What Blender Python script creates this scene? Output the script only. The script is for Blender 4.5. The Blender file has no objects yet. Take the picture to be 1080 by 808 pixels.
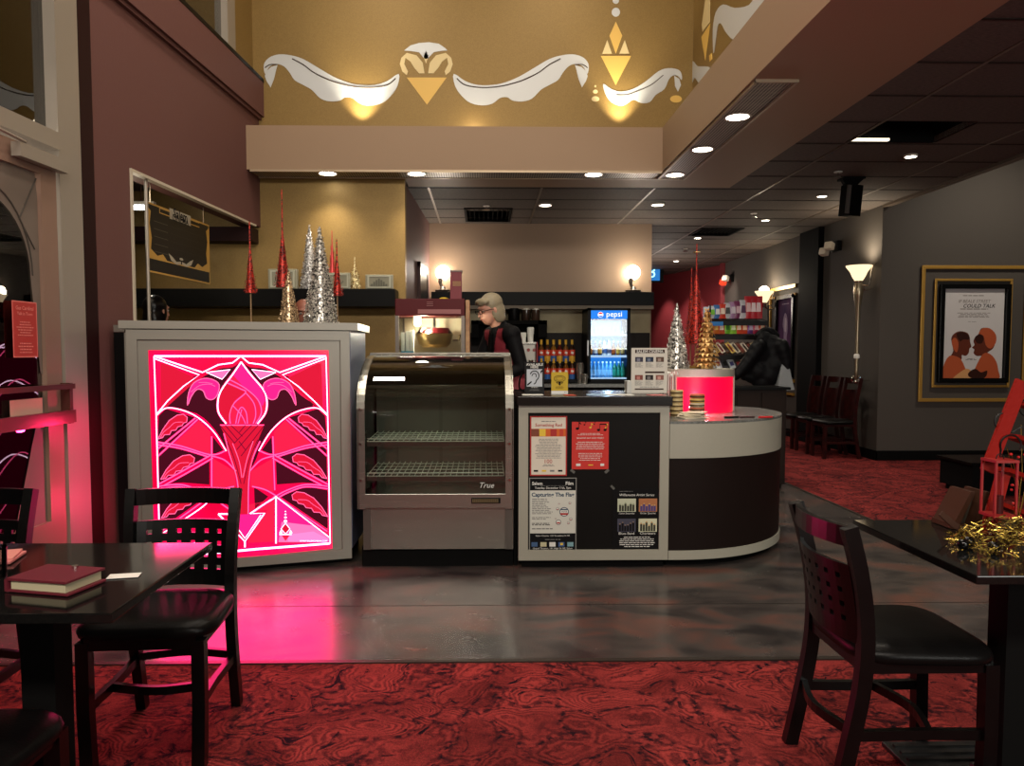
import bpy, bmesh, math, random
from mathutils import Vector, Matrix, Euler
random.seed(7)
C = bpy.context.scene.collection
PI = math.pi
# ------------------------------------------------------------------ camera
H = 1.32; YAW = math.radians(1.06); PITCH = math.radians(3.2); F = 811.0
cd = bpy.data.cameras.new('camera'); cam = bpy.data.objects.new('camera', cd); C.objects.link(cam)
cam.location = (0, 0, H); cam.rotation_euler = (PI/2 - PITCH, 0, -YAW)
cd.sensor_width = 36; cd.lens = F/1080*36; cd.shift_x = 15/1080; cd.shift_y = 13/1080; cd.clip_start = .05
bpy.context.scene.camera = cam
RM = Euler((PI/2 - PITCH, 0, -YAW)).to_matrix()
def ray(px, py): return RM @ Vector(((px-525)/F, -(py-417)/F, -1))
O = Vector((0, 0, H))
def at(px, py, Y): r = ray(px, py); return O + r*(Y/r.y)
def atX(px, py, X): r = ray(px, py); return O + r*(X/r.x)
def atZ(px, py, z): r = ray(px, py); return O + r*((z-H)/r.z)
def atP(px, py, p, n): r = ray(px, py); return O + r*((p-O).dot(n)/r.dot(n))
# ------------------------------------------------------------------ materials
def lin(c): return tuple(((x/255)/12.92 if x/255 <= .04045 else ((x/255+.055)/1.055)**2.4) for x in c)
_m = {}
def mat(name, col=(128,128,128), rough=.6, metal=0, emit=None, es=1, noise=None, bump=0, bscale=200, coat=0, sheen=0, alpha=1):
    if name in _m: return _m[name]
    m = bpy.data.materials.new(name); m.use_nodes = True; nt = m.node_tree; b = nt.nodes['Principled BSDF']
    c = lin(col) + (1,)
    b.inputs['Base Color'].default_value = c; b.inputs['Roughness'].default_value = rough; b.inputs['Metallic'].default_value = metal
    if max(col)<60 and not metal: b.inputs['Specular IOR Level'].default_value = .10 if rough>.3 else .3
    elif max(col)<110 and not metal: b.inputs['Specular IOR Level'].default_value = .22
    if coat: b.inputs['Coat Weight'].default_value = coat; b.inputs['Coat Roughness'].default_value = .08
    if emit: b.inputs['Emission Color'].default_value = lin(emit)+(1,); b.inputs['Emission Strength'].default_value = es
    if noise:
        tc = nt.nodes.new('ShaderNodeTexCoord'); n = nt.nodes.new('ShaderNodeTexNoise'); n.inputs['Scale'].default_value = noise[0]; n.inputs['Detail'].default_value = 5
        r = nt.nodes.new('ShaderNodeValToRGB'); r.color_ramp.elements[0].color = lin(noise[1])+(1,); r.color_ramp.elements[1].color = c
        r.color_ramp.elements[0].position = .35; r.color_ramp.elements[1].position = .65
        nt.links.new(tc.outputs['Object'], n.inputs['Vector']); nt.links.new(n.outputs['Fac'], r.inputs['Fac']); nt.links.new(r.outputs['Color'], b.inputs['Base Color'])
    if bump:
        tc = nt.nodes.new('ShaderNodeTexCoord'); n = nt.nodes.new('ShaderNodeTexNoise'); n.inputs['Scale'].default_value = bscale; n.inputs['Detail'].default_value = 3
        bp = nt.nodes.new('ShaderNodeBump'); bp.inputs['Strength'].default_value = bump; bp.inputs['Distance'].default_value = .004
        nt.links.new(tc.outputs['Object'], n.inputs['Vector']); nt.links.new(n.outputs['Fac'], bp.inputs['Height']); nt.links.new(bp.outputs['Normal'], b.inputs['Normal'])
    _m[name] = m; return m
def N(nt, t, **k):
    n = nt.nodes.new(t)
    for a, v in k.items(): setattr(n, a, v)
    return n
def glass(name, tint=(235,240,240), refl=.9, base=0.0, rough=.01):
    """thin pane: transparent + fresnel glossy"""
    if name in _m: return _m[name]
    m = bpy.data.materials.new(name); m.use_nodes = True; nt = m.node_tree; nt.nodes.clear()
    o = N(nt,'ShaderNodeOutputMaterial'); t = N(nt,'ShaderNodeBsdfTransparent'); g = N(nt,'ShaderNodeBsdfGlossy'); mx = N(nt,'ShaderNodeMixShader'); f = N(nt,'ShaderNodeFresnel'); f.inputs['IOR'].default_value = 1.5
    t.inputs['Color'].default_value = lin(tint)+(1,); g.inputs['Roughness'].default_value = rough; g.inputs['Color'].default_value = (refl,refl,refl,1)
    a = N(nt,'ShaderNodeMath', operation='ADD'); a.inputs[1].default_value = base; a.use_clamp = True
    L = nt.links.new
    L(f.outputs[0], a.inputs[0]); L(a.outputs[0], mx.inputs[0]); L(t.outputs[0], mx.inputs[1]); L(g.outputs[0], mx.inputs[2]); L(mx.outputs[0], o.inputs[0])
    _m[name] = m; return m
def emis(name, col, s):
    """pure emitter; col is linear rgb"""
    if name in _m: return _m[name]
    m = bpy.data.materials.new(name); m.use_nodes = True; b = m.node_tree.nodes['Principled BSDF']
    b.inputs['Base Color'].default_value = (.006,.004,.004,1); b.inputs['Specular IOR Level'].default_value = .06; b.inputs['Emission Color'].default_value = (*col,1); b.inputs['Emission Strength'].default_value = s
    _m[name] = m; return m
# special materials
def carpet_mat():
    m = bpy.data.materials.new('carpet_red'); m.use_nodes = True; nt = m.node_tree; L = nt.links.new; b = nt.nodes['Principled BSDF']; b.inputs['Roughness'].default_value = .95
    tc = N(nt,'ShaderNodeTexCoord')
    n1 = N(nt,'ShaderNodeTexNoise'); n1.inputs['Scale'].default_value = 2.2; n1.inputs['Detail'].default_value = 2
    L(tc.outputs['Object'], n1.inputs['Vector'])
    vm = N(nt,'ShaderNodeVectorMath', operation='MULTIPLY_ADD'); vm.inputs[1].default_value = (.85,.85,0); L(n1.outputs['Color'], vm.inputs[0]); L(tc.outputs['Object'], vm.inputs[2])
    vo = N(nt,'ShaderNodeTexVoronoi'); vo.inputs['Scale'].default_value = 4.2; L(vm.outputs[0], vo.inputs['Vector'])
    ve = N(nt,'ShaderNodeTexVoronoi', feature='DISTANCE_TO_EDGE'); ve.inputs['Scale'].default_value = 4.2; L(vm.outputs[0], ve.inputs['Vector'])
    # fan-shaped leaf lines : rings around cell centres
    ml = N(nt,'ShaderNodeMath', operation='MULTIPLY'); ml.inputs[1].default_value = 58; L(vo.outputs['Distance'], ml.inputs[0])
    n2 = N(nt,'ShaderNodeTexNoise'); n2.inputs['Scale'].default_value = 22; n2.inputs['Detail'].default_value = 4; L(tc.outputs['Object'], n2.inputs['Vector'])
    m2 = N(nt,'ShaderNodeMath', operation='MULTIPLY_ADD'); m2.inputs[1].default_value = 14; L(n2.outputs['Fac'], m2.inputs[0]); L(ml.outputs[0], m2.inputs[2])
    si = N(nt,'ShaderNodeMath', operation='SINE'); L(m2.outputs[0], si.inputs[0])
    nk = N(nt,'ShaderNodeTexNoise'); nk.inputs['Scale'].default_value = 7; nk.inputs['Detail'].default_value = 3; L(tc.outputs['Object'], nk.inputs['Vector'])
    mk_ = N(nt,'ShaderNodeMapRange'); mk_.inputs[1].default_value = .36; mk_.inputs[2].default_value = .54; L(nk.outputs['Fac'], mk_.inputs[0])
    s0 = N(nt,'ShaderNodeMath', operation='MULTIPLY'); s0.inputs[1].default_value = .6; L(si.outputs[0], s0.inputs[0]); sm = N(nt,'ShaderNodeMath', operation='MULTIPLY'); L(s0.outputs[0], sm.inputs[0]); L(mk_.outputs[0], sm.inputs[1])
    nf = N(nt,'ShaderNodeTexNoise'); nf.inputs['Scale'].default_value = 110; nf.inputs['Detail'].default_value = 6; nf.inputs['Roughness'].default_value = .7; L(tc.outputs['Object'], nf.inputs['Vector'])
    sf = N(nt,'ShaderNodeMath', operation='MULTIPLY_ADD'); sf.inputs[1].default_value = 3.0; L(nf.outputs['Fac'], sf.inputs[0]); L(sm.outputs[0], sf.inputs[2])
    r1 = N(nt,'ShaderNodeValToRGB'); e = r1.color_ramp.elements
    e[0].position = .18; e[0].color = lin((68,24,28))+(1,); e[1].position = .85; e[1].color = lin((152,58,54))+(1,)
    mp = N(nt,'ShaderNodeMapRange'); mp.inputs[1].default_value = .0; mp.inputs[2].default_value = 2.7; L(sf.outputs[0], mp.inputs[0]); L(mp.outputs[0], r1.inputs['Fac'])
    # large tone variation
    n3 = N(nt,'ShaderNodeTexNoise'); n3.inputs['Scale'].default_value = 5; n3.inputs['Detail'].default_value = 4; L(vm.outputs[0], n3.inputs['Vector'])
    r3 = N(nt,'ShaderNodeValToRGB'); e = r3.color_ramp.elements; e[0].position=.35; e[0].color=(.55,.5,.52,1); e[1].position=.62; e[1].color=(1.05,1,1,1); L(n3.outputs['Fac'], r3.inputs['Fac'])
    mx = N(nt,'ShaderNodeMix', data_type='RGBA', blend_type='MULTIPLY'); mx.inputs[0].default_value = 1; L(r1.outputs['Color'], mx.inputs[6]); L(r3.outputs['Color'], mx.inputs[7])
    # dark navy sprigs
    n4 = N(nt,'ShaderNodeTexNoise'); n4.inputs['Scale'].default_value = 9; n4.inputs['Detail'].default_value = 6; n4.inputs['Roughness'].default_value=.65; n4.inputs['Distortion'].default_value = 1.6; L(vm.outputs[0], n4.inputs['Vector'])
    r4 = N(nt,'ShaderNodeValToRGB'); e = r4.color_ramp.elements; e[0].position=.60; e[0].color=(0,0,0,1); e[1].position=.65; e[1].color=(1,1,1,1); L(n4.outputs['Fac'], r4.inputs['Fac'])
    em = N(nt,'ShaderNodeMapRange'); em.inputs[1].default_value = .0; em.inputs[2].default_value = .13; em.inputs[3].default_value = 1.0; em.inputs[4].default_value = 0; L(ve.outputs['Distance'], em.inputs[0])
    ng = N(nt,'ShaderNodeTexNoise'); ng.inputs['Scale'].default_value = 30; ng.inputs['Detail'].default_value = 4; L(tc.outputs['Object'], ng.inputs['Vector'])
    eg = N(nt,'ShaderNodeMapRange'); eg.inputs[1].default_value = .44; eg.inputs[2].default_value = .56; L(ng.outputs['Fac'], eg.inputs[0])
    e2 = N(nt,'ShaderNodeMath', operation='MULTIPLY'); L(em.outputs[0], e2.inputs[0]); L(eg.outputs[0], e2.inputs[1])
    e3 = N(nt,'ShaderNodeMath', operation='MAXIMUM'); L(e2.outputs[0], e3.inputs[0]); L(r4.outputs['Color'], e3.inputs[1])
    mx2 = N(nt,'ShaderNodeMix', data_type='RGBA'); mx2.inputs[7].default_value = lin((22,12,20))+(1,); L(e3.outputs[0], mx2.inputs[0]); L(mx.outputs[2], mx2.inputs[6])
    L(mx2.outputs[2], b.inputs['Base Color'])
    n5 = N(nt,'ShaderNodeTexNoise'); n5.inputs['Scale'].default_value = 260; L(tc.outputs['Object'], n5.inputs['Vector'])
    bp = N(nt,'ShaderNodeBump'); bp.inputs['Strength'].default_value=.8; bp.inputs['Distance'].default_value=.004; L(n5.outputs['Fac'], bp.inputs['Height']); L(bp.outputs[0], b.inputs['Normal'])
    b.inputs['Specular IOR Level'].default_value = .08
    return m
def concrete_mat():
    m = bpy.data.materials.new('stained_concrete'); m.use_nodes = True; nt = m.node_tree; L = nt.links.new; b = nt.nodes['Principled BSDF']
    tc = N(nt,'ShaderNodeTexCoord'); mpg = N(nt,'ShaderNodeMapping'); mpg.inputs['Scale'].default_value = (1,1.8,1); L(tc.outputs['Object'], mpg.inputs[0])
    n = N(nt,'ShaderNodeTexNoise'); n.inputs['Scale'].default_value = 2.6; n.inputs['Detail'].default_value = 9; n.inputs['Distortion'].default_value=.6; L(mpg.outputs[0], n.inputs['Vector'])
    r = N(nt,'ShaderNodeValToRGB'); e = r.color_ramp.elements
    e[0].position=.34; e[0].color=lin((40,38,38))+(1,); e[1].position=.66; e[1].color=lin((92,64,56))+(1,)
    x = e.new(.5); x.color = lin((66,61,58))+(1,)
    L(n.outputs['Fac'], r.inputs['Fac']); L(r.outputs['Color'], b.inputs['Base Color'])
    n2 = N(nt,'ShaderNodeTexNoise'); n2.inputs['Scale'].default_value = 6; n2.inputs['Detail'].default_value = 5; L(tc.outputs['Object'], n2.inputs['Vector'])
    mr = N(nt,'ShaderNodeMapRange'); mr.inputs[3].default_value=.14; mr.inputs[4].default_value=.34; L(n2.outputs['Fac'], mr.inputs[0]); L(mr.outputs[0], b.inputs['Roughness'])
    b.inputs['Specular IOR Level'].default_value = .6
    bp = N(nt,'ShaderNodeBump'); bp.inputs['Strength'].default_value=.12; bp.inputs['Distance'].default_value=.01; L(n2.outputs['Fac'], bp.inputs['Height']); L(bp.outputs[0], b.inputs['Normal'])
    return m
def perf_mat():
    m = bpy.data.materials.new('perforated_metal'); m.use_nodes = True; nt = m.node_tree; L = nt.links.new; b = nt.nodes['Principled BSDF']
    b.inputs['Roughness'].default_value=.45; b.inputs['Metallic'].default_value=.6
    tc = N(nt,'ShaderNodeTexCoord'); v = N(nt,'ShaderNodeTexVoronoi'); v.inputs['Scale'].default_value = 42; v.inputs['Randomness'].default_value = 0
    L(tc.outputs['Object'], v.inputs['Vector']); r = N(nt,'ShaderNodeValToRGB'); e = r.color_ramp.elements
    e[0].position=.34; e[0].color=(.006,.005,.005,1); e[1].position=.42; e[1].color=lin((175,165,150))+(1,)
    L(v.outputs['Distance'], r.inputs['Fac']); L(r.outputs['Color'], b.inputs['Base Color']); return m
def gold_mat():
    m = bpy.data.materials.new('gold_wall_paint'); m.use_nodes = True; nt = m.node_tree; L = nt.links.new; b = nt.nodes['Principled BSDF']
    b.inputs['Metallic'].default_value=.35; b.inputs['Roughness'].default_value=.48
    tc = N(nt,'ShaderNodeTexCoord'); n = N(nt,'ShaderNodeTexNoise'); n.inputs['Scale'].default_value=140; n.inputs['Detail'].default_value=3; L(tc.outputs['Object'], n.inputs['Vector'])
    r = N(nt,'ShaderNodeValToRGB'); e = r.color_ramp.elements; e[0].position=.3; e[0].color=lin((128,102,54))+(1,); e[1].position=.7; e[1].color=lin((142,116,64))+(1,)
    L(n.outputs['Fac'], r.inputs['Fac']); L(r.outputs['Color'], b.inputs['Base Color'])
    bp = N(nt,'ShaderNodeBump'); bp.inputs['Strength'].default_value=.15; bp.inputs['Distance'].default_value=.004; L(n.outputs['Fac'], bp.inputs['Height']); L(bp.outputs[0], b.inputs['Normal'])
    return m
def glitter(name, c1, c2, rough=.3, scale=260, metal=.85):
    if name in _m: return _m[name]
    m = bpy.data.materials.new(name); m.use_nodes = True; nt = m.node_tree; L = nt.links.new; b = nt.nodes['Principled BSDF']
    b.inputs['Metallic'].default_value=metal; b.inputs['Roughness'].default_value=rough
    tc = N(nt,'ShaderNodeTexCoord'); v = N(nt,'ShaderNodeTexVoronoi'); v.inputs['Scale'].default_value=scale; L(tc.outputs['Object'], v.inputs['Vector'])
    r = N(nt,'ShaderNodeValToRGB'); e = r.color_ramp.elements; e[0].color=lin(c1)+(1,); e[1].color=lin(c2)+(1,); e[0].position=.2; e[1].position=.8
    sp = N(nt,'ShaderNodeSeparateColor'); L(v.outputs['Color'], sp.inputs[0]); L(sp.outputs[0], r.inputs['Fac']); L(r.outputs['Color'], b.inputs['Base Color'])
    bp = N(nt,'ShaderNodeBump'); bp.inputs['Strength'].default_value=1; bp.inputs['Distance'].default_value=.01; L(sp.outputs[1], bp.inputs['Height']); L(bp.outputs[0], b.inputs['Normal'])
    _m[name]=m; return m
def brushed(name, col, rough=.3, axis=2):
    if name in _m: return _m[name]
    m = mat(name, col, rough, .85 if 'steel' in name else .5); nt = m.node_tree; L = nt.links.new; b = nt.nodes['Principled BSDF']
    tc = N(nt,'ShaderNodeTexCoord'); mp = N(nt,'ShaderNodeMapping'); s=[4,4,4]; s[axis]=300; s[1] = 4 if axis!=1 else 300; mp.inputs['Scale'].default_value=s
    n = N(nt,'ShaderNodeTexNoise'); n.inputs['Scale'].default_value=1; n.inputs['Detail'].default_value=3; L(tc.outputs['Object'], mp.inputs[0]); L(mp.outputs[0], n.inputs['Vector'])
    mr = N(nt,'ShaderNodeMapRange'); mr.inputs[3].default_value=rough-.04; mr.inputs[4].default_value=rough+.06; L(n.outputs['Fac'], mr.inputs[0]); L(mr.outputs[0], b.inputs['Roughness'])
    return m
CARPET = carpet_mat(); CONC = concrete_mat(); PERF = perf_mat(); GOLD = gold_mat()
MAUVE = mat('mauve_paint', (102,68,64), .6, bump=.25, bscale=90)
DMAROON = mat('dark_maroon_paint', (38,16,16), .5)
TAUPE = mat('taupe_paint', (150,124,98), .6, bump=.2, bscale=90)
BEIGE = mat('beige_paint', (158,134,112), .65, bump=.2, bscale=90)
DGREY = mat('dark_grey_paint', (78,73,68), .7, bump=.2, bscale=80)
REDW = mat('red_paint', (122,38,44), .6, bump=.2, bscale=80)
BLACK = mat('black_paint', (9,9,9), .4)
MBLACK = mat('matte_black', (8,8,8), .75)
WOODBLK = mat('black_lacquered_wood', (7,6,6), .3, noise=(18,(4,4,4)))
BLKLEATH = mat('black_vinyl', (13,12,12), .33, bump=.15, bscale=160)
MAHOG = mat('mahogany_wood', (52,15,13), .3, noise=(15,(30,9,8)))
FRAMEW = mat('grey_white_laminate', (160,158,145), .4, noise=(300,(152,150,137)))
SILVERP = brushed('brushed_silver_laminate', (132,128,119), .38)
STEEL = brushed('brushed_steel', (168,167,158), .24)
CHROME = mat('chrome', (215,212,205), .12, 1)
ALU = mat('anodised_aluminium', (152,144,132), .42, .35)
WHITE = mat('white_paint', (225,225,218), .5)
WIREW = mat('white_coated_wire', (215,222,205), .35)
PAPER = mat('white_paper', (222,222,214), .7)
GLASS = glass('clear_glass'); CGLASS = glass('display_glass', (225,230,228), .9, .02); WGLASS = glass('window_glass', (120,118,112), .95, .06)
GRAN = mat('black_granite', (14,14,14), .08, noise=(120,(20,19,18)))
GREYTOP = mat('grey_stone_laminate', (120,122,118), .25, noise=(90,(88,90,88)))
# ------------------------------------------------------------------ mesh builder
class MB:
    def __init__(s): s.b = bmesh.new()
    def box(s, c, size, rz=0, rx=0, ry=0, bev=0):
        b2 = bmesh.new(); bmesh.ops.create_cube(b2, size=1)
        bmesh.ops.scale(b2, vec=size, verts=b2.verts)
        if bev: bmesh.ops.bevel(b2, geom=b2.edges[:], offset=bev, segments=2, affect='EDGES', profile=.6)
        M = Matrix.Translation(c) @ Euler((rx, ry, rz)).to_matrix().to_4x4()
        bmesh.ops.transform(b2, matrix=M, verts=b2.verts); s.merge(b2); return s
    def box2(s, p, q, bev=0):
        p = Vector(p); q = Vector(q); return s.box((p+q)/2, [abs(a) for a in (q-p)], bev=bev)
    def merge(s, b2):
        me = bpy.data.meshes.new('t'); b2.to_mesh(me); b2.free(); s.b.from_mesh(me); bpy.data.meshes.remove(me)
    def cyl(s, p, q, r0, r1=None, n=16, cap=True):
        p = Vector(p); q = Vector(q); d = q-p; r1 = r0 if r1 is None else r1
        b2 = bmesh.new(); bmesh.ops.create_cone(b2, cap_ends=cap, segments=n, radius1=max(r0,1e-5), radius2=max(r1,1e-5), depth=d.length)
        M = Matrix.Translation((p+q)/2) @ d.to_track_quat('Z','Y').to_matrix().to_4x4()
        bmesh.ops.transform(b2, matrix=M, verts=b2.verts); s.merge(b2); return s
    def ball(s, c, r, sc=(1,1,1), n=16, rot=(0,0,0)):
        b2 = bmesh.new(); bmesh.ops.create_uvsphere(b2, u_segments=n, v_segments=max(6,n*2//3), radius=r)
        M = Matrix.Translation(c) @ Euler(rot).to_matrix().to_4x4() @ Matrix.Diagonal((*sc,1))
        bmesh.ops.transform(b2, matrix=M, verts=b2.verts); s.merge(b2); return s
    def tube(s, pts, r, n=8, closed=False):
        pts = [Vector(p) for p in pts]; rings = []
        k = len(pts); rr = r if isinstance(r,(list,tuple)) else [r]*k
        up = None
        for i, p in enumerate(pts):
            a = pts[(i-1)%k] if (closed or i) else p; c = pts[(i+1)%k] if (closed or i<k-1) else p
            t = (c-a).normalized()
            if up is None: up = t.orthogonal().normalized()
            u = (up - t*up.dot(t)).normalized(); up = u; v = t.cross(u)
            rings.append([s.b.verts.new(p + (u*math.cos(j*2*PI/n)+v*math.sin(j*2*PI/n))*rr[i]) for j in range(n)])
        for i in range(k if closed else k-1):
            A = rings[i]; B = rings[(i+1)%k]
            for j in range(n): s.b.faces.new((A[j],A[(j+1)%n],B[(j+1)%n],B[j]))
        if not closed:
            s.b.faces.new(rings[0][::-1]); s.b.faces.new(rings[-1])
        return s
    def bar(s, pts, w, d, side=(0,0,1)):
        """rectangular section swept on pts ; w across 'side', d other way"""
        pts = [Vector(p) for p in pts]; k = len(pts); rings = []; sd = Vector(side)
        for i, p in enumerate(pts):
            t = (pts[min(i+1,k-1)]-pts[max(i-1,0)]).normalized(); u = (sd - t*sd.dot(t)).normalized(); v = t.cross(u)
            rings.append([s.b.verts.new(p+u*a*w/2+v*c*d/2) for a,c in ((1,1),(-1,1),(-1,-1),(1,-1))])
        for i in range(k-1):
            for j in range(4): s.b.faces.new((rings[i][j],rings[i][(j+1)%4],rings[i+1][(j+1)%4],rings[i+1][j]))
        s.b.faces.new(rings[0][::-1]); s.b.faces.new(rings[-1]); return s
    def lathe(s, c, prof, n=24):
        c = Vector(c); rings = []
        for r, z in prof: rings.append([s.b.verts.new(c+Vector((r*math.cos(j*2*PI/n), r*math.sin(j*2*PI/n), z))) for j in range(n)])
        for i in range(len(prof)-1):
            for j in range(n): s.b.faces.new((rings[i][j],rings[i][(j+1)%n],rings[i+1][(j+1)%n],rings[i+1][j]))
        if prof[0] != prof[-1]:
            if prof[0][0]>1e-4: s.b.faces.new(rings[0][::-1])
            if prof[-1][0]>1e-4: s.b.faces.new(rings[-1])
        bmesh.ops.remove_doubles(s.b, verts=s.b.verts[:], dist=1e-5)
        return s
    def prism(s, pts, off):
        """closed polygon pts extruded by vector off"""
        a = [s.b.verts.new(Vector(p)) for p in pts]; off = Vector(off); c = [s.b.verts.new(Vector(p)+off) for p in pts]; n = len(a)
        s.b.faces.new(a[::-1]); s.b.faces.new(c)
        for i in range(n): s.b.faces.new((a[i],a[(i+1)%n],c[(i+1)%n],c[i]))
        return s
    def quad(s, *pts): s.b.faces.new([s.b.verts.new(Vector(p)) for p in pts]); return s
    def build(s, name, m, parent=None, smooth=None, recalc=True):
        if recalc: bmesh.ops.recalc_face_normals(s.b, faces=s.b.faces[:])
        s.b.normal_update()
        bmesh.ops.triangulate(s.b, faces=[f for f in s.b.faces if len(f.verts)>4 and not is_convexish(f)])
        me = bpy.data.meshes.new(name); s.b.to_mesh(me); s.b.free()
        return link(me, name, m, parent, smooth)
def is_convexish(f): return len(f.verts) > 24 and False
def wmat(o):
    M = Matrix.Identity(4)
    while o: M = o.matrix_basis @ M; o = o.parent
    return M
def link(me, name, m, parent=None, smooth=None):
    if smooth:
        me.shade_smooth()
        try: me.set_sharp_from_angle(angle=math.radians(smooth))
        except Exception: pass
    if m: me.materials.append(m)
    o = bpy.data.objects.new(name, me); C.objects.link(o)
    if parent is not None:
        me.transform(wmat(parent).inverted()); o.parent = parent
    else:
        vs = [v.co for v in me.vertices]
        lo = [min(v[i] for v in vs) for i in range(3)]; hi = [max(v[i] for v in vs) for i in range(3)]
        p = Vector(((lo[0]+hi[0])/2, (lo[1]+hi[1])/2, lo[2])); me.transform(Matrix.Translation(-p)); o.location = p
    return o
def thing(name, label, cat, loc=(0,0,0), rz=0, group=None):
    o = bpy.data.objects.new(name, None); C.objects.link(o); o.location = loc; o.rotation_euler = (0,0,rz); o.empty_display_size = .1
    o['label'] = label; o['category'] = cat
    if group: o['group'] = group
    return o
def tag(o, label, cat, group=None):
    o['label'] = label; o['category'] = cat
    if group: o['group'] = group
    return o
def st(o, label=None, cat=None):
    o['kind'] = 'structure'
    if label: o['label'] = label
    if cat: o['category'] = cat
    return o
def copy_tree(o, parent=None):
    c = o.copy(); C.objects.link(c)
    if parent is not None: c.parent = parent
    for ch in [x for x in C.objects if x.parent == o]: copy_tree(ch, c)
    return c
def text_mesh(s, width=None, height=None, ext=.0006, shear=0, bold=0):
    cu = bpy.data.curves.new('txt', 'FONT'); cu.body = s; cu.size = 1; cu.extrude = 0; cu.shear = shear; cu.offset = bold; cu.resolution_u = 2; cu.align_x = 'CENTER'
    ob = bpy.data.objects.new('txt', cu); C.objects.link(ob)
    dg = bpy.context.evaluated_depsgraph_get(); me = bpy.data.meshes.new_from_object(ob.evaluated_get(dg))
    bpy.data.objects.remove(ob); bpy.data.curves.remove(cu)
    vs = [v.co for v in me.vertices]; x0 = min(v.x for v in vs); x1 = max(v.x for v in vs); y0 = min(v.y for v in vs); y1 = max(v.y for v in vs)
    sx = width/(x1-x0) if width else height/(y1-y0); sy = height/(y1-y0) if height else sx
    me.transform(Matrix.Diagonal((sx,sy,1,1)) @ Matrix.Translation((-(x0+x1)/2, -(y0+y1)/2, 0))); return me
def text(s, M, m, parent, width=None, height=None, name='lettering', **k):
    """text centred at M's origin, in M's XY plane"""
    me = text_mesh(s, width, height, **k); me.transform(M); me.materials.clear()
    return link(me, name, m, parent)
def frameM(p, u, n, lift=.001):
    """matrix whose x=u, z=n, y=n x u at p"""
    u = Vector(u).normalized(); n = Vector(n).normalized(); v = n.cross(u)
    M = Matrix((u, v, n)).transposed().to_4x4(); M.translation = Vector(p) + n*lift; return M
class Sheet:
    """a flat printed sheet of w x h ; coordinates 0..1 from the top left"""
    def __init__(s, p, u, n, w, h, parent, th=.0012):
        s.p = Vector(p); s.u = Vector(u).normalized(); s.n = Vector(n).normalized(); s.v = s.n.cross(s.u); s.w = w; s.h = h; s.par = parent; s.k = 0; s.th = th
    def P(s, x, y, l=0): return s.p + s.u*(x-.5)*s.w + s.v*(.5-y)*s.h + s.n*(s.th + .0006*l)
    def body(s, m, name='sheet'):
        b = MB(); b.prism([s.p+s.u*a*s.w/2+s.v*c*s.h/2 for a,c in ((-1,-1),(1,-1),(1,1),(-1,1))], s.n*s.th); return b.build(name, m, s.par)
    def rect(s, x0, y0, x1, y1, m, name='print_block', l=1):
        b = MB(); b.quad(s.P(x0,y1,l), s.P(x1,y1,l), s.P(x1,y0,l), s.P(x0,y0,l)); return b.build(name, m, s.par, recalc=False)
    def poly(s, pts, m, name='print_block', l=2):
        b = MB(); b.quad(*[s.P(x,y,l) for x,y in pts]); return b.build(name, m, s.par, recalc=False)
    def border(s, t, m, name='printed_border', l=1):
        b = MB(); ty = t*s.w/s.h
        for x0,y0,x1,y1 in ((0,0,1,ty),(0,1-ty,1,1),(0,ty,t,1-ty),(1-t,ty,1,1-ty)): b.quad(s.P(x0,y1,l), s.P(x1,y1,l), s.P(x1,y0,l), s.P(x0,y0,l))
        return b.build(name, m, s.par, recalc=False)
    def lines(s, x0, y0, x1, y1, n, m, fill=.45, center=True, name='small_print', l=2, seed=1):
        rnd = random.Random(seed); b = MB(); dy = (y1-y0)/n
        for i in range(n):
            L = (x1-x0)*rnd.uniform(.6,1); a = (x0+x1)/2-L/2 if center else x0; x = a; yy = y0+i*dy
            while x < a+L-.01:
                w = min(rnd.uniform(.03,.11), a+L-x)
                b.quad(s.P(x,yy+dy*fill,l), s.P(x+w,yy+dy*fill,l), s.P(x+w,yy,l), s.P(x,yy,l)); x += w+.015
        return b.build(name, m, s.par, recalc=False)
    def text(s, t, x, y, w, m, h=None, l=2, **k):
        return text(t, frameM(s.P(x,y,l), s.u, s.n, 0), m, s.par, width=w*s.w, height=h*s.h if h else None, **k)
def disc(c, r, n=24, ry=None): return [Vector(c)+Vector((r*math.cos(i*2*PI/n), 0, (ry or r)*math.sin(i*2*PI/n))) for i in range(n)]
def spot(name, loc, e, angle=100, blend=.8, col=(1,.82,.62), target=None, r=.04):
    l = bpy.data.lights.new(name,'SPOT'); l.energy = e; l.spot_size = math.radians(angle); l.spot_blend = blend; l.color = col; l.shadow_soft_size = r
    o = bpy.data.objects.new(name, l); C.objects.link(o); o.location = loc
    d = (Vector(target)-Vector(loc)) if target else Vector((0,0,-1)); o.rotation_euler = d.to_track_quat('-Z','Y').to_euler(); return o
def point(name, loc, e, col=(1,.8,.55), r=.05):
    l = bpy.data.lights.new(name,'POINT'); l.energy = e; l.color = col; l.shadow_soft_size = r
    o = bpy.data.objects.new(name, l); C.objects.link(o); o.location = loc; return o
def area(name, loc, sx, sy, e, col=(1,.85,.7), rot=(0,0,0)):
    l = bpy.data.lights.new(name,'AREA'); l.energy = e; l.color = col; l.shape='RECTANGLE'; l.size=sx; l.size_y=sy
    o = bpy.data.objects.new(name, l); C.objects.link(o); o.location = loc; o.rotation_euler = rot; return o
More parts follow.
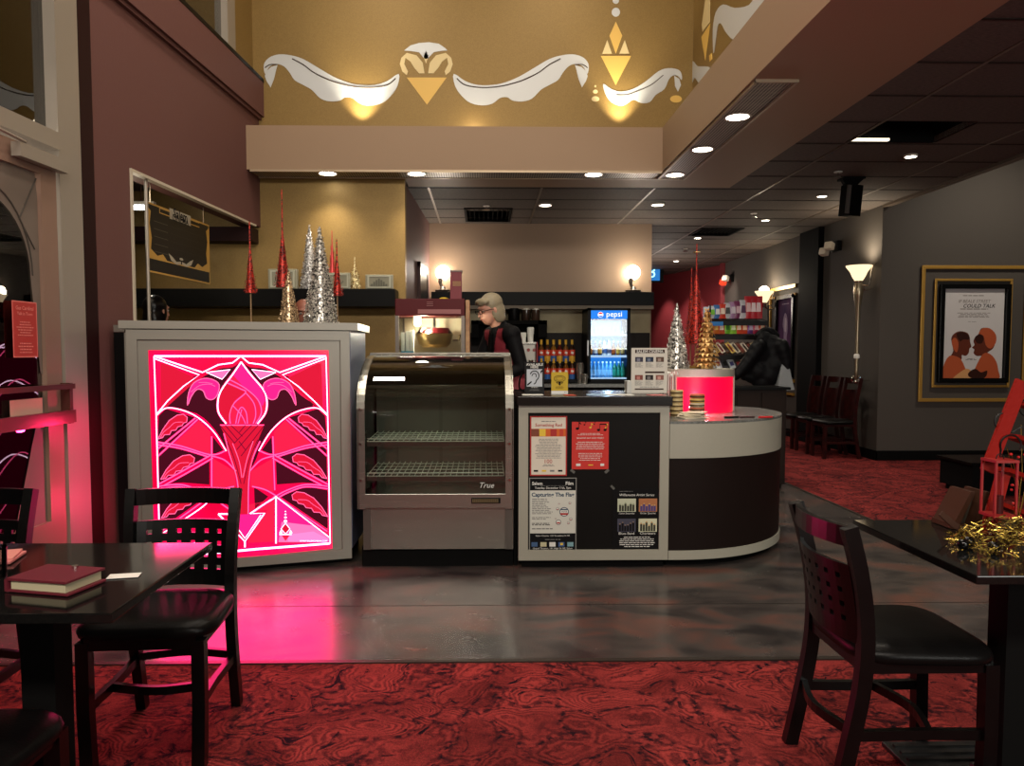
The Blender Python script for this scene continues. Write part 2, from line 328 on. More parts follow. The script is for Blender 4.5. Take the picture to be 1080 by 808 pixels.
# ================================================================== STRUCTURE
YC = 4.63      # front plane of the concession counter
ZC = 3.09      # tile ceiling
YG = 7.95      # gold wall
YB = 10.7      # beige wall
XR = 4.80      # far right wall
def wx(Y): return -2.27 - .0715*(7.9-Y)     # left wall line
b = MB(); b.box2((-3.2,-3,-.1),(3.05,3.23,0)); b.box2((3.05,-3,-.1),(7.5,18.5,0)); st(b.build('floor', CARPET), 'red carpet with dark swirling leaf pattern', 'carpet')
b = MB(); b.box2((-5.5,3.23,-.1),(3.05,18.5,0)); st(b.build('floor', CONC), 'dark stained concrete floor in front of the counter', 'floor')
b = MB(); b.box2((-3.2,3.205,0),(3.05,3.235,.006)); b.box2((3.04,3.235,0),(3.062,18,.006)); st(b.build('trim_1', mat('seam_metal',(60,55,50),.4,.6)))
b = MB(); b.box2((-3.2,3.95,0),(3.05,3.955,.0006)); st(b.build('trim_2', mat('joint',(24,22,21),.6)))
# left wall (with ticket-office opening Y 5.46..7.95, z 1.1..2.59)
def lw(b, y0, y1, z0, z1, t=.18, off=0):
    b.prism([(wx(y0)+off,y0,z0),(wx(y1)+off,y1,z0),(wx(y1)+off-t,y1,z0),(wx(y0)+off-t,y0,z0)], (0,0,z1-z0)); return b
b = MB(); lw(b,4.99,5.46,0,3.68); lw(b,5.46,7.95,2.59,3.68); lw(b,5.46,7.95,0,1.1); lw(b,4.99,7.95,3.68,4.06)
wl = st(b.build('wall_left', MAUVE))
b = MB(); lw(b,4.84,4.992,0,6.2,.16,.012); st(b.build('trim_recess_shade', DMAROON))  # dark maroon strip stands in for a recess in shade
b = MB(); lw(b,4.99,7.95,3.69,4.03,.05,.055); lw(b,4.99,7.95,3.66,3.69,.05,.03); st(b.build('trim_4', MAUVE))
b = MB(); lw(b,4.99,7.95,4.03,4.065,.24,.06); st(b.build('trim_5', BLACK))
b = MB(); lw(b,5.46,7.80,2.572,2.592,.05,.012); b.box2((wx(5.46)-.04,5.44,1.1),(wx(5.46)+.012,5.462,2.592)); st(b.build('trim_6', mat('opening_trim',(190,180,160),.4)))
# clerestory windows above the beam
wf = MB(); lw(wf,4.99,7.9,4.06,4.12,.08,-.05); lw(wf,4.99,7.9,6.1,6.2,.08,-.05)
for y0,y1 in ((4.99,5.1),(6.05,6.25),(7.28,7.46)): lw(wf,y0,y1,4.12,6.1,.1,-.03)
w = st(wf.build('window_1', ALU)); b = MB(); lw(b,5.0,7.4,4.12,6.1,.012,-.09); st(b.build('window_glass', WGLASS, w))
b = MB(); lw(b,7.46,7.95,4.06,6.2,.16,-.05); st(b.build('wall_left', GOLD))
# storefront left, nearer to the camera
wf = MB(); lw(wf,4.62,4.84,0,6.2,.12,.02); lw(wf,-3,4.62,2.50,2.60,.12,.03); lw(wf,-3,4.62,0,.08,.1,0); lw(wf,-3,4.62,6.1,6.2,.1,0)
for y in (3.4,2.2,1.0,-.2,-1.4): lw(wf,y,y+.07,2.6,6.1,.1,0)
w = st(wf.build('window_2', ALU)); b = MB(); lw(b,-3,4.62,2.60,6.1,.012,-.05); st(b.build('window_glass', WGLASS, w))
# glass entrance door
d = MB(); lw(d,4.46,4.60,.08,2.46,.05,.01); lw(d,3.45,3.58,.08,2.46,.05,.01); lw(d,3.58,4.46,2.33,2.46,.05,.01); lw(d,3.58,4.46,.08,.34,.05,.01)
d = st(d.build('door_1', mat('door_frame_cream',(140,112,96),.45,.2)))
b = MB(); lw(b,3.58,4.46,.34,2.33,.01,-.018); st(b.build('door_glass', glass('door_glass',(228,228,226),.95,.10), d))
b = MB()
for k in range(2):
    z = (1.105,.905)[k]; hgt = (.03,.075)[k]
    lw(b,3.50,4.62,z,z+hgt,.028,.075)
for y in (3.56,4.58):
    lw(b,y,y+.03,.9,1.14,.06,.065)
st(b.build('push_bar', mat('dark_bronze',(92,52,46),.3,.5), d))
b = MB(); lw(b,4.20,4.62,2.365,2.44,.05,.075); st(b.build('door_closer', ALU, d))
b = MB(); b.tube([(wx(4.25)+.07,4.25,2.45),(wx(3.9)+.10,3.95,2.455),(wx(3.75)+.03,3.75,2.5)],.009,6); st(b.build('closer_arm', ALU, d))
# etched arch border on the door glass
def dg(y,z,l=0): return Vector((wx(y)-.012+l, y, z))
b = MB(); cy = 4.02; cz = 1.75
outer = [(4.46,.34),(4.46,2.33),(3.58,2.33),(3.58,.34)]
arch = [(cy+.36*math.cos(a*PI/20), cz+.40*math.sin(a*PI/20)) for a in range(21)]
right = [(4.46,.95),(4.46,2.33)]
pts_o = [(4.46, .34+ (2.33-.34)*i/10) for i in range(11)] 
ring = []
for i in range(21):
    a = i*PI/20; ox = cy+.44*math.cos(a)*1.0; k = max(abs(math.cos(a))/.44, abs(math.sin(a))/.58)
    q = (cy+math.cos(a)/k, cz+math.sin(a)/k); ring.append((arch[i], q))
for i in range(20):
    (a0,q0),(a1,q1) = ring[i],ring[i+1]; b.quad(dg(*a0),dg(*q0),dg(*q1),dg(*a1))
b.quad(dg(4.38,cz),dg(4.46,cz),dg(4.46,1.2),dg(4.44,1.2)); b.quad(dg(4.40,.95),dg(4.46,1.1),dg(4.46,.34),dg(4.18,.34))
ETCH = glass('etched_glass',(165,150,135),.8,.0,.3)
etm = mat('etched_border',(112,100,90),.6)
st(b.build('etched_border', etm, d, recalc=False))
b = MB(); b.tube([dg(y,z,.003) for y,z in [(cy+.375*math.cos(a*PI/20), cz+.46*math.sin(a*PI/20)) for a in range(21)]],.0045,6)
b.prism([dg(cy-.07,2.32,.001),dg(cy+.07,2.32,.001),dg(cy+.07,2.16,.001),dg(cy,1.80,.001),dg(cy-.07,2.16,.001)],(.003,0,0))
b.tube([dg(4.45,2.3,.003),dg(4.30,2.05,.003),dg(4.42,1.9,.003)],.004,6); st(b.build('etched_line', mat('etch_dark',(70,64,58),.5), d))
# outside wall seen dimly through the storefront
b = MB(); b.box2((-5.4,-3,0),(-5.3,5.2,6.5)); nt_m = mat('street_wall',(45,45,48),.4); st(b.build('wall_outside', nt_m))
def tiles():
    m=bpy.data.materials.new('slate_tile'); m.use_nodes=True; nt=m.node_tree; L=nt.links.new; b_=nt.nodes['Principled BSDF']; tc=N(nt,'ShaderNodeTexCoord'); mp=N(nt,'ShaderNodeMapping'); mp.inputs['Rotation'].default_value=(-PI/2,0,0); br=N(nt,'ShaderNodeTexBrick')
    br.offset=0; br.inputs['Scale'].default_value=1; br.inputs['Brick Width'].default_value=.115; br.inputs['Row Height'].default_value=.105; br.inputs['Mortar Size'].default_value=.003; br.inputs['Color1'].default_value=lin((36,44,54))+(1,); br.inputs['Color2'].default_value=lin((78,94,110))+(1,); br.inputs['Mortar'].default_value=lin((150,158,160))+(1,)
    L(tc.outputs['Object'],mp.inputs[0]); L(mp.outputs[0],br.inputs[0]); L(br.outputs['Color'],b_.inputs['Base Color']); b_.inputs['Roughness'].default_value=.25; return m
b = MB(); b.box2((-5.4,4.86,0),(wx(4.86)-.14,4.9,1.69)); st(b.build('wall_vestibule', tiles()))
b = MB(); b.box2((-5.4,4.86,1.69),(wx(4.86)-.14,4.9,3.2)); st(b.build('wall_vestibule', mat('brown_siding',(84,70,58),.5)))
b = MB()
for z in (1.69,1.92,2.15,2.38,2.61): b.box2((-5.4,4.85,z),(wx(4.86)-.15,4.862,z+.012))
st(b.build('trim_17', mat('siding_joint',(120,108,95),.5)))
# gold walls
b = MB(); b.box2((-5.5,YG,0),(-.80,YG+.15,3.10)); b.box2((-2.6,YG,3.10),(2.3,YG+.15,6.2)); wb = st(b.build('wall_back', GOLD))
b = MB(); b.box2((2.13,-3,3.3),(2.28,YG,6.2)); ws = st(b.build('wall_right_upper', GOLD))
b = MB(); b.box2((-5.5,-3.0,6.2),(2.4,8.2,6.3)); st(b.build('ceiling', mat('upper_ceiling',(150,135,110),.8)))
# soffit
b = MB(); b.box2((-2.33,7.60,ZC),(1.76,YG,3.51)); b.box2((1.75,-3,ZC),(2.14,YG,3.51)); b.box2((2.14,-3,ZC),(2.65,8.35,3.31)); b.box2((-.80,YG,ZC),(2.14,8.35,3.31))
st(b.build('trim_7', TAUPE))
b = MB(); b.box2((-2.24,7.615,ZC-.012),(1.72,7.88,ZC+.002)); b.box2((1.785,5.08,ZC-.012),(2.03,7.88,ZC+.002)); st(b.build('trim_8', PERF))
b = MB()
for p,q in (((-2.26,7.598,0),(1.75,7.616,0)),((-2.26,7.88,0),(2.05,7.90,0)),((1.765,5.06,0),(1.787,7.9,0)),((2.028,5.06,0),(2.05,7.9,0)),((1.765,5.06,0),(2.05,5.08,0))):
    b.box2((p[0],p[1],ZC-.02),(q[0],q[1],ZC+.001))
st(b.build('trim_9', mat('grille_trim',(175,155,130),.4,.5)))
# return (mauve) wall, beige wall, corridor walls
b = MB(); b.prism([(-.83,YG,0),(-.74,YB+.1,0),(-.92,YB+.1,0),(-.99,YG+.15,0)],(0,0,ZC)); st(b.build('wall_return', mat('mauve_dark_paint',(112,82,78),.6)))
b = MB(); b.box2((-.9,YB,0),(2.33,YB+.15,ZC)); st(b.build('wall_beige', BEIGE))
b = MB(); b.box2((2.18,YB+.15,0),(2.33,18.5,ZC)); b.box2((2.18,18.2,0),(4.4,18.3,ZC)); st(b.build('wall_corridor', mat('dark_corridor_paint',(50,32,32),.7)))
b = MB(); b.box2((XR,9.26,0),(XR+.2,15.4,4.3)); b.box2((XR+.2,9.26,0),(7.5,9.41,4.3)); wr = st(b.build('wall_right', DGREY))
b = MB(); b.box2((7.5,-3,0),(7.6,9.4,4.3)); st(b.build('wall_right_side', DGREY))
b = MB(); b.box2((XR-.08,10.85,0),(XR+.02,11.5,3.085)); st(b.build('trim_10', MBLACK))
b = MB(); b.prism([(4.95,15.3,0),(3.95,18.25,0),(4.1,18.3,0),(5.1,15.4,0)],(0,0,ZC)); b.box2((4.72,15.3,0),(5.0,15.4,ZC)); st(b.build('wall_red', REDW))
b = MB(); b.box2((4.0,18.1,0),(4.2,18.25,ZC)); st(b.build('wall_corridor_end', MBLACK))
b = MB(); b.box2((XR-.012,9.245,0),(7.5,9.262,.12)); b.box2((XR-.015,9.245,0),(XR+.001,15.3,.12)); st(b.build('baseboard_right', MBLACK))
b = MB(); b.box2((-5.5,-3.1,0),(7.6,-3,6.3)); st(b.build('wall_behind', mat('rear_paint',(120,90,70),.7)))
b = MB(); b.box2((-5.5,4.2,0),(-5.4,8,3.2)); b.box2((-5.5,4.9,0),(wx(4.9)-.18,4.99,3.2)); st(b.build('wall_office', GOLD))
b = MB(); b.prism([(-5.5,4.9,2.95),(wx(4.9)-.17,4.9,2.95),(wx(YG)-.17,YG,2.95),(-5.5,YG,2.95)],(0,0,.1)); st(b.build('ceiling_office', mat('office_ceiling',(60,52,45),.8)))
# dark beam on the office side
b = MB(); b.box2((-5.4,7.72,2.42),(wx(7.9)-.02,YG,2.56)); st(b.build('trim_11', DMAROON))
# tile ceiling : slab with recessed T-bars
def tile_mat():
    m = bpy.data.materials.new('ceiling_tile'); m.use_nodes = True; nt = m.node_tree; L = nt.links.new; b_ = nt.nodes['Principled BSDF']; b_.inputs['Roughness'].default_value=.75
    tc = N(nt,'ShaderNodeTexCoord'); mp = N(nt,'ShaderNodeMapping'); mp.inputs['Scale'].default_value=(30,140,1); n = N(nt,'ShaderNodeTexNoise'); n.inputs['Scale'].default_value=1; n.inputs['Detail'].default_value=4
    L(tc.outputs['Object'],mp.inputs[0]); L(mp.outputs[0],n.inputs['Vector'])
    r = N(nt,'ShaderNodeValToRGB'); e=r.color_ramp.elements; e[0].position=.35; e[0].color=lin((66,58,53))+(1,); e[1].position=.65; e[1].color=lin((92,82,74))+(1,)
    L(n.outputs['Fac'],r.inputs['Fac']); L(r.outputs['Color'],b_.inputs['Base Color'])
    bp = N(nt,'ShaderNodeBump'); bp.inputs['Strength'].default_value=.4; bp.inputs['Distance'].default_value=.004; L(n.outputs['Fac'],bp.inputs['Height']); L(bp.outputs[0],b_.inputs['Normal']); return m
TILE = tile_mat()
holes = [(3.07,5.96,3.80,6.53),(-.24,9.55,.36,10.5),(3.1,11.0,3.72,11.7)]
b = MB()
ys = sorted({-3,18.3,8.35,*[h[1] for h in holes],*[h[3] for h in holes]})
for i in range(len(ys)-1):
    y0,y1 = ys[i],ys[i+1]; x0 = 2.65 if y1<=8.36 else -.95; x = x0
    for h in sorted(h for h in holes if h[1]<=y0+1e-4 and h[3]>=y1-1e-4):
        b.box2((x,y0,ZC),(h[0],y1,ZC+.05)); x = h[2]
    b.box2((x,y0,ZC),(4.86,y1,ZC+.05))
st(b.build('ceiling', TILE))
TBAR = mat('ceiling_tee_bar',(98,86,74),.4,.3); TBARD = mat('ceiling_tee_dark',(40,34,30),.6)
b = MB(); y = 8.47
yy = [8.41+.61*k for k in range(-18,17)]
for y in yy:
    x0 = 2.65 if y < 8.36 else -.9
    segs = [(x0,4.84)]
    for h in holes:
        if h[1]+.01<y<h[3]-.01: segs = [(x0,h[0]),(h[2],4.84)]
    for a,c in segs: b.box2((a,y-.010,ZC-.004),(c,y+.010,ZC+.001))
st(b.build('trim_12', TBARD))
b = MB()
for x in (-.59,.63,1.85,3.07,4.29):
    y0 = -3 if x>2.65 else 8.36
    b.box2((x-.012,y0,ZC-.0045),(x+.012,18.2,ZC+.0005))
b.box2((4.79,-3,ZC-.03),(4.87,9.26,ZC+.16)); st(b.build('trim_13', TBAR))
b = MB(); b.box2((4.86,-3,4.2),(7.5,9.4,4.3)); b.box2((4.84,-3,ZC+.05),(4.90,9.4,4.25)); st(b.build('ceiling_right_bay', mat('bay_dark',(40,36,33),.8)))
b = MB(); b.box2((2.65,-3,ZC+.5),(4.86,18.3,ZC+.55)); b.box2((-.95,8.35,ZC+.5),(2.65,18.3,ZC+.55)); st(b.build('ceiling_plenum', MBLACK))
# ---------------------------------------------------------------- mural on gold walls (painted, part of the wall)
MW = mat('mural_silver_paint',(200,204,205),.4,.25,bump=.3,bscale=150); MG = mat('mural_yellow_paint',(225,184,92),.5); MC = mat('mural_cream_paint',(222,202,148),.5); ML = mat('mural_line_paint',(70,58,48),.6)
def zb(z): return {2:lambda x,y:(260+x*.26,y*.26), 3:lambda x,y:(520+x*.26,y*.26)}[z]
def mural(pts, m, z=2, mirror=None, Y=YG, l=.004, name='mural_shape'):
    f = zb(z); q = [f(x,y) for x,y in pts]
    if mirror: q = [(2*mirror-x,y) for x,y in q]
    P = [at(x,y,YG-.0) for x,y in q]
    for p in P: p.y = YG-l
    b = MB(); b.prism(P,(0,l-.0005,0)); o = b.build(name, m, wb); o['kind']='structure'; return o
def smooth_poly(pts, closed=True, k=4):
    n=len(pts); out=[]
    for i in range(n if closed else n-1):
        p0,p1,p2,p3=[pts[(i+j)%n] if closed else pts[max(0,min(n-1,i+j))] for j in (-1,0,1,2)]
        for t in range(k):
            t/=k; out.append(tuple(.5*((2*p1[a])+(-p0[a]+p2[a])*t+(2*p0[a]-5*p1[a]+4*p2[a]-p3[a])*t*t+(-p0[a]+3*p1[a]-3*p2[a]+p3[a])*t**3) for a in range(len(p1))))
    if not closed: out.append(tuple(pts[-1]))
    return out
FE = [(70,270),(78,248),(100,230),(135,221),(180,225),(230,240),(290,275),(350,310),(410,335),(460,345),(520,345),(570,330),(618,300),(612,350),(585,390),(550,418),(500,428),(460,420),(430,398),(400,395),(380,408),(340,412),(300,400),(265,365),(230,345),(195,325),(175,295),(150,268),(120,260),(92,272),(76,300)]
LF = [(80,290),(100,272),(126,264),(120,285),(112,320),(98,355),(82,330),(75,310)]
for mir in (None, 449.6):
    mural(smooth_poly(FE,k=3), MW, mirror=mir, name='mural_feather'); mural(LF, MW, mirror=mir, name='mural_feather_tip')
    def mline(pts, z=2, r=.006, wall=None):
        f = zb(z); q=[f(*p) for p in pts]
        if mir and z==2: q=[(2*mir-x,y) for x,y in q]
        P=[at(x,y,YG-.005) for x,y in smooth_poly(q,False,4)]; b=MB()
        b.tube(P,r,5); o=b.build('mural_line',ML,wb); o['kind']='structure'
    mline([(185,238),(230,262),(270,292),(320,318),(370,336),(430,350),(500,355),(570,345),(605,318)])
    mline([(285,300),(310,312),(350,330)],r=.004); mline([(75,275),(95,262),(125,262)],r=.005)
mir=None
mural([(640,205),(665,185),(700,175),(740,172),(780,178),(805,195),(815,205),(790,207),(760,212),(738,235),(728,240),(718,235),(700,212),(665,207)], MW, name='mural_fan')
LL = [(628,235),(650,215),(690,225),(715,255),(722,298),(700,298),(680,275),(665,250),(645,235),(640,260),(655,290),(650,305),(632,290),(622,260)]
mural(LL, MC, name='mural_leaf'); mural(LL, MC, mirror=449.6, name='mural_leaf'); mural([(728,207),(738,230),(728,258),(718,230)], MC, name='mural_bud')
mural([(650,315),(812,315),(732,425)], MG, name='mural_triangle')
for p in ([(437,227),(560,227),(498,345)],[(498,88),(524,145),(498,218),(472,145)]): mural(p, MG, 3, name='mural_diamond')
for p in ([(443,218),(482,218),(463,163)],[(512,218),(552,218),(534,163)]): mural(p, MC, 3, name='mural_triangle')
for cx,cy_,rx,ry,m_ in ((498,50,17,18,MW),(498,3,13,13,MW),(415,402,16,11,MC),(415,372,10,8,MC),(415,350,4,4,MC),(742,402,24,15,MG)):
    mural([(cx+rx*math.cos(i*PI/8),cy_+ry*math.sin(i*PI/8)) for i in range(16)], m_, 3, name='mural_dot')
SF=[(447,340),(455,380),(480,415),(520,430),(545,420),(570,405),(600,418),(635,415),(660,385),(695,362),(712,325),(728,308),(748,308),(765,325),(764,300),(750,283),(710,277),(670,290),(620,330),(570,360),(520,372),(480,362)]
mural(smooth_poly(SF,k=3), MW, 3, name='mural_feather'); mural([(735,308),(755,320),(762,345),(750,372),(738,350)], MW, 3, name='mural_feather_tip')
mline([(500,385),(540,385),(580,372),(640,345),(690,305)],3,.004)
def smural(pts, m, name):
    P=[atX(520+x*.26,y*.26,2.13) for x,y in pts]
    for p in P: p.x=2.126
    b=MB(); b.prism(P,(.0035,0,0)); o=b.build(name,m,ws); o['kind']='structure'
smural([(862,0),(880,0),(880,90),(851,130),(848,100)],MC,'mural_diamond'); smural([(846,150),(882,95),(862,245)],MG,'mural_diamond'); smural([(878,225),(888,215),(890,240),(880,250)],MG,'mural_dot')
smural(smooth_poly([(895,215),(893,120),(905,50),(935,18),(980,32),(1040,20),(1077,-30),(1160,-60),(1000,140),(975,160),(945,130),(925,95),(912,110),(902,180)],k=3),MW,'mural_feather')
smural(smooth_poly([(802,345),(800,270),(812,248),(830,268),(870,270),(880,282),(850,320),(835,335),(820,315),(812,330)],k=3),MW,'mural_feather')
# ================================================================== LIGHTS
LAMP = emis('lamp_white',(1,.93,.8),14)
def downlight(x,y,e,label,r=.07,angle=105, col=(1,.88,.72), z=ZC, tilt=None):
    t = thing('ceiling_downlight', label, 'light', (x,y,z-.012), 0, 'round recessed downlights')
    b=MB(); b.lathe((x,y,z-.018),[(r*.98,0),(r*1.16,0),(r*1.16,.019),(r*.98,.019),(r*.98,0)],28); b.build('trim_ring', mat('ring_white',(210,200,185),.4), t)
    b=MB(); b.lathe((x,y,z-.014),[(0,0),(r*.97,0),(r*.97,.010),(0,.010)],28); b.build('lens', LAMP, t, recalc=True)
    spot('downlight_lamp',(x,y,z-.03),e,angle,.9,col,tilt,r=.05); return t
downlight(-1.53,7.70,48,'round downlight in the perforated soffit strip above the red tinsel trees',.085)
downlight(-.66,7.70,48,'round downlight in the perforated soffit strip above the popcorn machine',.085)
downlight(1.09,7.70,48,'round downlight in the soffit strip above the drinks cooler',.085)
downlight(1.90,7.70,48,'downlight at the inner corner where the two soffit strips meet',.085)
downlight(1.90,6.74,48,'middle downlight in the soffit strip on the right of the atrium',.085)
downlight(1.90,5.82,48,'nearest downlight in the soffit strip on the right of the atrium',.085)
downlight(.74,9.30,38,'downlight in the black tile ceiling above the back bar')
downlight(2.08,9.25,38,'downlight in tile ceiling beside the end of the beige wall')
downlight(3.84,6.95,45,'downlight in tile ceiling beside the dark open panel',.05)
downlight(3.82,8.72,45,'downlight in tile ceiling left of the hanging speaker',.05)
downlight(3.76,10.3,45,'downlight in tile ceiling before the far sprinkler head',.05)
downlight(3.3,11.9,36,'downlight just beyond the far dark ceiling vent',.05)
downlight(3.72,14.9,60,'second farthest downlight in the corridor ceiling',.05)
downlight(3.66,16.6,50,'farthest downlight at the corridor end near the exit sign',.05)
# unseen lights (behind / above the camera), partly added as fill
downlight(3.84,4.4,60,'downlight in tile ceiling above the right table'); downlight(3.84,1.6,60,'downlight in tile ceiling behind the right table'); downlight(1.90,3.6,45,'downlight in the soffit strip over the near right chair'); downlight(6.1,7.6,150,'downlight over the framed poster',z=4.2,tilt=(6.1,9.26,1.5))  # the poster downlight is added to brighten that wall
point('corridor_fill',(3.3,14.6,2.2),38,(1,.86,.75),.2); point('vestibule_fill',(-3.25,4.35,2.2),22,(1,.88,.75),.06); spot('red_wall_washer',(3.9,16.2,3.0),60,70,.8,(1,.85,.75),(4.45,16.6,1.6)); spot('red_wall_washer',(3.6,17.2,3.0),60,60,.8,(1,.85,.75),(4.15,17.5,1.7)); spot('red_wall_washer',(4.2,14.2,3.0),60,70,.9,(1,.85,.75),(4.7,15.4,1.9))  # the corridor and vestibule points are added fill without a fixture
[area('atrium_fill',(x,y,6.1),.4,.4,26,(1,.87,.72)) for x in (-1.2,.9) for y in (2.2,4.2,6.0)]; [area('entrance_fill',(x,-1.7,4.0),.45,.45,58,(1,.9,.78),(math.radians(55),0,0)) for x in (-1.5,-.2,1.1)]; area('rear_fill',(3.6,-2.7,2.0),3,1.2,105,(.96,.95,.88),(math.radians(98),0,0))  # area lamps without fixtures, added as fill to brighten the rooms
for x in (-1.22,1.38): spot('cove_uplight',(x,7.80,3.53),70,80,.9,(1,.88,.66),(x,7.95,4.5),r=.02)
point('cove_glow',(-.1,7.78,3.60),2,(1,.85,.6),.1)
world = bpy.data.worlds.new('world'); bpy.context.scene.world = world; world.use_nodes = True
world.node_tree.nodes['Background'].inputs[0].default_value=(.02,.022,.03,1); world.node_tree.nodes['Background'].inputs[1].default_value=.5
sc = bpy.context.scene; sc.view_settings.view_transform='Standard'; sc.view_settings.look='None'; sc.view_settings.exposure=.40; sc.view_settings.gamma=1; sc.view_settings.use_curve_mapping=False
# ================================================================== TICKET COUNTER with lit art panel
A = Vector((-2.03,4.42,0)); B_ = Vector((-.83,4.78,0)); U = (B_-A).normalized(); NF = Vector((U.y,-U.x,0))  # faces the camera
TZ = 1.5
t = thing('ticket_counter','tall brushed silver ticket counter holding the glowing pink etched panel','counter',((A+B_)/2+Vector((0,.3,0))))
foot = [A, B_, Vector((-.83,5.40,0)), Vector((wx(5.4)+.03,5.40,0)), Vector((wx(5.12)+.035,5.12,0)), Vector((-2.155,5.12,0))]
def foot_off(k, z): 
    return [p+Vector((0,0,z)) for p in ([A+U*(-k)+NF*k, B_+U*k*1.4+NF*k, Vector((-.83+k,5.40,0)), foot[3], foot[4], Vector((-2.155-k,5.12,0))])]
b = MB(); b.prism([p+Vector((0,0,.09)) for p in [A+U*.02-NF*.05,B_-U*.02-NF*.05,foot[2]+Vector((-.02,0,0)),foot[3],foot[4],foot[5]]],(0,0,TZ-.14)); b.build('carcass', MBLACK, t)
b = MB(); b.prism([p+Vector((0,0,0)) for p in [A+U*.05-NF*.07,B_-U*.05-NF*.07,foot[2]+Vector((-.05,-.03,0)),foot[3],foot[4],foot[5]]],(0,0,.092)); b.build('plinth', MBLACK, t)
b = MB(); b.prism(foot_off(.035,TZ-.045),(0,0,.045)); b.build('countertop', SILVERP, t)
b = MB(); b.prism([B_+Vector((-.012,.02,.09)),B_+Vector((.004,.02,.09)),Vector((-.826,5.40,.09)),Vector((-.842,5.40,.09))],(0,0,TZ-.135)); b.build('side_panel', mat('blue_lit_side',(128,134,160),.35,.5), t)  # blue light on this side is put into its colour
def onF(px,py,l=0): return atP(px,py,A+NF*l,NF)
def mk(u,z,l): return A+U*u+Vector((0,0,z))+NF*l
L = (B_-A).length
def frame_ring(b,u0,u1,z0,z1,w,l0,l1):
    for p,q in (((u0,z0),(u1,z0+w)),((u0,z1-w),(u1,z1)),((u0,z0+w),(u0+w,z1-w)),((u1-w,z0+w),(u1,z1-w))):
        b.prism([mk(p[0],p[1],l0),mk(q[0],p[1],l0),mk(q[0],q[1],l0),mk(p[0],q[1],l0)], NF*(l1-l0))
b = MB(); frame_ring(b,.0,L,.035,TZ-.05,.056,-.05,.02); b.build('outer_frame', SILVERP, t)
b = MB(); frame_ring(b,.056,L-.056,.091,TZ-.106,.068,-.05,.0); b.build('inner_frame', SILVERP, t)
# panel plate (zoom-space coordinates of the art -> plane of the panel)
def zp(x,y,l=.004): return onF(130+x*.3342, 350+y*.3342, l)
pan = MB(); pan.prism([zp(79,58,.001),zp(648,58,.001),zp(660,684,.001),zp(101,738,.001)], NF*.0045)
def panel_mat():
    m=bpy.data.materials.new('pink_lit_panel'); m.use_nodes=True; nt=m.node_tree; Lk=nt.links.new; b_=nt.nodes['Principled BSDF']; b_.inputs['Base Color'].default_value=(.3,.0,.03,1); b_.inputs['Roughness'].default_value=.2
    tc=N(nt,'ShaderNodeTexCoord'); n=N(nt,'ShaderNodeTexNoise'); n.inputs['Scale'].default_value=2.2; n.inputs['Detail'].default_value=2
    Lk(tc.outputs['Object'],n.inputs['Vector']); r=N(nt,'ShaderNodeValToRGB'); e=r.color_ramp.elements
    e[0].position=.38; e[0].color=(.55,.0,.028,1); e[1].position=.62; e[1].color=(1.0,.0,.07,1); Lk(n.outputs['Fac'],r.inputs['Fac'])
    Lk(r.outputs['Color'],b_.inputs['Emission Color']); b_.inputs['Emission Strength'].default_value=1.0; return m
art = pan.build('lit_panel', panel_mat(), t)
E_DARK=emis('art_dark',(.05,.0,.007),1); E_MID=emis('art_mid',(.62,.004,.03),1); E_RED=emis('art_red',(.9,.008,.05),1.1); E_PINK=emis('art_pink',(1,.01,.20),1.1); E_LPINK=emis('art_light_pink',(1,.16,.42),1); E_LAV=emis('art_lavender',(.95,.22,.55),1)
E_LINE=emis('art_line_white',(1,.62,.85),2.4); E_LINE2=emis('art_line_pink',(1,.09,.25),1.5); E_GLOW=emis('art_glow',(1,.0,.12),2.2); E_DL=emis('art_line_dark',(.12,.0,.02),1)
CXM=372
def mir(p): # mirror about the art's own axis (slightly skewed by perspective)
    x,y=p; c=371+ (y-80)*.018; return (2*c-x+ (0 if True else 0), y - (x<c)*(c-x)*.00)
ln=[0]
def cell(pts, m, both=False, l=.0075):
    for s_ in ((0,1) if both else (0,)):
        q=[mir(p) for p in pts] if s_ else pts
        b=MB(); b.quad(*[zp(x,y,l) for x,y in q]); o=b.build('colour_field',m,art,recalc=False)
def stroke(pts, m=E_LINE, r=.0028, both=False, sm=True, l=.011, glow=True):
    for s_ in ((0,1) if both else (0,)):
        q=[mir(p) for p in pts] if s_ else pts
        if sm and len(q)>2: q=smooth_poly(q,False,5)
        b=MB(); b.bar([zp(x,y,l) for x,y in q], .0012, r*2, side=NF); b.build('etched_line',m,art)
        if glow:
            b=MB(); b.bar([zp(x,y,l-.0026) for x,y in q], .0006, r*3.8, side=NF); b.build('etched_line_halo',E_GLOW,art)
# colour fields
cell(smooth_poly([(240,150),(300,118),(345,112),(372,95),(400,112),(450,118),(505,150),(560,200),(600,235),(520,262),(450,330),(420,400),(395,460),(385,560),(372,560),(360,460),(330,380),(290,310),(232,258),(140,235),(180,195)],k=3),E_DARK,l=.0065)
cell([(118,255),(235,150),(130,100),(118,100)],E_MID,both=True); cell([(190,150),(235,138),(130,250),(118,240),(150,130)],E_DARK,both=True,l=.0068)
cell([(112,265),(135,243),(232,272),(150,355),(108,345)],E_DARK,both=True)
cell([(238,280),(275,315),(275,385),(215,370),(155,358)],E_RED,both=True)
cell([(282,330),(316,374),(282,388)],E_DARK,both=True)
cell([(112,362),(150,365),(212,378),(262,395),(120,475),(112,470)],E_DARK,both=True)
cell([(272,402),(272,482),(190,476),(130,480)],E_DARK,both=True,l=.0077)
cell([(283,400),(352,440),(356,490),(283,510)],E_RED,both=True)
cell([(344,490),(344,560),(300,520)],E_DARK,both=True)
cell([(112,500),(180,487),(262,520),(120,620),(116,620)],E_DARK,both=True)
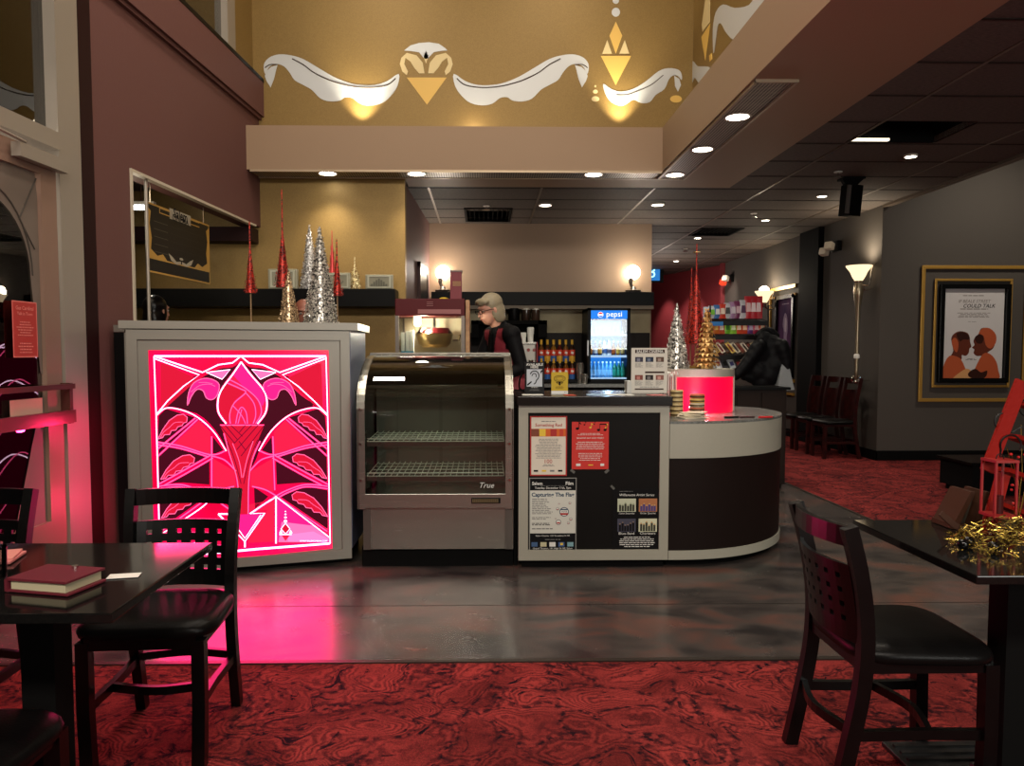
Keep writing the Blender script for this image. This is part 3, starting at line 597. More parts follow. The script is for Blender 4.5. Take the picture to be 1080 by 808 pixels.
cell([(484,526),(648,648),(650,664),(484,664)],E_PINK,l=.0078); cell([(500,600),(600,612),(648,650),(648,664),(490,664)],E_LPINK,l=.0082); cell([(520,640),(600,630),(648,654),(648,662),(520,662)],E_LAV,l=.0086)
cell([(484,526),(484,560),(360,570),(400,545)],E_RED); cell([(400,575),(446,575),(476,530),(476,662),(395,666)],E_RED,l=.0079)
cell([(330,578),(445,574),(385,655)],E_PINK,l=.0083)
cell([(262,128),(338,119),(312,150)],E_LPINK,both=True)
# flower
cell(smooth_poly([(372,95),(345,135),(312,180),(300,215),(303,255),(325,290),(422,290),(447,255),(452,215),(438,180),(400,135)],k=3),E_RED,l=.0085)
cell([(372,98),(345,135),(372,165),(400,190),(440,235),(449,215),(436,180),(402,138)],E_PINK,l=.0088)
cell([(318,160),(385,190),(350,220),(330,288),(303,252),(301,215)],E_MID,l=.0088)
# leaves beside the flower
LFt=[(203,232),(206,195),(222,162),(255,147),(285,152),(303,168),(296,200),(280,214),(262,208),(252,186),(232,182),(214,205)]
cell(smooth_poly(LFt,k=3),E_PINK,both=True,l=.0088); stroke(smooth_poly(LFt,k=3),E_LINE2,.0028,both=True,sm=False,glow=False); stroke([(214,190),(240,170),(270,165),(290,172)],E_LINE2,.0018,both=True,glow=False); stroke([(238,160),(262,160),(282,164)],E_LINE2,.0015,both=True,glow=False)
# serrated side leaves
for dx,dy,mm in ((0,0,1),(8,128,1),(10,250,1)):
    q=[(110,338),(125,308),(145,280),(170,263),(190,260),(202,270),(200,285),(190,288),(186,296),(172,300),(166,310),(152,312),(146,324),(130,325),(124,334)]
    q=[(x+dx*(1+(x-110)*.02),y+dy) for x,y in q]
    for bth in (0,1):
        qq=[mir(p) for p in q] if bth else q
        if bth: qq=[(x+5,y-dy*.02) for x,y in qq]
        cell(qq,E_MID,l=.0088); stroke(qq+[qq[0]],E_LINE2,.0024,sm=False,glow=False); stroke([((a[0]+c_[0])/2,(a[1]+c_[1])/2) for a,c_ in zip(qq[:6],qq[14:8:-1])],E_LINE2,.0014,glow=False)
# border
stroke([(97,77),(640,77)],r=.0052); stroke([(97,77),(104,265)]); stroke([(104,265),(116,714)],r=.003); stroke([(116,714),(420,686),(652,668)],r=.006,sm=False); stroke([(640,80),(645,262)]); stroke([(645,262),(653,668)],r=.003)
stroke([(97,77),(250,128),(300,104),(345,98),(371,77),(396,98),(440,104),(494,128),(640,77)],sm=False,r=.0036)
stroke([(97,84),(240,136),(190,172),(140,218),(104,262)],sm=False); stroke([(640,84),(502,136),(552,172),(602,218),(645,262)],sm=False)
stroke([(104,265),(135,241),(185,247),(235,270),(285,315),(325,376)],both=True)
stroke([(235,276),(110,392)],E_LINE2,both=True); stroke([(228,272),(106,372)],E_LINE2,both=True)
stroke([(104,348),(180,360),(275,388),(322,376)],E_LINE2,both=True); stroke([(104,356),(180,368),(270,395)],E_LINE2,both=True)
stroke([(279,330),(279,500)],E_LINE2,both=True); 
stroke([(275,390),(190,438),(110,482)],E_LINE2,both=True); stroke([(283,398),(200,446),(130,484)],E_LINE2,both=True)
stroke([(279,392),(320,405),(356,440)],E_LINE2,both=True); stroke([(108,488),(180,482),(240,500),(275,518)],E_LINE2,both=True); stroke([(108,496),(180,489),(235,506),(270,524)],E_LINE2,both=True)
stroke([(275,518),(310,498),(350,488)],E_LINE2,both=True); stroke([(273,520),(190,580),(118,630)],E_LINE2,both=True); stroke([(278,520),(355,575)],E_LINE2,both=True)
stroke([(300,575),(345,575)],r=.004); stroke([(300,575),(384,662),(446,572),(400,574),(482,520)],sm=False,r=.0042); stroke([(330,578),(384,652),(434,578)],sm=False,r=.0028)
stroke([(482,520),(482,668)],r=.004); stroke([(482,520),(652,650)]); stroke([(118,640),(240,560),(284,520)],E_LINE,.003); stroke([(384,662),(384,680)],r=.004)
stroke([(118,712),(240,660),(300,640)],E_LINE,.003)
# flower outlines
stroke([(372,95),(345,135),(312,180),(299,215),(301,255),(325,290)],r=.0036); stroke([(372,95),(402,135),(440,180),(453,215),(449,255),(424,290)],r=.0036)
stroke([(325,160),(370,180),(386,192),(350,225),(336,260),(338,290)],E_LINE2,.0026,sm=True); stroke([(330,148),(385,178),(425,215),(436,255),(418,290)],E_LINE2,.0026)
stroke([(386,192),(412,225),(418,262),(410,290)],E_LINE2,.0022); stroke([(355,290),(362,255),(374,238),(388,255),(392,290)],E_LINE2,.0022); stroke([(345,232),(372,262),(386,290)],E_LINE2,.002); stroke([(374,245),(362,290)],E_LINE2,.002)
stroke([(262,128),(338,119),(312,150),(262,128)],E_LINE,.002,both=True,sm=False,glow=False)
# woven cup and stem
cell([(305,295),(445,295),(402,400),(420,345),(395,480),(395,575),(365,575),(362,480),(318,335),(345,380)],E_MID,l=.0088)
stroke([(305,295),(445,295)],E_LINE2,.0026)
for a_,c_ in (((305,295),(352,352)),((322,295),(360,340)),((340,295),(376,330)),((445,295),(372,392)),((425,295),(358,372)),((405,295),(350,352)),((385,295),(366,318)),((365,345),(385,372))): stroke([a_,c_],E_DL,.0022,glow=False,l=.0118); 
stroke([(318,320),(335,385),(360,470),(366,575)],E_LINE2,.0026); stroke([(432,345),(408,400),(396,470),(394,575)],E_LINE2,.0026); stroke([(326,340),(350,400),(372,480)],E_DL,.002,glow=False); stroke([(424,340),(398,405),(380,480)],E_DL,.002,glow=False); stroke([(345,352),(366,410),(374,460)],E_LINE2,.002,glow=False); stroke([(410,345),(390,405),(378,460)],E_LINE2,.002,glow=False)
# small emblem and web address in the corner
for pts_,m_ in (([(512,606),(500,622),(512,636),(524,622)],E_MID),([(500,642),(526,642),(512,660)],E_RED),([(492,636),(502,636),(498,624)],E_LINE),([(524,636),(534,636),(528,624)],E_LINE)): cell(pts_,m_,l=.0092)
stroke([(512,604),(498,622),(512,638),(526,622),(512,604)],E_LINE,.0018,sm=False,glow=False); stroke([(492,640),(532,640)],E_LINE,.002,glow=False)
for y_,r_ in ((598,4.5),(586,3.2),(576,2.4),(567,1.8)): cell([(512+r_*1.3*math.cos(i*PI/5),y_+r_*math.sin(i*PI/5)) for i in range(10)],E_LINE,l=.0092)
p_=zp(600,660,.0095); q_=zp(601,660,.0095); text('WWW.SALEMCINEMA.COM', frameM(p_, q_-p_, NF, .001), E_LINE, art, width=.165, name='web_address')
# the counter's end panel faces the glass door and shows only in its reflection
E0=Vector((-2.03,4.44,0)); E1=Vector((-2.155,5.12,0)); UE=(E1-E0).normalized(); NE=Vector((-UE.y,UE.x,0)); LE=(E1-E0).length
def ep(u,z,l): return E0+UE*u+NE*l+Vector((0,0,z))
b=MB()
for (u0,z0),(u1,z1) in (((0,.035),(LE,.10)),((0,1.38),(LE,1.45)),((0,.10),(.07,1.38)),((LE-.07,.10),(LE,1.38))): b.prism([ep(u0,z0,0),ep(u1,z0,0),ep(u1,z1,0),ep(u0,z1,0)],NE*.02)
b.build('end_frame',SILVERP,t); b=MB(); b.prism([ep(.07,.10,.002),ep(LE-.07,.10,.002),ep(LE-.07,1.38,.002),ep(.07,1.38,.002)],NE*.004); ea=b.build('lit_end_panel',E_DARK,t)
def es(pts,m=E_LINE,r=.004):
    b=MB(); b.bar([ep(u,z,.008) for u,z in smooth_poly(pts,False,5)],.0012,r*2,side=NE); b.build('etched_line',m,ea)
for k in range(5):
    z=.25+k*.23; es([(.09,z),(.22,z+.16),(.36,z+.20),(.60,z+.05)]); es([(.60,z+.02),(.45,z+.18),(.32,z+.19),(.09,z-.06)],E_LINE2)
es([(.09,.13),(.345,.13),(.60,.13)]); es([(.09,1.35),(.345,1.35),(.60,1.35)]); es([(.09,.13),(.09,.7),(.09,1.35)]); es([(.60,.13),(.60,.7),(.60,1.35)])
pe=(E0+E1)/2+NE*.04+Vector((0,0,.75))
for dz in (-.35,.1): spot('end_panel_lamp',pe+Vector((0,0,dz)),9,150,1,(1,.02,.14),pe+NE+Vector((0,0,dz-.3)),r=.03)
# ------------------------------------------------------------------ curved display case
t = thing('display_case','low stainless refrigerated display case with a curved glass front and wire shelves','display case',(-.29,5.0,0))
X0,X1=-.765,.181
def prof(k=12, y0=4.63, z0=.98, y1=5.26, z1=1.305):
    return [(y1-(y1-y0)*math.cos(i*PI/2/k), z0+(z1-z0)*math.sin(i*PI/2/k)) for i in range(k+1)]
P = [(4.63,.37)]+prof()
def band(b,x0,x1,P,t):
    n_=len(P)
    for i in range(n_-1):
        (ya,za),(yb,zb_)=P[i],P[i+1]; d=Vector((0,yb-ya,zb_-za)).normalized(); nn=Vector((0,d.z,-d.y))*t
        b.prism([(x0,ya,za),(x1,ya,za),(x1,yb,zb_),(x0,yb,zb_)], nn)
for x0,x1 in ((X0,X0+.048),(X1-.048,X1)):
    b=MB(); band(b,x0,x1,P,.02); b.build('side_trim', STEEL, t)
b=MB()
for x in (X0,X1-.012):
    pp=[(x,4.645,.37)]+[(x,y+.012,z-.01) for y,z in prof()]+[(x,5.42,1.295),(x,5.42,.37)]
    b2=[Vector(p) for p in pp]; b.tube([(x+.006,y,z) for _,y,z in pp[-3:]],.008,6)
b.box2((X0,5.40,.36),(X1,5.43,1.31)); b.build('back_frame', mat('case_dark',(34,33,32),.4), t)
for x in (X0+.004,X1-.010):
    b=MB(); b.prism([(x,y,z) for y,z in P[:-1]]+[(x,5.26,1.30),(x,5.40,1.30),(x,5.40,.37)],(.006,0,0)); b.build('side_glass', CGLASS, t)
b=MB(); band(b,X0+.048,X1-.048,[(4.634,.465)]+[(y+.004,z-.003) for y,z in prof(20)],.006)
b.build('curved_glass', CGLASS, t, smooth=40)
b=MB(); b.box2((X0,5.20,1.298),(X1,5.43,1.318),bev=.004); b.build('top_cap', STEEL, t)
b=MB(); b.box2((X0+.045,4.63,.378),(X1-.045,4.66,.462),bev=.003); b.box2((X0+.03,4.66,.36),(X1-.03,5.40,.40)); b.build('base_deck', STEEL, t)
b=MB(); b.box2((X0+.03,4.665,.115),(X1+.0,4.69,.365)); b.build('lower_panel', STEEL, t)
b=MB()
for x in (X0+.03,X1-.05): b.box2((x,4.655,.115),(x+.045,4.668,.365))
b.build('lower_side_trim', brushed('brushed_steel_dark',(120,116,110),.35), t)
b=MB(); b.box2((X0+.03,4.69,.115),(X1,5.40,.362)); b.box2((X0+.01,4.72,0),(X1-.0,5.40,.115)); b.build('compressor_base', MBLACK, t)
b=MB(); b.box2((X1-.255,4.622,.405),(X1-.08,4.631,.437)); g_=b.build('vent_badge', MBLACK, t)
b=MB()
for i in range(14): b.box2((X1-.248+i*.0115,4.620,.410),(X1-.243+i*.0115,4.6235,.432))
b.build('vent_slot', mat('badge_gold',(150,130,95),.4,.6), g_)
rivets=[(x,z) for x in (X0+.024,X1-.024) for z in (.55,.77,.98)]
for x,z in rivets:
    b=MB(); b.cyl((x,4.608,z),(x,4.616,z),.007,n=10); b.build('rivet', CHROME, t)
# top glass shelf with lamp, wire shelves
b=MB(); b.box2((X0+.06,4.98,1.095),(X1-.06,5.38,1.103)); b.build('glass_shelf', glass('shelf_glass',(205,210,205),.12), t)
b=MB(); b.box2((X0+.05,4.975,1.088),(X1-.09,4.985,1.106)); b.build('shelf_edge', mat('shelf_edge_grey',(70,68,62),.4,.5), t)
b=MB(); b.cyl((X0+.2,5.30,1.16),(X1-.32,5.30,1.16),.008,n=10); b.build('case_lamp', emis('case_lamp',(1,.82,.5),6), t)
b=MB(); b.cyl((X0+.65,5.30,1.16),(X1-.2,5.30,1.16),.010,n=10); b.build('case_lamp', emis('case_lamp2',(1,.8,.5),3), t)
for zz,yf in ((.775,4.72),(.565,4.69)):
    b=MB(); x0,x1=X0+.05,X1-.055
    for k in range(24): 
        x=x0+(x1-x0)*k/23; b.cyl((x,yf,zz),(x,5.22,zz+.01),.0028,n=5)
    for k in range(5): y=yf+(5.22-yf)*k/4; b.cyl((x0,y,zz-.003),(x1,y,zz-.003),.0035,n=5)
    b.cyl((x0,yf,zz+.015),(x1,yf,zz+.015),.003,n=5)
    sh=b.build('wire_shelf', WIREW, t)
    b=MB(); b.box2((x0,yf-.014,zz-.030),(x1,yf-.006,zz-.004)); b.build('price_rail', mat('price_rail',(105,85,78),.3,.2), sh)
b=MB(); b.box2((X0+.02,5.36,.40),(X1-.02,5.39,1.29)); b.build('rear_door', mat('case_rear',(120,118,108),.3,.3), t)
b=MB(); b.box2((-.31,5.35,.40),(-.285,5.362,1.06)); b.box2((X0+.16,5.35,.40),(X0+.17,5.36,1.1)); b.box2((X1-.16,5.35,.40),(X1-.15,5.36,1.1)); b.build('rear_door_stile', mat('stile_grey',(110,108,98),.4,.5), t)
text('True', frameM((X1-.16,4.630,.515),(1,0,0),(0,-1,0),.002), mat('script_white',(210,215,210),.5), t, width=.085, shear=.35)
b=MB(); b.box2((X0+.03,4.68,.402),(X1-.03,5.35,.41)); b.build('floor_tray', STEEL, t)
point('case_light',(-.3,5.02,1.21),5,(1,.85,.6),.08)
# ------------------------------------------------------------------ concession counter (framed front + round end)
t = thing('concession_counter','black concession counter with a pale frame and flyers taped to its front','counter',(.67,4.95,0))
cx0,cx1=.212,1.128
b=MB(); b.box2((cx0+.02,4.666,.0),(cx1-.02,5.30,.99)); b.build('carcass', MBLACK, t)
b=MB(); 
for p,q in (((cx0,.955),(cx1,1.0)),((cx0,.05),(cx1,.112)),((cx0,.112),(cx0+.058,.955)),((cx1-.056,.112),(cx1,.955))): b.box2((p[0],4.63,p[1]),(q[0],4.665,q[1]))
b.build('front_frame', FRAMEW, t)
b=MB(); b.box2((cx0+.05,4.6485,.11),(cx1-.05,4.6595,.96)); b.build('front_panel', mat('black_panel',(20,18,17),.45), t)
b=MB(); b.box2((cx0-.01,4.60,1.0),(cx1+.012,5.34,1.055),bev=.004); b.build('countertop', mat('dark_counter_laminate',(24,21,20),.22), t)
t = thing('round_counter','low rounded counter end with pale curved bands and dark curved panel','counter',(1.4,5.5,0))
RC=Vector((1.2,5.53,0))
def rc(r, z, y1=6.9, k=20):
    q=.9-r
    pts=[(1.131,5.53-r,z)]+[(RC.x+r*math.sin(i*PI/2/k),RC.y-r*math.cos(i*PI/2/k),z) for i in range(k+1)]+[(RC.x+r,5.68,z),(RC.x+r-.03,5.80,z),(RC.x+r-.11,5.90-q*.5,z),(RC.x+r-.25,5.95-q,z),(1.131,5.95-q,z)]
    return [Vector(p) for p in pts]
b=MB(); b.prism(rc(.9,.885),(0,0,.016)); b.build('countertop', GREYTOP, t, smooth=30)
b=MB(); b.prism(rc(.9,.675),(0,0,.21)); b.build('upper_band', FRAMEW, t, smooth=30)
b=MB(); b.prism(rc(.895,.10),(0,0,.575)); b.build('curved_panel', mat('dark_brown_panel',(27,19,17),.5), t, smooth=30)
b=MB(); b.prism(rc(.902,.05),(0,0,.056)); b.build('lower_band', FRAMEW, t, smooth=30)
b=MB(); b.prism(rc(.84,.0),(0,0,.05)); b.build('kick', MBLACK, t, smooth=30)
# red lit drum on the round counter
DC=Vector((1.444,5.55,0)); DR=.36
def dr(r,z,k=40,a0=0,a1=2*PI): return [Vector((DC.x+r*math.sin(a0+(a1-a0)*i/k),DC.y-r*math.cos(a0+(a1-a0)*i/k),z)) for i in range(k)]
t = thing('display_drum','red glowing round display drum topped by a pale disc','display stand',(DC.x,DC.y,.901))
b=MB(); b.prism(dr(DR-.01,.901),(0,0,.25))
def drum_mat():
    m=bpy.data.materials.new('drum_red_acrylic'); m.use_nodes=True; nt=m.node_tree; b_=nt.nodes['Principled BSDF']
    b_.inputs['Base Color'].default_value=(.55,.0,.02,1); b_.inputs['Roughness'].default_value=.3; b_.inputs['Emission Color'].default_value=(1,.002,.045,1); b_.inputs['Emission Strength'].default_value=.7; return m
b.build('red_shell', drum_mat(), t, smooth=30)
b=MB(); b.prism(dr(DR,1.151),(0,0,.052)); b.build('top_disc', FRAMEW, t, smooth=30)
b=MB(); b.box2((1.789,5.49,.901),(1.804,5.52,1.151)); b.build('edge_post', ALU, t)
b=MB(); b.ball((1.444,5.20,.945),.045,(1,.35,.8)); b.build('bulb_lens', emis('drum_bulb',(1,.75,.9),5), t, smooth=60)
point('drum_lamp',(1.444,5.09,.99),7,(1,.45,.62),.04)
# black plinth closing the gap behind the cases
b=MB(); b.box2((X0+.02,4.695,0),(X1,4.715,.11)); tag(b.build('kick_board', MBLACK),'black kick board running under the display case','kick board')
b=MB(); b.box2((X1+.006,4.70,0),(cx0-.004,5.3,.98)); tag(b.build('filler_panel', MBLACK),'narrow black filler panel between display case and concession counter','panel')
# ------------------------------------------------------------------ flyers on the counter front
PY=4.6455
def flyer(name,label,x0,y0,x1,y1,m,Y=PY,cat='flyer',group=None,th=.0012):
    p=at((x0+x1)/2,(y0+y1)/2,Y); w=(at(x1,y0,Y)-at(x0,y0,Y)).length; h=(at(x0,y0,Y)-at(x0,y1,Y)).length
    t=thing(name,label,cat,(p.x,p.y,p.z-h/2),0,group); s=Sheet((p.x,Y,p.z),(1,0,0),(0,-1,0),w,h,t,th); s.body(m); return t,s
K=lambda n,c,r=.7: mat('ink_'+n,c,r)
REDI=K('red',(168,40,36)); BLKI=K('black',(20,20,22)); GRYI=K('grey',(120,120,118)); NAVY=K('navy',(40,66,92)); WHI=K('white',(220,220,215)); ORG=K('orange',(205,95,30)); YEL=K('yellow',(225,190,60))
t,s=flyer('event_flyer','white flyer with a red border and orange picture strip, Something Red',559,439,598,502,K('cream_paper',(214,205,190)))
s.border(.035,REDI); s.text('Something Red',.5,.155,.72,REDI,bold=.01); s.lines(.2,.08,.8,.11,1,GRYI); s.rect(.03,.21,.97,.34,ORG)
for i,(a,c,m_) in enumerate(((.03,.25,K('p1',(120,60,40))),(.25,.42,YEL),(.55,.72,REDI),(.8,.9,K('p2',(190,60,40))))): s.rect(a,.215,c,.335,m_,l=2)
s.lines(.12,.38,.88,.72,14,GRYI,.35,seed=3); s.text('100',.5,.755,.2,REDI); s.lines(.3,.81,.7,.85,2,GRYI,.4)
for i in range(4): s.rect(.1+i*.22,.90,.22+i*.22,.93,(BLKI,YEL,GRYI,BLKI)[i],l=2)
t,s=flyer('event_flyer','red flyer with music notes along its top edge',603,445,642,495,K('red_paper',(196,44,36)))
s.text("SEASON'S EAT AND MERRY",.5,.34,.74,WHI,h=.035); s.lines(.12,.24,.88,.30,2,WHI,.3,seed=4); s.lines(.1,.42,.9,.60,5,WHI,.3,seed=5); s.lines(.15,.66,.85,.84,5,WHI,.28,seed=6)
s.rect(.12,.88,.24,.93,WHI,l=2); s.rect(.78,.88,.88,.93,WHI,l=2); s.rect(.45,.9,.58,.92,YEL,l=2)
def note(s,x,y,k,m,two=False):
    a=s.w/s.h
    s.poly([(x+.04*k*math.cos(i*PI/5),y+a*.03*k*math.sin(i*PI/5)) for i in range(10)],m); s.poly([(x+.028*k,y),(x+.04*k,y),(x+.04*k,y-.12*k),(x+.028*k,y-.12*k)],m)
    if two:
        s.poly([(x+.16*k+.04*k*math.cos(i*PI/5),y+a*.03*k*math.sin(i*PI/5)) for i in range(10)],m); s.poly([(x+.188*k,y),(x+.2*k,y),(x+.2*k,y-.12*k),(x+.188*k,y-.12*k)],m); s.poly([(x+.028*k,y-.10*k),(x+.2*k,y-.10*k),(x+.2*k,y-.12*k),(x+.028*k,y-.12*k)],m)
    else: s.poly([(x+.04*k,y-.12*k),(x+.1*k,y-.07*k),(x+.04*k,y-.085*k)],m)
note(s,.15,.14,1.2,BLKI); note(s,.72,.17,1.1,BLKI,True); note(s,.5,.12,.8,YEL); note(s,.92,.12,.7,YEL); note(s,.34,.06,.6,BLKI); note(s,.6,.05,.5,BLKI)
b=MB(); b.box((at(604,496,PY).x,PY-.003,at(604,497,PY).z),(.03,.001,.016),ry=.7); b.box((at(640,496,PY).x,PY-.003,at(640,497,PY).z),(.03,.001,.016),ry=-.7); b.build('tape', K('tape',(95,95,92),.3), t)
t,s=flyer('film_poster','black and white Salem Film poster reading Capturing The Flag',558,504,608,582,BLKI)
s.border(.018,K('dull_white',(130,130,126))); s.text('Salem',.17,.075,.22,WHI,bold=.02); s.text('Film',.85,.075,.16,WHI,bold=.02); s.lines(.1,.105,.9,.115,1,GRYI); s.text('Tuesday, December 11th, 7pm',.5,.14,.76,WHI,bold=.01)
s.rect(.02,.17,.98,.75,K('paper2',(205,205,196)),l=1); s.text('Capturing The Flag',.5,.235,.9,NAVY,bold=.03); s.lines(.06,.28,.52,.50,10,GRYI,.45,False,seed=8); s.lines(.06,.53,.56,.57,2,GRYI,.5,False,seed=9); s.lines(.06,.61,.5,.65,2,BLKI,.5,False,seed=10); s.lines(.06,.68,.62,.71,1,GRYI,.5,False,seed=11)
ra=s.w/s.h
def circ(s,x,y,r,m,l=2): s.poly([(x+r*math.cos(i*PI/8),y+r*ra*math.sin(i*PI/8)) for i in range(16)],m,l=l)
circ(s,.74,.46,.10,NAVY,2); circ(s,.74,.46,.085,WHI,3); s.rect(.66,.475,.82,.50,REDI,l=4); s.rect(.665,.42,.815,.435,NAVY,l=4); s.text('VOTE',.74,.455,.12,BLKI,l=5)
for x,y,r in ((.60,.42,.035),(.63,.35,.02),(.62,.60,.06),(.88,.56,.035),(.83,.61,.03),(.86,.34,.03),(.56,.55,.018)): circ(s,x,y,r,GRYI,2); circ(s,x,y,r*.75,WHI,3); s.rect(x-r*.6,y,x+r*.6,y+r*.3,REDI,l=4)
s.text('Salem Cinema, 1127 Broadway St NE',.5,.785,.72,WHI); s.lines(.25,.83,.75,.85,1,GRYI)
for i,m_ in enumerate((K('b1',(60,90,130)),K('b2',(190,185,150)),WHI,K('b3',(60,90,140)),K('b4',(120,160,170)))): s.rect(.05+i*.19,.87,.18+i*.19,.93,m_,l=2)
s.rect(.66,.88,.72,.91,YEL,l=3); s.text('Grand Theater, 191 High St NE, Salem',.5,.958,.84,WHI)
t,s=flyer('concert_poster','dark artist series poster with four small group photos',646,516,697,582,K('dark_poster',(18,17,18),.5))
s.text('Willamette Artist Series',.5,.09,.72,WHI,shear=.25); s.lines(.1,.03,.45,.045,1,GRYI,seed=12)
for (x,y),cs in (((.1,.15),((190,195,170),(60,60,50),(150,160,130))),((.54,.15),((170,110,70),(70,60,120),(190,150,100))),((.1,.47),((70,70,85),(25,22,25),(120,100,90))),((.54,.47),((205,205,175),(60,20,25),(190,190,165)))):
    s.rect(x,y,x+.38,y+.21,K('ph%d'%int(x*100+y*10),cs[0]),l=1)
    for i in range(6): h_=random.uniform(.08,.14); s.rect(x+.03+i*.055,y+.20-h_,x+.075+i*.055,y+.20,K('phb%d'%cs[1][0],cs[1]),l=2,name='photo_figure'); circ(s,x+.052+i*.055,y+.19-h_,.018,K('phc%d'%cs[2][0],cs[2]),3)
for (x,y,tx) in ((.29,.385,'Cuban Ensemble'),(.73,.385,'Guitar Quartet'),(.29,.705,'Blues Band'),(.73,.705,'Choristers')): s.text(tx,x,y,.32,WHI)
s.lines(.12,.76,.9,.94,6,WHI,.4,seed=13)
b=MB(); q=at(646,514,PY); b.box((q.x,PY-.004,q.z),(.03,.001,.014),ry=.8); b.build('tape', K('tape',(95,95,92),.3), t)
pl=area('panel_light',(0,0,0),1.0,1.15,24,(1,.015,.15)); cen=(A+B_)/2+NF*.03+Vector((0,0,.78)); pl.location=cen; pl.rotation_euler=NF.to_track_quat('-Z','Y').to_euler(); pl.rotation_euler=(-NF).to_track_quat('Z','Y').to_euler()
# ================================================================== CHAIRS AND TABLES
def dome(b, w, d, z0, z1, n=14, front=1.0):
    """padded seat : rounded-square cushion"""
    rings=[]
    def ring(k, z):
        pts=[]
        for j in range(40):
            a=j*2*PI/40; c,s_=math.cos(a),math.sin(a); e=.42
            x=abs(c)**e*math.copysign(1,c)*w/2*k; y=abs(s_)**e*math.copysign(1,s_)*d/2*k
            x*= 1 - .06*(y/(d/2)); pts.append(b.b.verts.new((x,y,z)))
        return pts
    for k,z in ((.93,z0),(.985,z0+.006),(1,z0+(z1-z0)*.35),(.985,z0+(z1-z0)*.55),(.94,z0+(z1-z0)*.75),(.82,z0+(z1-z0)*.9),(.55,z1-.002),(.2,z1)): rings.append(ring(k,z))
    for i in range(len(rings)-1):
        for j in range(40): b.b.faces.new((rings[i][j],rings[i][(j+1)%40],rings[i+1][(j+1)%40],rings[i+1][j]))
    b.b.faces.new(rings[0][::-1]); b.b.faces.new(rings[-1])
def make_chair(label, group, seat=.46, top=.82, wood=WOODBLK, tall=False):
    t=thing('dining_chair',label,'chair',(0,0,0),0,group)
    for sx in (-1,1):
        b=MB(); b.bar([(sx*.170,-.185,0),(sx*.176,-.185,.2),(sx*.176,-.183,seat-.045)],.040,.040,side=(1,0,0)); b.build('leg',wood,t)
        pts=smooth_poly([(sx*.172,.255,0),(sx*.172,.222,.16),(sx*.174,.192,.32),(sx*.176,.182,seat),(sx*.178,.190,seat+.12*(top-seat)/.36),(sx*.182,.212,seat+.24*(top-seat)/.36),(sx*.186,.245,top)],False,4)
        b=MB(); b.bar(pts,.034,.042,side=(1,0,0)); b.build('leg',wood,t)
    b=MB(); b.box2((-.17,-.20,seat-.07),(.17,-.172,seat-.03)); b.box2((-.17,.168,seat-.07),(.17,.195,seat-.03))
    for sx in (-1,1): b.box2((sx*.163,-.18,seat-.07),(sx*.188,.18,seat-.03))
    b.build('seat_frame',wood,t)
    b=MB(); dome(b,.43,.42,seat-.042,seat+.016); b.build('seat',BLKLEATH,t,smooth=60)
    b=MB()
    for sx in (-1,1): b.bar([(sx*.172,-.18,.20),(sx*.166,0,.20),(sx*.173,.215,.20)],.030,.020,side=(0,0,1))
    b.bar(smooth_poly([(-.168,-.02,.20),(0,-.06,.20),(.168,-.02,.20)],False,6),.028,.018,side=(0,0,1))
    b.bar(smooth_poly([(-.168,.212,.21),(0,.25,.21),(.168,.212,.21)],False,6),.028,.018,side=(0,0,1))
    b.build('stretcher',wood,t)
    # curved back : rail, slot, pierced panel
    f=(top-seat)/.36
    def yb(x,z):
        v=(z-seat)/(top-seat); base=.182+.063*max(0,v)**1.4; return base+.040*(1-(x/.18)**2)
    xs=[-.172]
    for i in range(6): c_=-.125+i*.05; xs+= [c_-.009,c_+.009]
    xs.append(.172)
    zs=[seat+.01]; rows=4 if not tall else 0
    for i in range(rows): c_=seat+.075+i*.043*f; zs+=[c_-.008,c_+.008]
    zs+=[seat+.245*f] if not tall else [seat+.10,seat+.20,seat+.30,seat+.38]
    b=MB(); G={}
    def V(x,z,o): 
        k=(round(x,4),round(z,4),o)
        if k not in G: G[k]=b.b.verts.new((x,yb(x,z)+o*.014,z))
        return G[k]
    keep=set()
    for i in range(len(xs)-1):
        for j in range(len(zs)-1):
            if rows and i%2==1 and j%2==1: continue
            keep.add((i,j))
    for i,j in keep:
        x0,x1,z0,z1=xs[i],xs[i+1],zs[j],zs[j+1]
        b.b.faces.new((V(x0,z0,0),V(x1,z0,0),V(x1,z1,0),V(x0,z1,0))); b.b.faces.new((V(x0,z1,1),V(x1,z1,1),V(x1,z0,1),V(x0,z0,1)))
        for (di,dj),(p,q) in (((-1,0),((x0,z0),(x0,z1))),((1,0),((x1,z0),(x1,z1))),((0,-1),((x0,z0),(x1,z0))),((0,1),((x0,z1),(x1,z1)))):
            if (i+di,j+dj) not in keep: b.b.faces.new((V(*p,0),V(*q,0),V(*q,1),V(*p,1)))
    b.build('back_panel',wood,t)
    b=MB(); rw=.058 if not tall else .075
    b.bar([(x,yb(x,top-rw/2),top-rw/2) for x in [-.178+.0356*i for i in range(11)]],rw,.020,side=(0,0,1)); b.build('top_rail',wood,t)
    return t
proto=make_chair('black wooden pierced-back chair between the left table and the pink panel',None)
proto.location=(-1.085,2.575,0); proto.rotation_euler=(0,0,math.radians(3))
def place(x,y,deg,label,group=None,src=proto):
    c=copy_tree(src); c.location=(x,y,0); c.rotation_euler=(0,0,math.radians(deg)); c['label']=label
    return c
GC='black pierced-back dining chairs'
proto['group']=GC
place(-1.835,2.575,2,'black wooden chair at the far left edge by the glass door'); place(-1.205,1.635,180,'black vinyl chair seat in the bottom left corner, nearest the camera'); place(1.29,2.345,90,'black wooden chair tucked under the right table, seen from its side')
corner=make_chair('mahogany waiting chair with black seat, nearest of the row along the grey wall','mahogany chairs along the grey wall',.47,1.0,MAHOG,True)
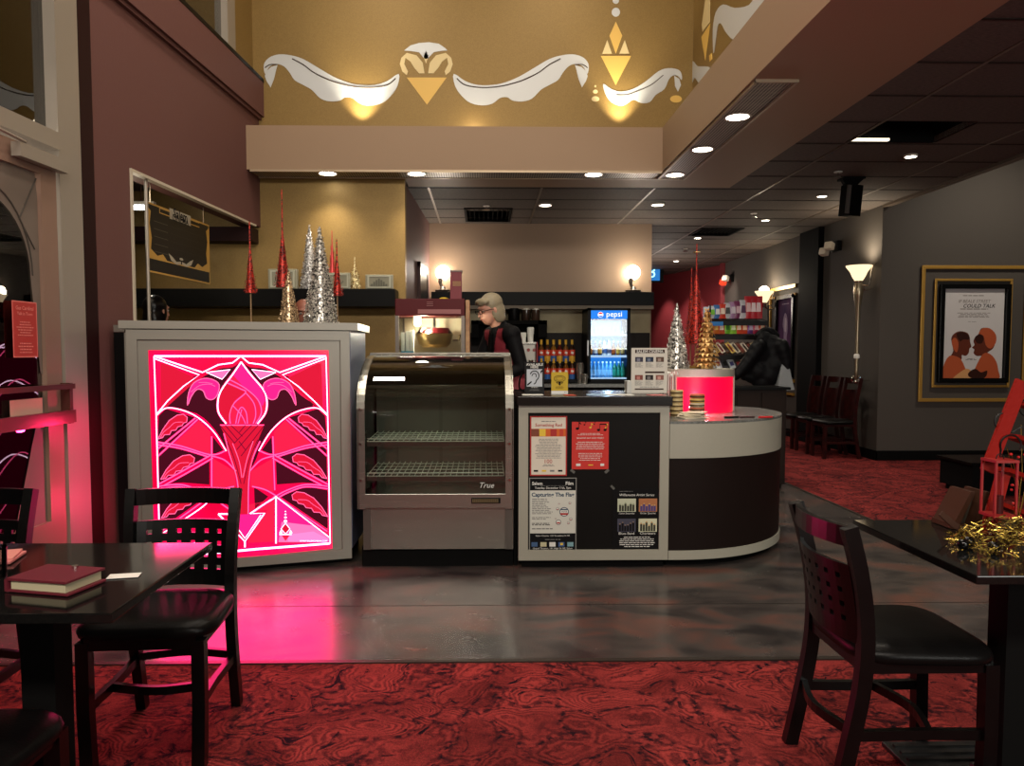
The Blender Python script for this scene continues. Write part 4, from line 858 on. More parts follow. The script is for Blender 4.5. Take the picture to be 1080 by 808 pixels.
corner.location=(4.40,9.56,0); corner.rotation_euler=(0,0,math.radians(-90))
place(4.40,10.06,-90,'mahogany waiting chair with black seat, middle of the row along the grey wall',src=corner); place(4.40,10.56,-90,'mahogany waiting chair with black seat, farthest of the row along the grey wall',src=corner)
def table(cx,cy,sx,sy,label):
    t=thing('pedestal_table',label,'table',(cx,cy,0),0,'black square pedestal tables')
    b=MB(); b.box((cx,cy,.7385),(sx,sy,.023),bev=.003); b.build('tabletop',GRAN,t)
    b=MB(); b.box((cx,cy,.37),(.085,.085,.70)); b.box((cx,cy,.71),(.34,.34,.03)); b.build('column',MBLACK,t)
    b=MB(); b.box((cx,cy,.008),(.50,.50,.016),bev=.004); b.box((cx,cy,.03),(.14,.14,.03),bev=.01)
    for k in range(-5,6): b.box((cx,cy+k*.042,.019),(.46,.014,.010))
    b.build('base_plate',mat('cast_iron',(42,42,42),.35,.5),t)
    return t
table(-1.137,1.982,.645,.63,'black glossy pedestal table at left with a maroon folder on it'); table(1.585,2.24,.655,.66,'black glossy pedestal table at right with a red sled decoration on it')
TT=.751
# left table things
FM=mat('maroon_leatherette',(98,34,44),.45,bump=.3,bscale=300)
t=thing('menu_folder','closed maroon leatherette folder with papers inside lying on the left table','folder',(-1.035,1.86,TT),math.radians(-14))
def loc(t,b_,n,m,**k):
    """build with coordinates given in the local frame of t"""
    bmesh.ops.transform(b_.b, matrix=wmat(t), verts=b_.b.verts); return b_.build(n,m,t,**k)
b=MB(); b.box((0,0,.0035),(.17,.125,.006),bev=.002); loc(t,b,'lower_cover',FM)
b=MB(); b.box((-.002,0,.017),(.152,.115,.020)); loc(t,b,'papers',K('page',(180,170,140)))
b=MB(); b.prism([(-.086,-.063,.028),(.082,-.063,.030),(.082,-.063,.035),(-.086,-.063,.034)],(0,.126,0)); b.prism([(-.092,-.063,.002),(-.084,-.063,.0),(-.084,-.063,.034),(-.092,-.063,.030)],(0,.126,0)); loc(t,b,'upper_cover',FM)
b=MB(); b.cyl((.01,.045,.035),(.01,.045,.041),.008,n=12); loc(t,b,'snap_button',CHROME)
b=MB(); b.box((-.915,1.945,TT+.0015),(.075,.04,.001),rz=.2); tag(b.build('paper_slip',PAPER),'small white paper slip behind the maroon folder on the left table','paper')
t=thing('cloth_napkin','folded pinkish napkin lying at the back left of the left table','napkin',(-1.36,2.10,TT),math.radians(12))
b=MB(); b.box((0,0,.005),(.16,.12,.008),bev=.003); loc(t,b,'lower_fold',K('napkin',(190,110,105))); b=MB(); b.box((.01,.005,.012),(.13,.10,.006),bev=.002,rz=.1); loc(t,b,'upper_fold',K('napkin2',(205,130,120)))
t=thing('water_glass','clear tumbler standing on the left table by the napkin','glass',(-1.245,1.95,TT)); 
b=MB(); b.lathe((-1.245,1.95,TT),[(0,0),(.028,0),(.031,.075),(.029,.075),(.0265,.008),(0,.008)],20); b.build('tumbler',CGLASS,t,smooth=40)
# right table decoration
YS=2.42
REDP=mat('red_painted_wood',(130,20,12),.6,bump=.4,bscale=60); REDP.node_tree.nodes['Principled BSDF'].inputs['Specular IOR Level'].default_value=.12; BRN=mat('brown_wood',(58,36,26),.6,noise=(20,(58,34,22)))
def pt(px,py,Y=YS): return at(px,py,Y)
t=thing('wooden_sled','red painted wooden sled with curled iron handles leaning on the right table','sled',(pt(1060,560).x,YS,TT))
b=MB()
for k,(a,c) in enumerate((((1078,402),(1041,497)),((1058,500),(1040,568)))):
    b.bar([pt(*a,YS-.02),pt(*c,YS-.05)],.012,.042,side=(0,1,0))
b.build('side_board',REDP,t)
b=MB(); b.bar([pt(1120,420,YS+.14),pt(1084,566,YS+.10)],.012,.05,side=(0,1,0)); b.build('side_board',REDP,t)
b=MB()
for k in range(4):
    f=k/3; p=pt(1076-28*f,425+105*f,YS); q=pt(1116-28*f,440+105*f,YS+.14); b.bar([p,q],.014,.045,side=(0,0,1))
b.build('deck_slat',REDP,t)
IRON=mat('black_iron',(22,20,20),.45,.6)
def curl(cx,cy,r,a0,a1,Y,tail=None,n=18):
    pts=[pt(cx+r*math.cos(math.radians(a0+(a1-a0)*i/n)),cy-r*math.sin(math.radians(a0+(a1-a0)*i/n)),Y) for i in range(n+1)]
    if tail: pts+= [pt(*q,Y) for q in tail]
    return pts
b=MB(); b.tube(curl(1058,445,9,-60,250,YS-.03,[(1068,456),(1078,450)]),.0026,6); b.tube(curl(1066,470,11,-30,200,YS-.05,[(1054,486),(1064,490),(1074,484)]),.003,6); b.tube(curl(1084,430,9,20,260,YS-.02,[(1086,446)]),.003,6); b.build('iron_curl',IRON,t)
b=MB(); b.bar([pt(992,541,YS-.05),pt(1005,553,YS-.06),pt(1028,566,YS-.08)],.010,.018,side=(0,1,0)); b.bar([pt(1022,563,YS-.08),pt(1034,557,YS-.04),pt(1052,557,YS)],.010,.014,side=(0,1,0)); b.build('runner_tip',BRN,t)
t=thing('wooden_crate','small brown slatted crate leaning behind the red sled on the right table','crate',(pt(1015,555).x,YS+.02,TT))
b=MB()
def slab(c4,th,Yd=0):
    b.prism([pt(x,y,YS+Yd) for x,y in c4],(0,th,0))
slab(((1004,556),(1024,519),(1029,519),(1010,558)),.11); slab(((1026,560),(1040,519),(1044,519),(1032,560)),.11); slab(((1004,553),(1030,556),(1030,560),(1003,558)),.11); b.build('crate_frame',BRN,t)
b=MB(); slab(((1010,552),(1027,520),(1040,520),(1030,553)),.01,.05); b.build('crate_panel',mat('grey_wood',(62,56,46),.7),t)
t=thing('small_lantern','small red metal lantern with a dark inside hanging on the sled','lantern',(pt(1061,545).x,YS-.10,pt(1061,545,YS-.1).z))
p=pt(1051,487,YS-.12); q=pt(1071,545,YS-.12); w_=q.x-p.x; h_=p.z-q.z; b=MB(); y0=YS-.12
for x in (p.x,q.x):
    for y in (y0,y0+w_): b.box2((x-.003,y-.003,q.z),(x+.003,y+.003,p.z))
for z in (q.z,p.z):
    b.box2((p.x-.004,y0-.004,z-.004),(q.x+.004,y0+w_+.004,z+.004))
b.build('lantern_frame',mat('lantern_red',(140,20,17),.4),t)
b=MB(); b.cyl(((p.x+q.x)/2,y0+w_/2,q.z+.004),((p.x+q.x)/2,y0+w_/2,q.z+.06),.014,n=12); b.build('candle',mat('dark_candle',(60,12,12),.5),t)
b=MB(); b.tube([((p.x+q.x)/2+.012*math.cos(i*PI/8),y0+w_/2,p.z+.004+.016*math.sin(i*PI/8)) for i in range(9)],.0018,6); b.build('handle',IRON,t)
TG=glitter('tinsel_gold',(60,46,10),(225,195,95),.25,90)
b=MB(); rnd=random.Random(5)
for k in range(900):
    f=rnd.random(); aa=rnd.random()*2*PI; rr_=f**.6; c=Vector((1.60+.22*rr_*math.cos(aa),2.20+.20*rr_*math.sin(aa),TT+.006+rnd.random()*.085*(1-rr_**2)))
    d=Vector((rnd.uniform(-1,1),rnd.uniform(-1,1),rnd.uniform(-.7,1))).normalized()*rnd.uniform(.008,.02); e=d.orthogonal().normalized()*.0013
    if c.z-abs(d.z)<TT+.001: c.z=TT+.002+abs(d.z)
    b.b.faces.new([b.b.verts.new(v) for v in (c-d-e,c+d-e,c+d+e,c-d+e)])
pts=[(1058,560),(1070,553),(1085,546),(1100,540)]
o=b.build('tinsel_garland',TG,recalc=False); tag(o,'gold tinsel garland heaped on the right table around the black baubles','garland'); o['kind']='stuff'
for k,(x,y,l) in enumerate(((1047,577,'left'),(1056,573,'middle'),(1067,580,'right'))):
    c=Vector((1.385+.035*k,2.17-.03*(k==1)*-1-.03*(k==2),TT+.0135))
    c.z=TT+.016
    t=thing('black_bauble','glossy black bauble in gold tinsel on the right table, %s of three'%l,'bauble',(c.x,c.y,TT),0,'black baubles'); b=MB(); b.ball(c,.016,n=16); b.build('globe',mat('bauble_black',(12,12,12),.08,.3),t,smooth=60); b=MB(); b.cyl(c+Vector((0,0,.0145)),c+Vector((0,0,.022)),.004,n=8); b.build('cap',mat('cap_gold',(180,150,60),.3,1),t)
b=MB(); rnd=random.Random(9)
t=thing('berry_spray','spray of red berries and gold wire at the right edge of the right table','ornament',(pt(1085,540,YS+.05).x,YS+.05,TT))
for k in range(7):
    a=pt(1072,566,YS); a.z=TT+.004; c=pt(1062+k*5,500-rnd.random()*60,YS+.02*k); b.tube([a,(a+c)/2+Vector((.01,0,.02)),c],.0012,5)
b.build('gold_wire',mat('gold_wire',(190,160,80),.3,1),t)
b=MB()
for k in range(16): c=pt(1066+rnd.random()*35,470+rnd.random()*110,YS-.05+rnd.random()*.1); b.ball(c,.0045,n=8)
b.build('berry',mat('berry_red',(190,15,15),.3),t,smooth=60)
# low dark box on the far carpet
t=thing('low_bench','low black box bench on the far carpet left of the red sled','bench',(4.95,7.15,0))
b=MB(); b.box2((4.47,6.9,.05),(5.4,7.4,.29)); b.build('body',MBLACK,t); b=MB(); b.box2((4.44,6.87,.29),(5.43,7.43,.315),bev=.004); b.build('bench_top',BLACK,t); b=MB(); b.box2((4.5,6.95,0),(5.37,7.35,.05)); b.build('plinth',MBLACK,t)
# ================================================================== TINSEL TREES
TR=glitter('tinsel_red',(60,5,4),(205,52,36),.4,110,.4); TS=glitter('tinsel_silver',(45,42,38),(250,245,235),.3,95,.45); TW=glitter('tinsel_white',(130,125,120),(255,255,255),.35,70,.4); TGD=glitter('tinsel_champagne',(80,55,34),(255,225,180),.3,120,.45); TGL=glitter('tinsel_gold_leaf',(150,100,45),(250,205,135),.35,40,.6)
def cone_tree(label,x,y,z0,zb,zt,r,m,group,tip=0,flakes=700,fs=.008,base=None,body=None):
    """z0 stands on, zb bottom of cone, zt top; tip = length of thin spike"""
    t=thing('tinsel_tree',label,'ornament tree',(x,y,z0),0,group); rnd=random.Random(int(abs(x*1000+zt*77)))
    b=MB(); h=zt-tip-zb; b.lathe((x,y,zb),[(r*.2,0),(r*.93,.0),(r*.9,h*.03),(r*.5,h*.5),(.006,h),(.003,h+tip)] if tip else [(r*.2,0),(r*.93,.0),(r*.9,h*.03),(r*.5,h*.5),(.004,h)],16)
    for k in range(flakes):
        f=1-math.sqrt(rnd.random()); rr=r*(1-f)*rnd.uniform(.98,1.10)+.004; a=rnd.random()*2*PI; fs2=1; c=Vector((x+rr*math.cos(a),y+rr*math.sin(a),zb+h*f))
        n_=Vector((math.cos(a),math.sin(a),.2)); d=(n_*.6+Vector((rnd.uniform(-1,1),rnd.uniform(-1,1),rnd.uniform(-1,1)))).normalized(); e=d.cross(Vector((rnd.uniform(-1,1),rnd.uniform(-1,1),rnd.uniform(-1,1)))).normalized()
        s_=fs*rnd.uniform(.5,1.1); 
        if c.z-s_<zb: c.z=zb+s_
        b.b.faces.new([b.b.verts.new(v) for v in (c-e*s_*.5,c+d*s_,c+e*s_*.5)])
    if tip:
        for k in range(30): f=rnd.random(); a=rnd.random()*2*PI; c=Vector((x,y,zb+h+tip*f)); d=Vector((math.cos(a),math.sin(a),.3))*.006; e=Vector((0,0,.003)); b.b.faces.new([b.b.verts.new(v) for v in (c-e,c+d,c+e)])
    b.build('tinsel_cone',m,t,recalc=False)
    if zb>z0+.01:
        b=MB(); b.cyl((x,y,z0+.004),(x,y,zb+.02),.0045,n=8); b.build('stick',mat('tree_stick',(150,120,85),.5),t)
        b=MB(); b.lathe((x,y,z0),[(0,0),(.045,0),(.045,.012),(.01,.018),(0,.018)],20); b.build('base',mat('tree_base_gold',(180,140,60),.35,.6),t)
    return t
def tree_px(label,px,pt_,pb,halfw,Y,z0,m,group,tippx=0,**k):
    T=at(px,pt_,Y); Bt=at(px,pb,Y); r=halfw*Y/F
    return cone_tree(label,T.x,Y,z0,Bt.z if Bt.z>z0+.04 else z0,T.z,r,m,group,tip=tippx*Y/F,**k)
G1='tinsel trees on the ticket counter'
tree_px('red tinsel tree on a stick, leftmost on the ticket counter',263,232,309,6,5.15,TZ,TR,G1,30,flakes=350)
tree_px('tallest red tinsel tree on the ticket counter, behind the small champagne tree',297,200,303,8,5.15,TZ,TR,G1,45,flakes=450)
tree_px('small champagne tinsel tree standing on the ticket counter',304,285,341,9.5,4.95,TZ,TGD,G1,0,flakes=900,fs=.011)
tree_px('large pewter silver tinsel tree standing on the ticket counter',337,239,341,16,4.97,TZ,TS,G1,0,flakes=2600,fs=.013)
tree_px('red tinsel tree on a stick right of the pewter silver tree',355,252,312,5.5,5.15,TZ,TR,G1,20,flakes=300)
ZS=1.945
tree_px('white tinsel tree on the wall shelf behind the pewter silver tree',326,237,307,9,7.78,ZS,TW,'tinsel trees on the wall shelf',0,flakes=1200,fs=.018)
tree_px('pink red tinsel tree on the wall shelf behind the red stick tree',350,243,307,5,7.78,ZS,mat('tinsel_pink',(200,70,70),.35,.5),'tinsel trees on the wall shelf',14,flakes=300,fs=.014)
tree_px('small pale gold tinsel tree on the wall shelf between two glass blocks',374,271,307,6,7.78,ZS,glitter('tinsel_pale',(150,120,70),(255,245,200),.3,80,.4),'tinsel trees on the wall shelf',8,flakes=500,fs=.016)
ZD=1.203
G2='trees on the glowing drum'
tree_px('silver tinsel tree on the glowing red drum',714,320,389,12,5.50,ZD,glitter('tinsel_silver2',(70,66,60),(255,252,245),.3,75,.45),G2,0,flakes=1800,fs=.014)
tree_px('tall red tinsel tree with a long spike on the glowing drum',735,257,362,10,5.62,ZD,TR,G2,30,flakes=900)
tree_px('shorter red tinsel tree behind the tall spiked one on the drum',729.5,283,363,7,5.76,ZD,TR,G2,20,flakes=500)
p=at(735,266,5.62); b=MB(); b.tube([(p.x+.024*math.cos(i*PI/8),5.62+.024*math.sin(i*PI/8),p.z) for i in range(16)],.0025,6,closed=True); tag(b.build('wire_ring',mat('ring_gold',(200,170,110),.3,.8)),'small wire ring around the spike of the tall red tinsel tree','ring')
p=at(745,388,5.42); T=at(745,325,5.42); t=thing('gold_leaf_tree','gold tree ornament of layered leaves on the glowing drum','ornament tree',(p.x,5.42,ZD),0,G2)
b=MB(); h=T.z-ZD; b.lathe((p.x,5.42,ZD),[(.045,0),(.05,.004),(.04,h*.4),(.012,h*.92),(0,h*.95)],12); b.build('core',TGL,t)
b=MB(); rnd=random.Random(3)
for k in range(11):
    f=k/11; zc=ZD+.035+(h-.04)*f; rr=.088*(1-f)**.85+.012; n_=max(6,int(15*(1-f)+5))
    for j in range(n_):
        a=(j+.5*(k%2)+rnd.uniform(-.2,.2))*2*PI/n_; d=Vector((math.cos(a),math.sin(a),0)); e=Vector((-d.y,d.x,0)); c=Vector((p.x,5.42,zc)); wd=.4*rr*2*PI/n_*.75+.004
        v=[c+d*rr*.35+Vector((0,0,.018))-e*wd*.5, c+d*rr*.35+Vector((0,0,.018))+e*wd*.5, c+d*rr*.85+e*wd*1.1+Vector((0,0,.004)), c+d*rr*1.05-Vector((0,0,.022)), c+d*rr*.85-e*wd*1.1+Vector((0,0,.004))]
        vs=[b.b.verts.new(q) for q in v]; b.b.faces.new((vs[0],vs[1],vs[2],vs[4])); b.b.faces.new((vs[4],vs[2],vs[3]))
for j in range(5):
    a=j*2*PI/5; c=Vector((p.x,5.42,T.z-.012)); b.b.faces.new([b.b.verts.new(q) for q in (c,c+Vector((math.cos(a)*.02,math.sin(a)*.02,.012)),c+Vector((math.cos(a+.5)*.012,math.sin(a+.5)*.012,-.012)))])
b.build('leaf_layers',TGL,t,recalc=False)
# ------------------------------------------------------------------ shelf on the gold wall, glass blocks, lamps
t=thing('wall_shelf','long black wall shelf on the gold wall behind the ticket counter','shelf',(-2.5,7.78,1.77)); b=MB(); b.box2((-5.3,7.63,1.77),(-.87,7.949,1.945),bev=.004); b.build('shelf_body',BLACK,t)
for k,(x0,x1,y0,y1,l) in enumerate(((284,314,284,307,'beside the tallest red tree'),(345,370,288,307,'behind the pewter silver tree'),(386,415,290,307,'at the right end of the shelf'))):
    p=at(x0,y1,7.72); q=at(x1,y0,7.72); t=thing('glass_block','etched clear glass block on the wall shelf '+l,'glass block',((p.x+q.x)/2,7.72,ZS),0,'etched glass blocks'); gm=mat('glass_block_grey',(150,148,128),.15,0,coat=.5)
    b=MB(); b.box2((p.x,7.68,ZS),(q.x,7.76,q.z),bev=.008); b.build('block',gm,t)
    b=MB(); w_=(q.x-p.x); h_=(q.z-ZS); fr=mat('block_edge',(190,190,170),.2,coat=.5)
    for a,c in (((.08,.08),(.92,.16)),((.08,.84),(.92,.92)),((.08,.16),(.14,.84)),((.86,.16),(.92,.84))): b.box2((p.x+w_*a[0],7.673,ZS+h_*a[1]),(p.x+w_*c[0],7.681,ZS+h_*c[1]))
    b.build('etched_frame',fr,t)
    b=MB(); rr=w_*.09
    if k==2:
        for j,hh in enumerate((.35,.5,.62,.72,.62,.5,.35)): b.box2((p.x+w_*(.2+j*.087),7.674,ZS+h_*.2),(p.x+w_*(.27+j*.087),7.681,ZS+h_*hh))
    else:
        for j in range(7): a=j*.9; b.tube([(p.x+w_*.5+math.cos(a+u)*w_*.05*(j*.5+1),7.677,ZS+h_*.5+math.sin(a+u)*h_*.045*(j*.5+1)) for u in (0,.3,.6,.9)],.004,5)
    b.build('etched_motif',mat('etch_deep',(105,104,90),.4),t)
t=thing('picture_shelf','long black shelf across the beige wall carrying two glowing lamps','shelf',(.8,10.5,1.97)); zt=at(600,308,10.4).z; zb_=at(600,322,10.4).z; b=MB(); b.box2((-.70,10.38,zb_),(2.30,10.699,zt),bev=.005); b.build('shelf_body',BLACK,t)
b=MB(); b.box2((-.70,10.40,zb_-.05),(2.30,10.699,zb_)); b.build('shelf_apron',mat('shelf_apron',(120,108,92),.6),t)
for px,l in ((467,'left end'),(668,'right end')):
    g=at(px,288,10.5); t=thing('globe_lamp','glowing globe lamp on a dark figure stem, %s of the beige wall shelf'%l,'lamp',(g.x,10.5,zt),0,'globe lamps')
    b=MB(); b.lathe((g.x,10.5,zt),[(0,0),(.10,0),(.11,.03),(.05,.045),(.03,.08),(0,.08)],20); b.build('base',mat('lamp_pewter',(95,88,80),.3,.8),t)
    b=MB(); b.tube(smooth_poly([(g.x-.01,10.5,zt+.07),(g.x-.035,10.5,zt+.14),(g.x-.01,10.5,g.z-.02),(g.x+.01,10.45,g.z+.05)],False,4),[.022]*4+[.03]*4+[.016]*4+[.008],8); b.tube([(g.x-.005,10.5,g.z-.03),(g.x+.03,10.46,g.z+.04)],.008,6); b.build('figure_stem',mat('lamp_pewter',(95,88,80)),t,smooth=60)
    b=MB(); b.ball((g.x,10.53,g.z+.01),.10,n=24); b.build('globe',emis('globe_glow',(1,.80,.55),8),t,smooth=60)
    point('globe_lamp_halo',(g.x,10.655,g.z+.02),4.5,(1,.9,.76),.03)
    point('globe_lamp_light',(g.x,10.43,g.z+.02),15,(1,.9,.78),.06)
# ------------------------------------------------------------------ ticket office : post, board, tube lamp
yp=5.70; b=MB(); b.cyl((wx(yp)-.02,yp,1.1),(wx(yp)-.02,yp,2.585),.012,n=10); tag(b.build('glazing_post',ALU),'slim chrome glazing post in the ticket office opening','post')
ux=Vector((.0715,1,0)).normalized(); un=Vector((1,-.0715,0)).normalized()
yc=6.355; pc=Vector((wx(yc)-.09,yc,2.18)); t=thing('menu_board','black hanging menu board with gold ornament, Salem Cinema, in the ticket office opening','sign',pc-Vector((0,0,.26)))
s=Sheet(pc,ux,un,1.09,.52,t,.012); s.body(mat('board_black',(22,21,20),.35)); GB=mat('board_gold',(190,150,70),.4,.4); SB=mat('board_silver',(170,165,150),.4,.3)
s.border(.012,GB); s.rect(.0,.78,1,.80,GB); s.rect(.33,-.03,.67,.13,SB,l=3); s.text('Salem',.5,.02,.22,BLKI,l=5,bold=.02); s.text('CINEMA',.5,.09,.26,BLKI,l=5,bold=.01)
for a,c in ((.18,.34),(.66,.82)): s.rect(a,.02,c,.035,GB,l=3); s.rect(a,.09,c,.105,GB,l=3); s.rect(a,.035,a+.01,.09,GB,l=3)
for j in range(5): s.rect(.10,.24+j*.11,.30,.248+j*.11,mat('board_line',(70,68,62),.4)); s.rect(.34,.24+j*.11,.88,.244+j*.11,mat('board_line2',(48,46,44),.4))
for sgn in (0,1):
    q=[(.0,.05),(.06,.12),(.04,.3),(.065,.5),(.05,.66),(.14,.74),(.22,.70),(.28,.78),(0,.78)]; s.poly([(1-x,y) if sgn else (x,y) for x,y in q],GB)
    q=[(.30,.66),(.36,.70),(.42,.76),(.49,.74),(.49,.78),(.42,.80),(.34,.76)]; s.poly([(1-x,y) if sgn else (x,y) for x,y in q],SB,l=4)
circ(s,.5,.70,.03,SB,4)
b=MB()
for f in (-.42,.42): c=pc+ux*f*1.09; b.cyl(c+Vector((0,0,.26)),c+Vector((0,0,.41)),.004,n=6)
b.build('chain',CHROME,t)
t=thing('tube_lamp','white fluorescent tube lamp glowing inside the ticket office','lamp',(-3.2,7.0,2.6)); b=MB(); b.cyl((-3.5,7.0,2.61),(-2.93,7.0,2.61),.022,n=12); b.build('tube',emis('tube_glow',(.9,.95,1),5),t); b=MB(); b.box2((-3.5,6.97,2.63),(-2.93,7.03,2.66)); b.build('housing',WHITE,t); b=MB(); b.cyl((-3.4,7,2.66),(-3.4,7,2.96),.006,n=6); b.cyl((-3.05,7,2.66),(-3.05,7,2.96),.006,n=6); b.build('hanger',CHROME,t)
spot('office_lamp',(-3.2,7.0,2.55),22,150,1,(1,.86,.66))
point('office_fill',(-2.9,6.0,2.4),8,(1,.84,.62),.3)
# ================================================================== BACK BAR
BK=Vector((0,9.9,0))
t=thing('back_counter','long grey topped back counter under the drinks cooler and syrup bottles','counter',(1,10.2,0))
b=MB(); b.box2((-.55,9.80,0),(2.30,10.69,.875)); b.build('cabinet',MBLACK,t); b=MB(); b.box2((-.57,9.76,.875),(2.31,10.698,.915)); b.build('worktop',GREYTOP,t)
b=MB(); b.box2((-.6,10.67,.916),(2.31,10.699,at(600,351,10.67).z)); tag(b.build('backsplash_panel',mat('backsplash',(38,35,33),.5)),'dark backsplash panel behind the back counter','panel')
b=MB(); b.box2((-.6,10.685,at(600,351,10.67).z),(2.31,10.699,at(600,322,10.67).z)); o=b.build('wall_beige_panel',mat('pale_marbled_wall',(178,166,132),.6,noise=(3,(158,146,112)))); o['kind']='structure'
# black upper cabinet with canisters
p=at(497,356,10.35); q=at(577,338,10.35)
t=thing('wall_cabinet','black open wall cabinet above the espresso machine','cabinet',((p.x+q.x)/2,10.5,p.z)); b=MB(); b.box2((p.x,10.33,q.z-.05),(q.x,10.665,q.z)); b.box2((p.x,10.60,p.z-.1),(q.x,10.665,q.z)); b.box2((q.x-.12,10.33,p.z),(q.x,10.665,q.z)); b.box2((p.x,10.33,p.z),(p.x+.1,10.665,q.z)); b.build('carcass',MBLACK,t)
zc_=q.z
for k,(x0,x1,m_,l) in enumerate(((524,533,mat('can_red',(90,28,24),.3),'dark red'),(536,548,BLACK,'plain black'),(550,559.5,mat('can_coffee',(48,36,28),.15,coat=.6),'coffee filled glass'),(560.5,569.5,mat('can_coffee2',(60,46,36),.15,coat=.6),'second coffee filled glass'))):
    a=at(x0,330,10.45).x; c=at(x1,330,10.45).x; hh=at(540,325,10.45).z-zc_; r=(c-a)/2; t=thing('coffee_canister',l+' canister on the black wall cabinet','canister',((a+c)/2,10.45,zc_),0,'canisters on the wall cabinet')
    b=MB(); b.lathe(((a+c)/2,10.45,zc_),[(0,0),(r*.95,0),(r,.01),(r,hh*.86),(0,hh*.86)],20); b.build('jar',m_,t,smooth=40); b=MB(); b.lathe(((a+c)/2,10.45,zc_+hh*.86),[(0,0),(r*1.02,0),(r*1.02,hh*.12),(0,hh*.14)],20); b.build('lid',(BLACK if k<2 else mat('lid_pale',(190,185,170),.4)),t)
# espresso machine
p=at(541,400,9.95); q=at(567,361,9.95); zt_=q.z
t=thing('espresso_machine','steel espresso machine with red side panel and paper cups on top','coffee machine',((p.x+q.x)/2,10.1,.915))
b=MB(); b.box2((p.x,9.95,1.02),(q.x-.021,10.45,zt_-.02),bev=.01); b.box2((p.x,9.85,.935),(q.x-.021,10.45,1.02)); b.build('body',mat('espresso_grey',(150,146,138),.3,.7),t)
b=MB(); b.box2((q.x-.02,9.86,.93),(q.x-.002,10.46,zt_),bev=.006); b.build('side_panel',mat('espresso_red',(140,22,24),.3),t)
b=MB(); b.box2((p.x-.01,9.9,zt_-.02),(q.x,10.45,zt_)); b.build('cup_tray',STEEL,t)
b=MB()
for k in range(4): b.cyl((p.x+.05+k*.075,9.93,zt_-.10),(p.x+.05+k*.075,9.948,zt_-.10),.022,n=12)
b.build('gauge',mat('gauge_red',(150,40,34),.4),t)
b=MB()
for k in range(2): x=p.x+.09+k*.14; b.cyl((x,9.90,1.17),(x,9.90,1.22),.03,n=14); b.cyl((x,9.90,1.18),(x,9.78,1.165),.010,n=8)
b.build('group_head',CHROME,t)
for k in range(2): x=p.x+.02+k*.27; b=MB(); b.tube([(x,9.93,1.22),(x,9.87,1.15),(x,9.86,1.04)],.005,6); b.build('steam_wand',CHROME,t)
b=MB(); b.box2((p.x,9.80,.917),(q.x,9.95,.945)); b.build('drip_tray',STEEL,t)
for x in (p.x+.04,q.x-.04):
    b=MB(); b.cyl((x,10.0,.915),(x,10.0,.936),.015,n=10); b.build('foot',BLACK,t)
def cup_stack(label,x,y,z,r,h,n,m,group,name='cup_stack',cat='cups'):
    t=thing(name,label,cat,(x,y,z),0,group); prof_=[(0,0),(r*.78,0)]
    for k in range(n):
        z0=h*.7*k/n; prof_+=[(r*.8,z0+.001),(r*(.82+.0),z0+h*.55/n)]
    b=MB(); pr=[(0,0),(r*.78,0),(r*.88,h*.55)]
    for k in range(n): zz=h*.55+h*.45*k/n; pr+=[(r*1.0,zz+.001),(r*1.02,zz+h*.28/n),(r*.93,zz+h*.3/n)]
    pr+=[(r*.95,h),(0,h)]
    b.lathe((x,y,z),pr,20); b.build('nested_cups',m,t,smooth=30); return t
cup_stack('white paper cup stack on the espresso machine',at(559.5,361,10.15).x,10.15,zt_,.045,.20,4,WHITE,'paper cups on the espresso machine'); cup_stack('shorter white cup stack on the espresso machine',at(552,361,10.15).x,10.15,zt_,.04,.13,3,WHITE,'paper cups on the espresso machine'); cup_stack('low white cups at the left of the espresso machine top',at(546,361,10.15).x,10.10,zt_,.045,.08,2,WHITE,'paper cups on the espresso machine')
# syrup bottles on a two-step rack
xa=at(567,390,10.1).x; xb=at(607,390,10.1).x
t=thing('bottle_rack','black two step rack holding the syrup bottles','rack',((xa+xb)/2,10.3,.915)); b=MB(); b.box2((xa,10.24,.915),(xb,10.48,1.165)); b.box2((xa,10.02,.915),(xb,10.24,.93)); b.build('step',MBLACK,t)
b=MB(); b.box2((xa,10.012,.93),(xb,10.018,.97)); b.box2((xa,10.235,1.165),(xb,10.24,1.20)); b.build('rail',BLACK,t)
def bottle(label,x,y,z,h,body,cap,l1,l2,group,name='syrup_bottle'):
    t=thing(name,label,'bottle',(x,y,z),0,group); r=h*.125
    b=MB(); b.lathe((x,y,z),[(0,0),(r*.95,0),(r,.01),(r,h*.58),(r*.85,h*.66),(r*.38,h*.76),(r*.34,h*.92),(0,h*.92)],14); b.build('glass_body',body,t,smooth=40)
    b=MB(); b.lathe((x,y,z+h*.80),[(r*.38,0),(r*.44,.0),(r*.44,h*.20),(0,h*.20)],12); b.build('cap',cap,t)
    for (z0,z1,m_) in ((h*.34,h*.58,l1),(h*.08,h*.33,l2)):
        b=MB(); b.lathe((x,y,z+z0),[(r*1.0,0),(r*1.03,0),(r*1.03,z1-z0),(r*1.0,z1-z0)],14); b.build('label_band',m_,t)
    b=MB(); b.box((x,y-r*1.05,z+h*.46),(r*.9,.002,h*.09),ry=.3); b.build('label_mark',K('lbl_white',(235,225,215)),t)
    return t
amb=[mat('syrup_%d'%i,c,.1,coat=.6) for i,c in enumerate(((95,58,16),(60,30,12),(120,80,20),(70,22,14),(105,70,30),(48,28,16)))]
capg=mat('cap_yellow',(205,160,45),.4); LR=mat('label_red',(205,62,36),.5); LY=mat('label_yellow',(220,165,50),.5); LB=mat('label_blue',(40,95,170),.5)
names=['leftmost','second','third','fourth','fifth','rightmost']
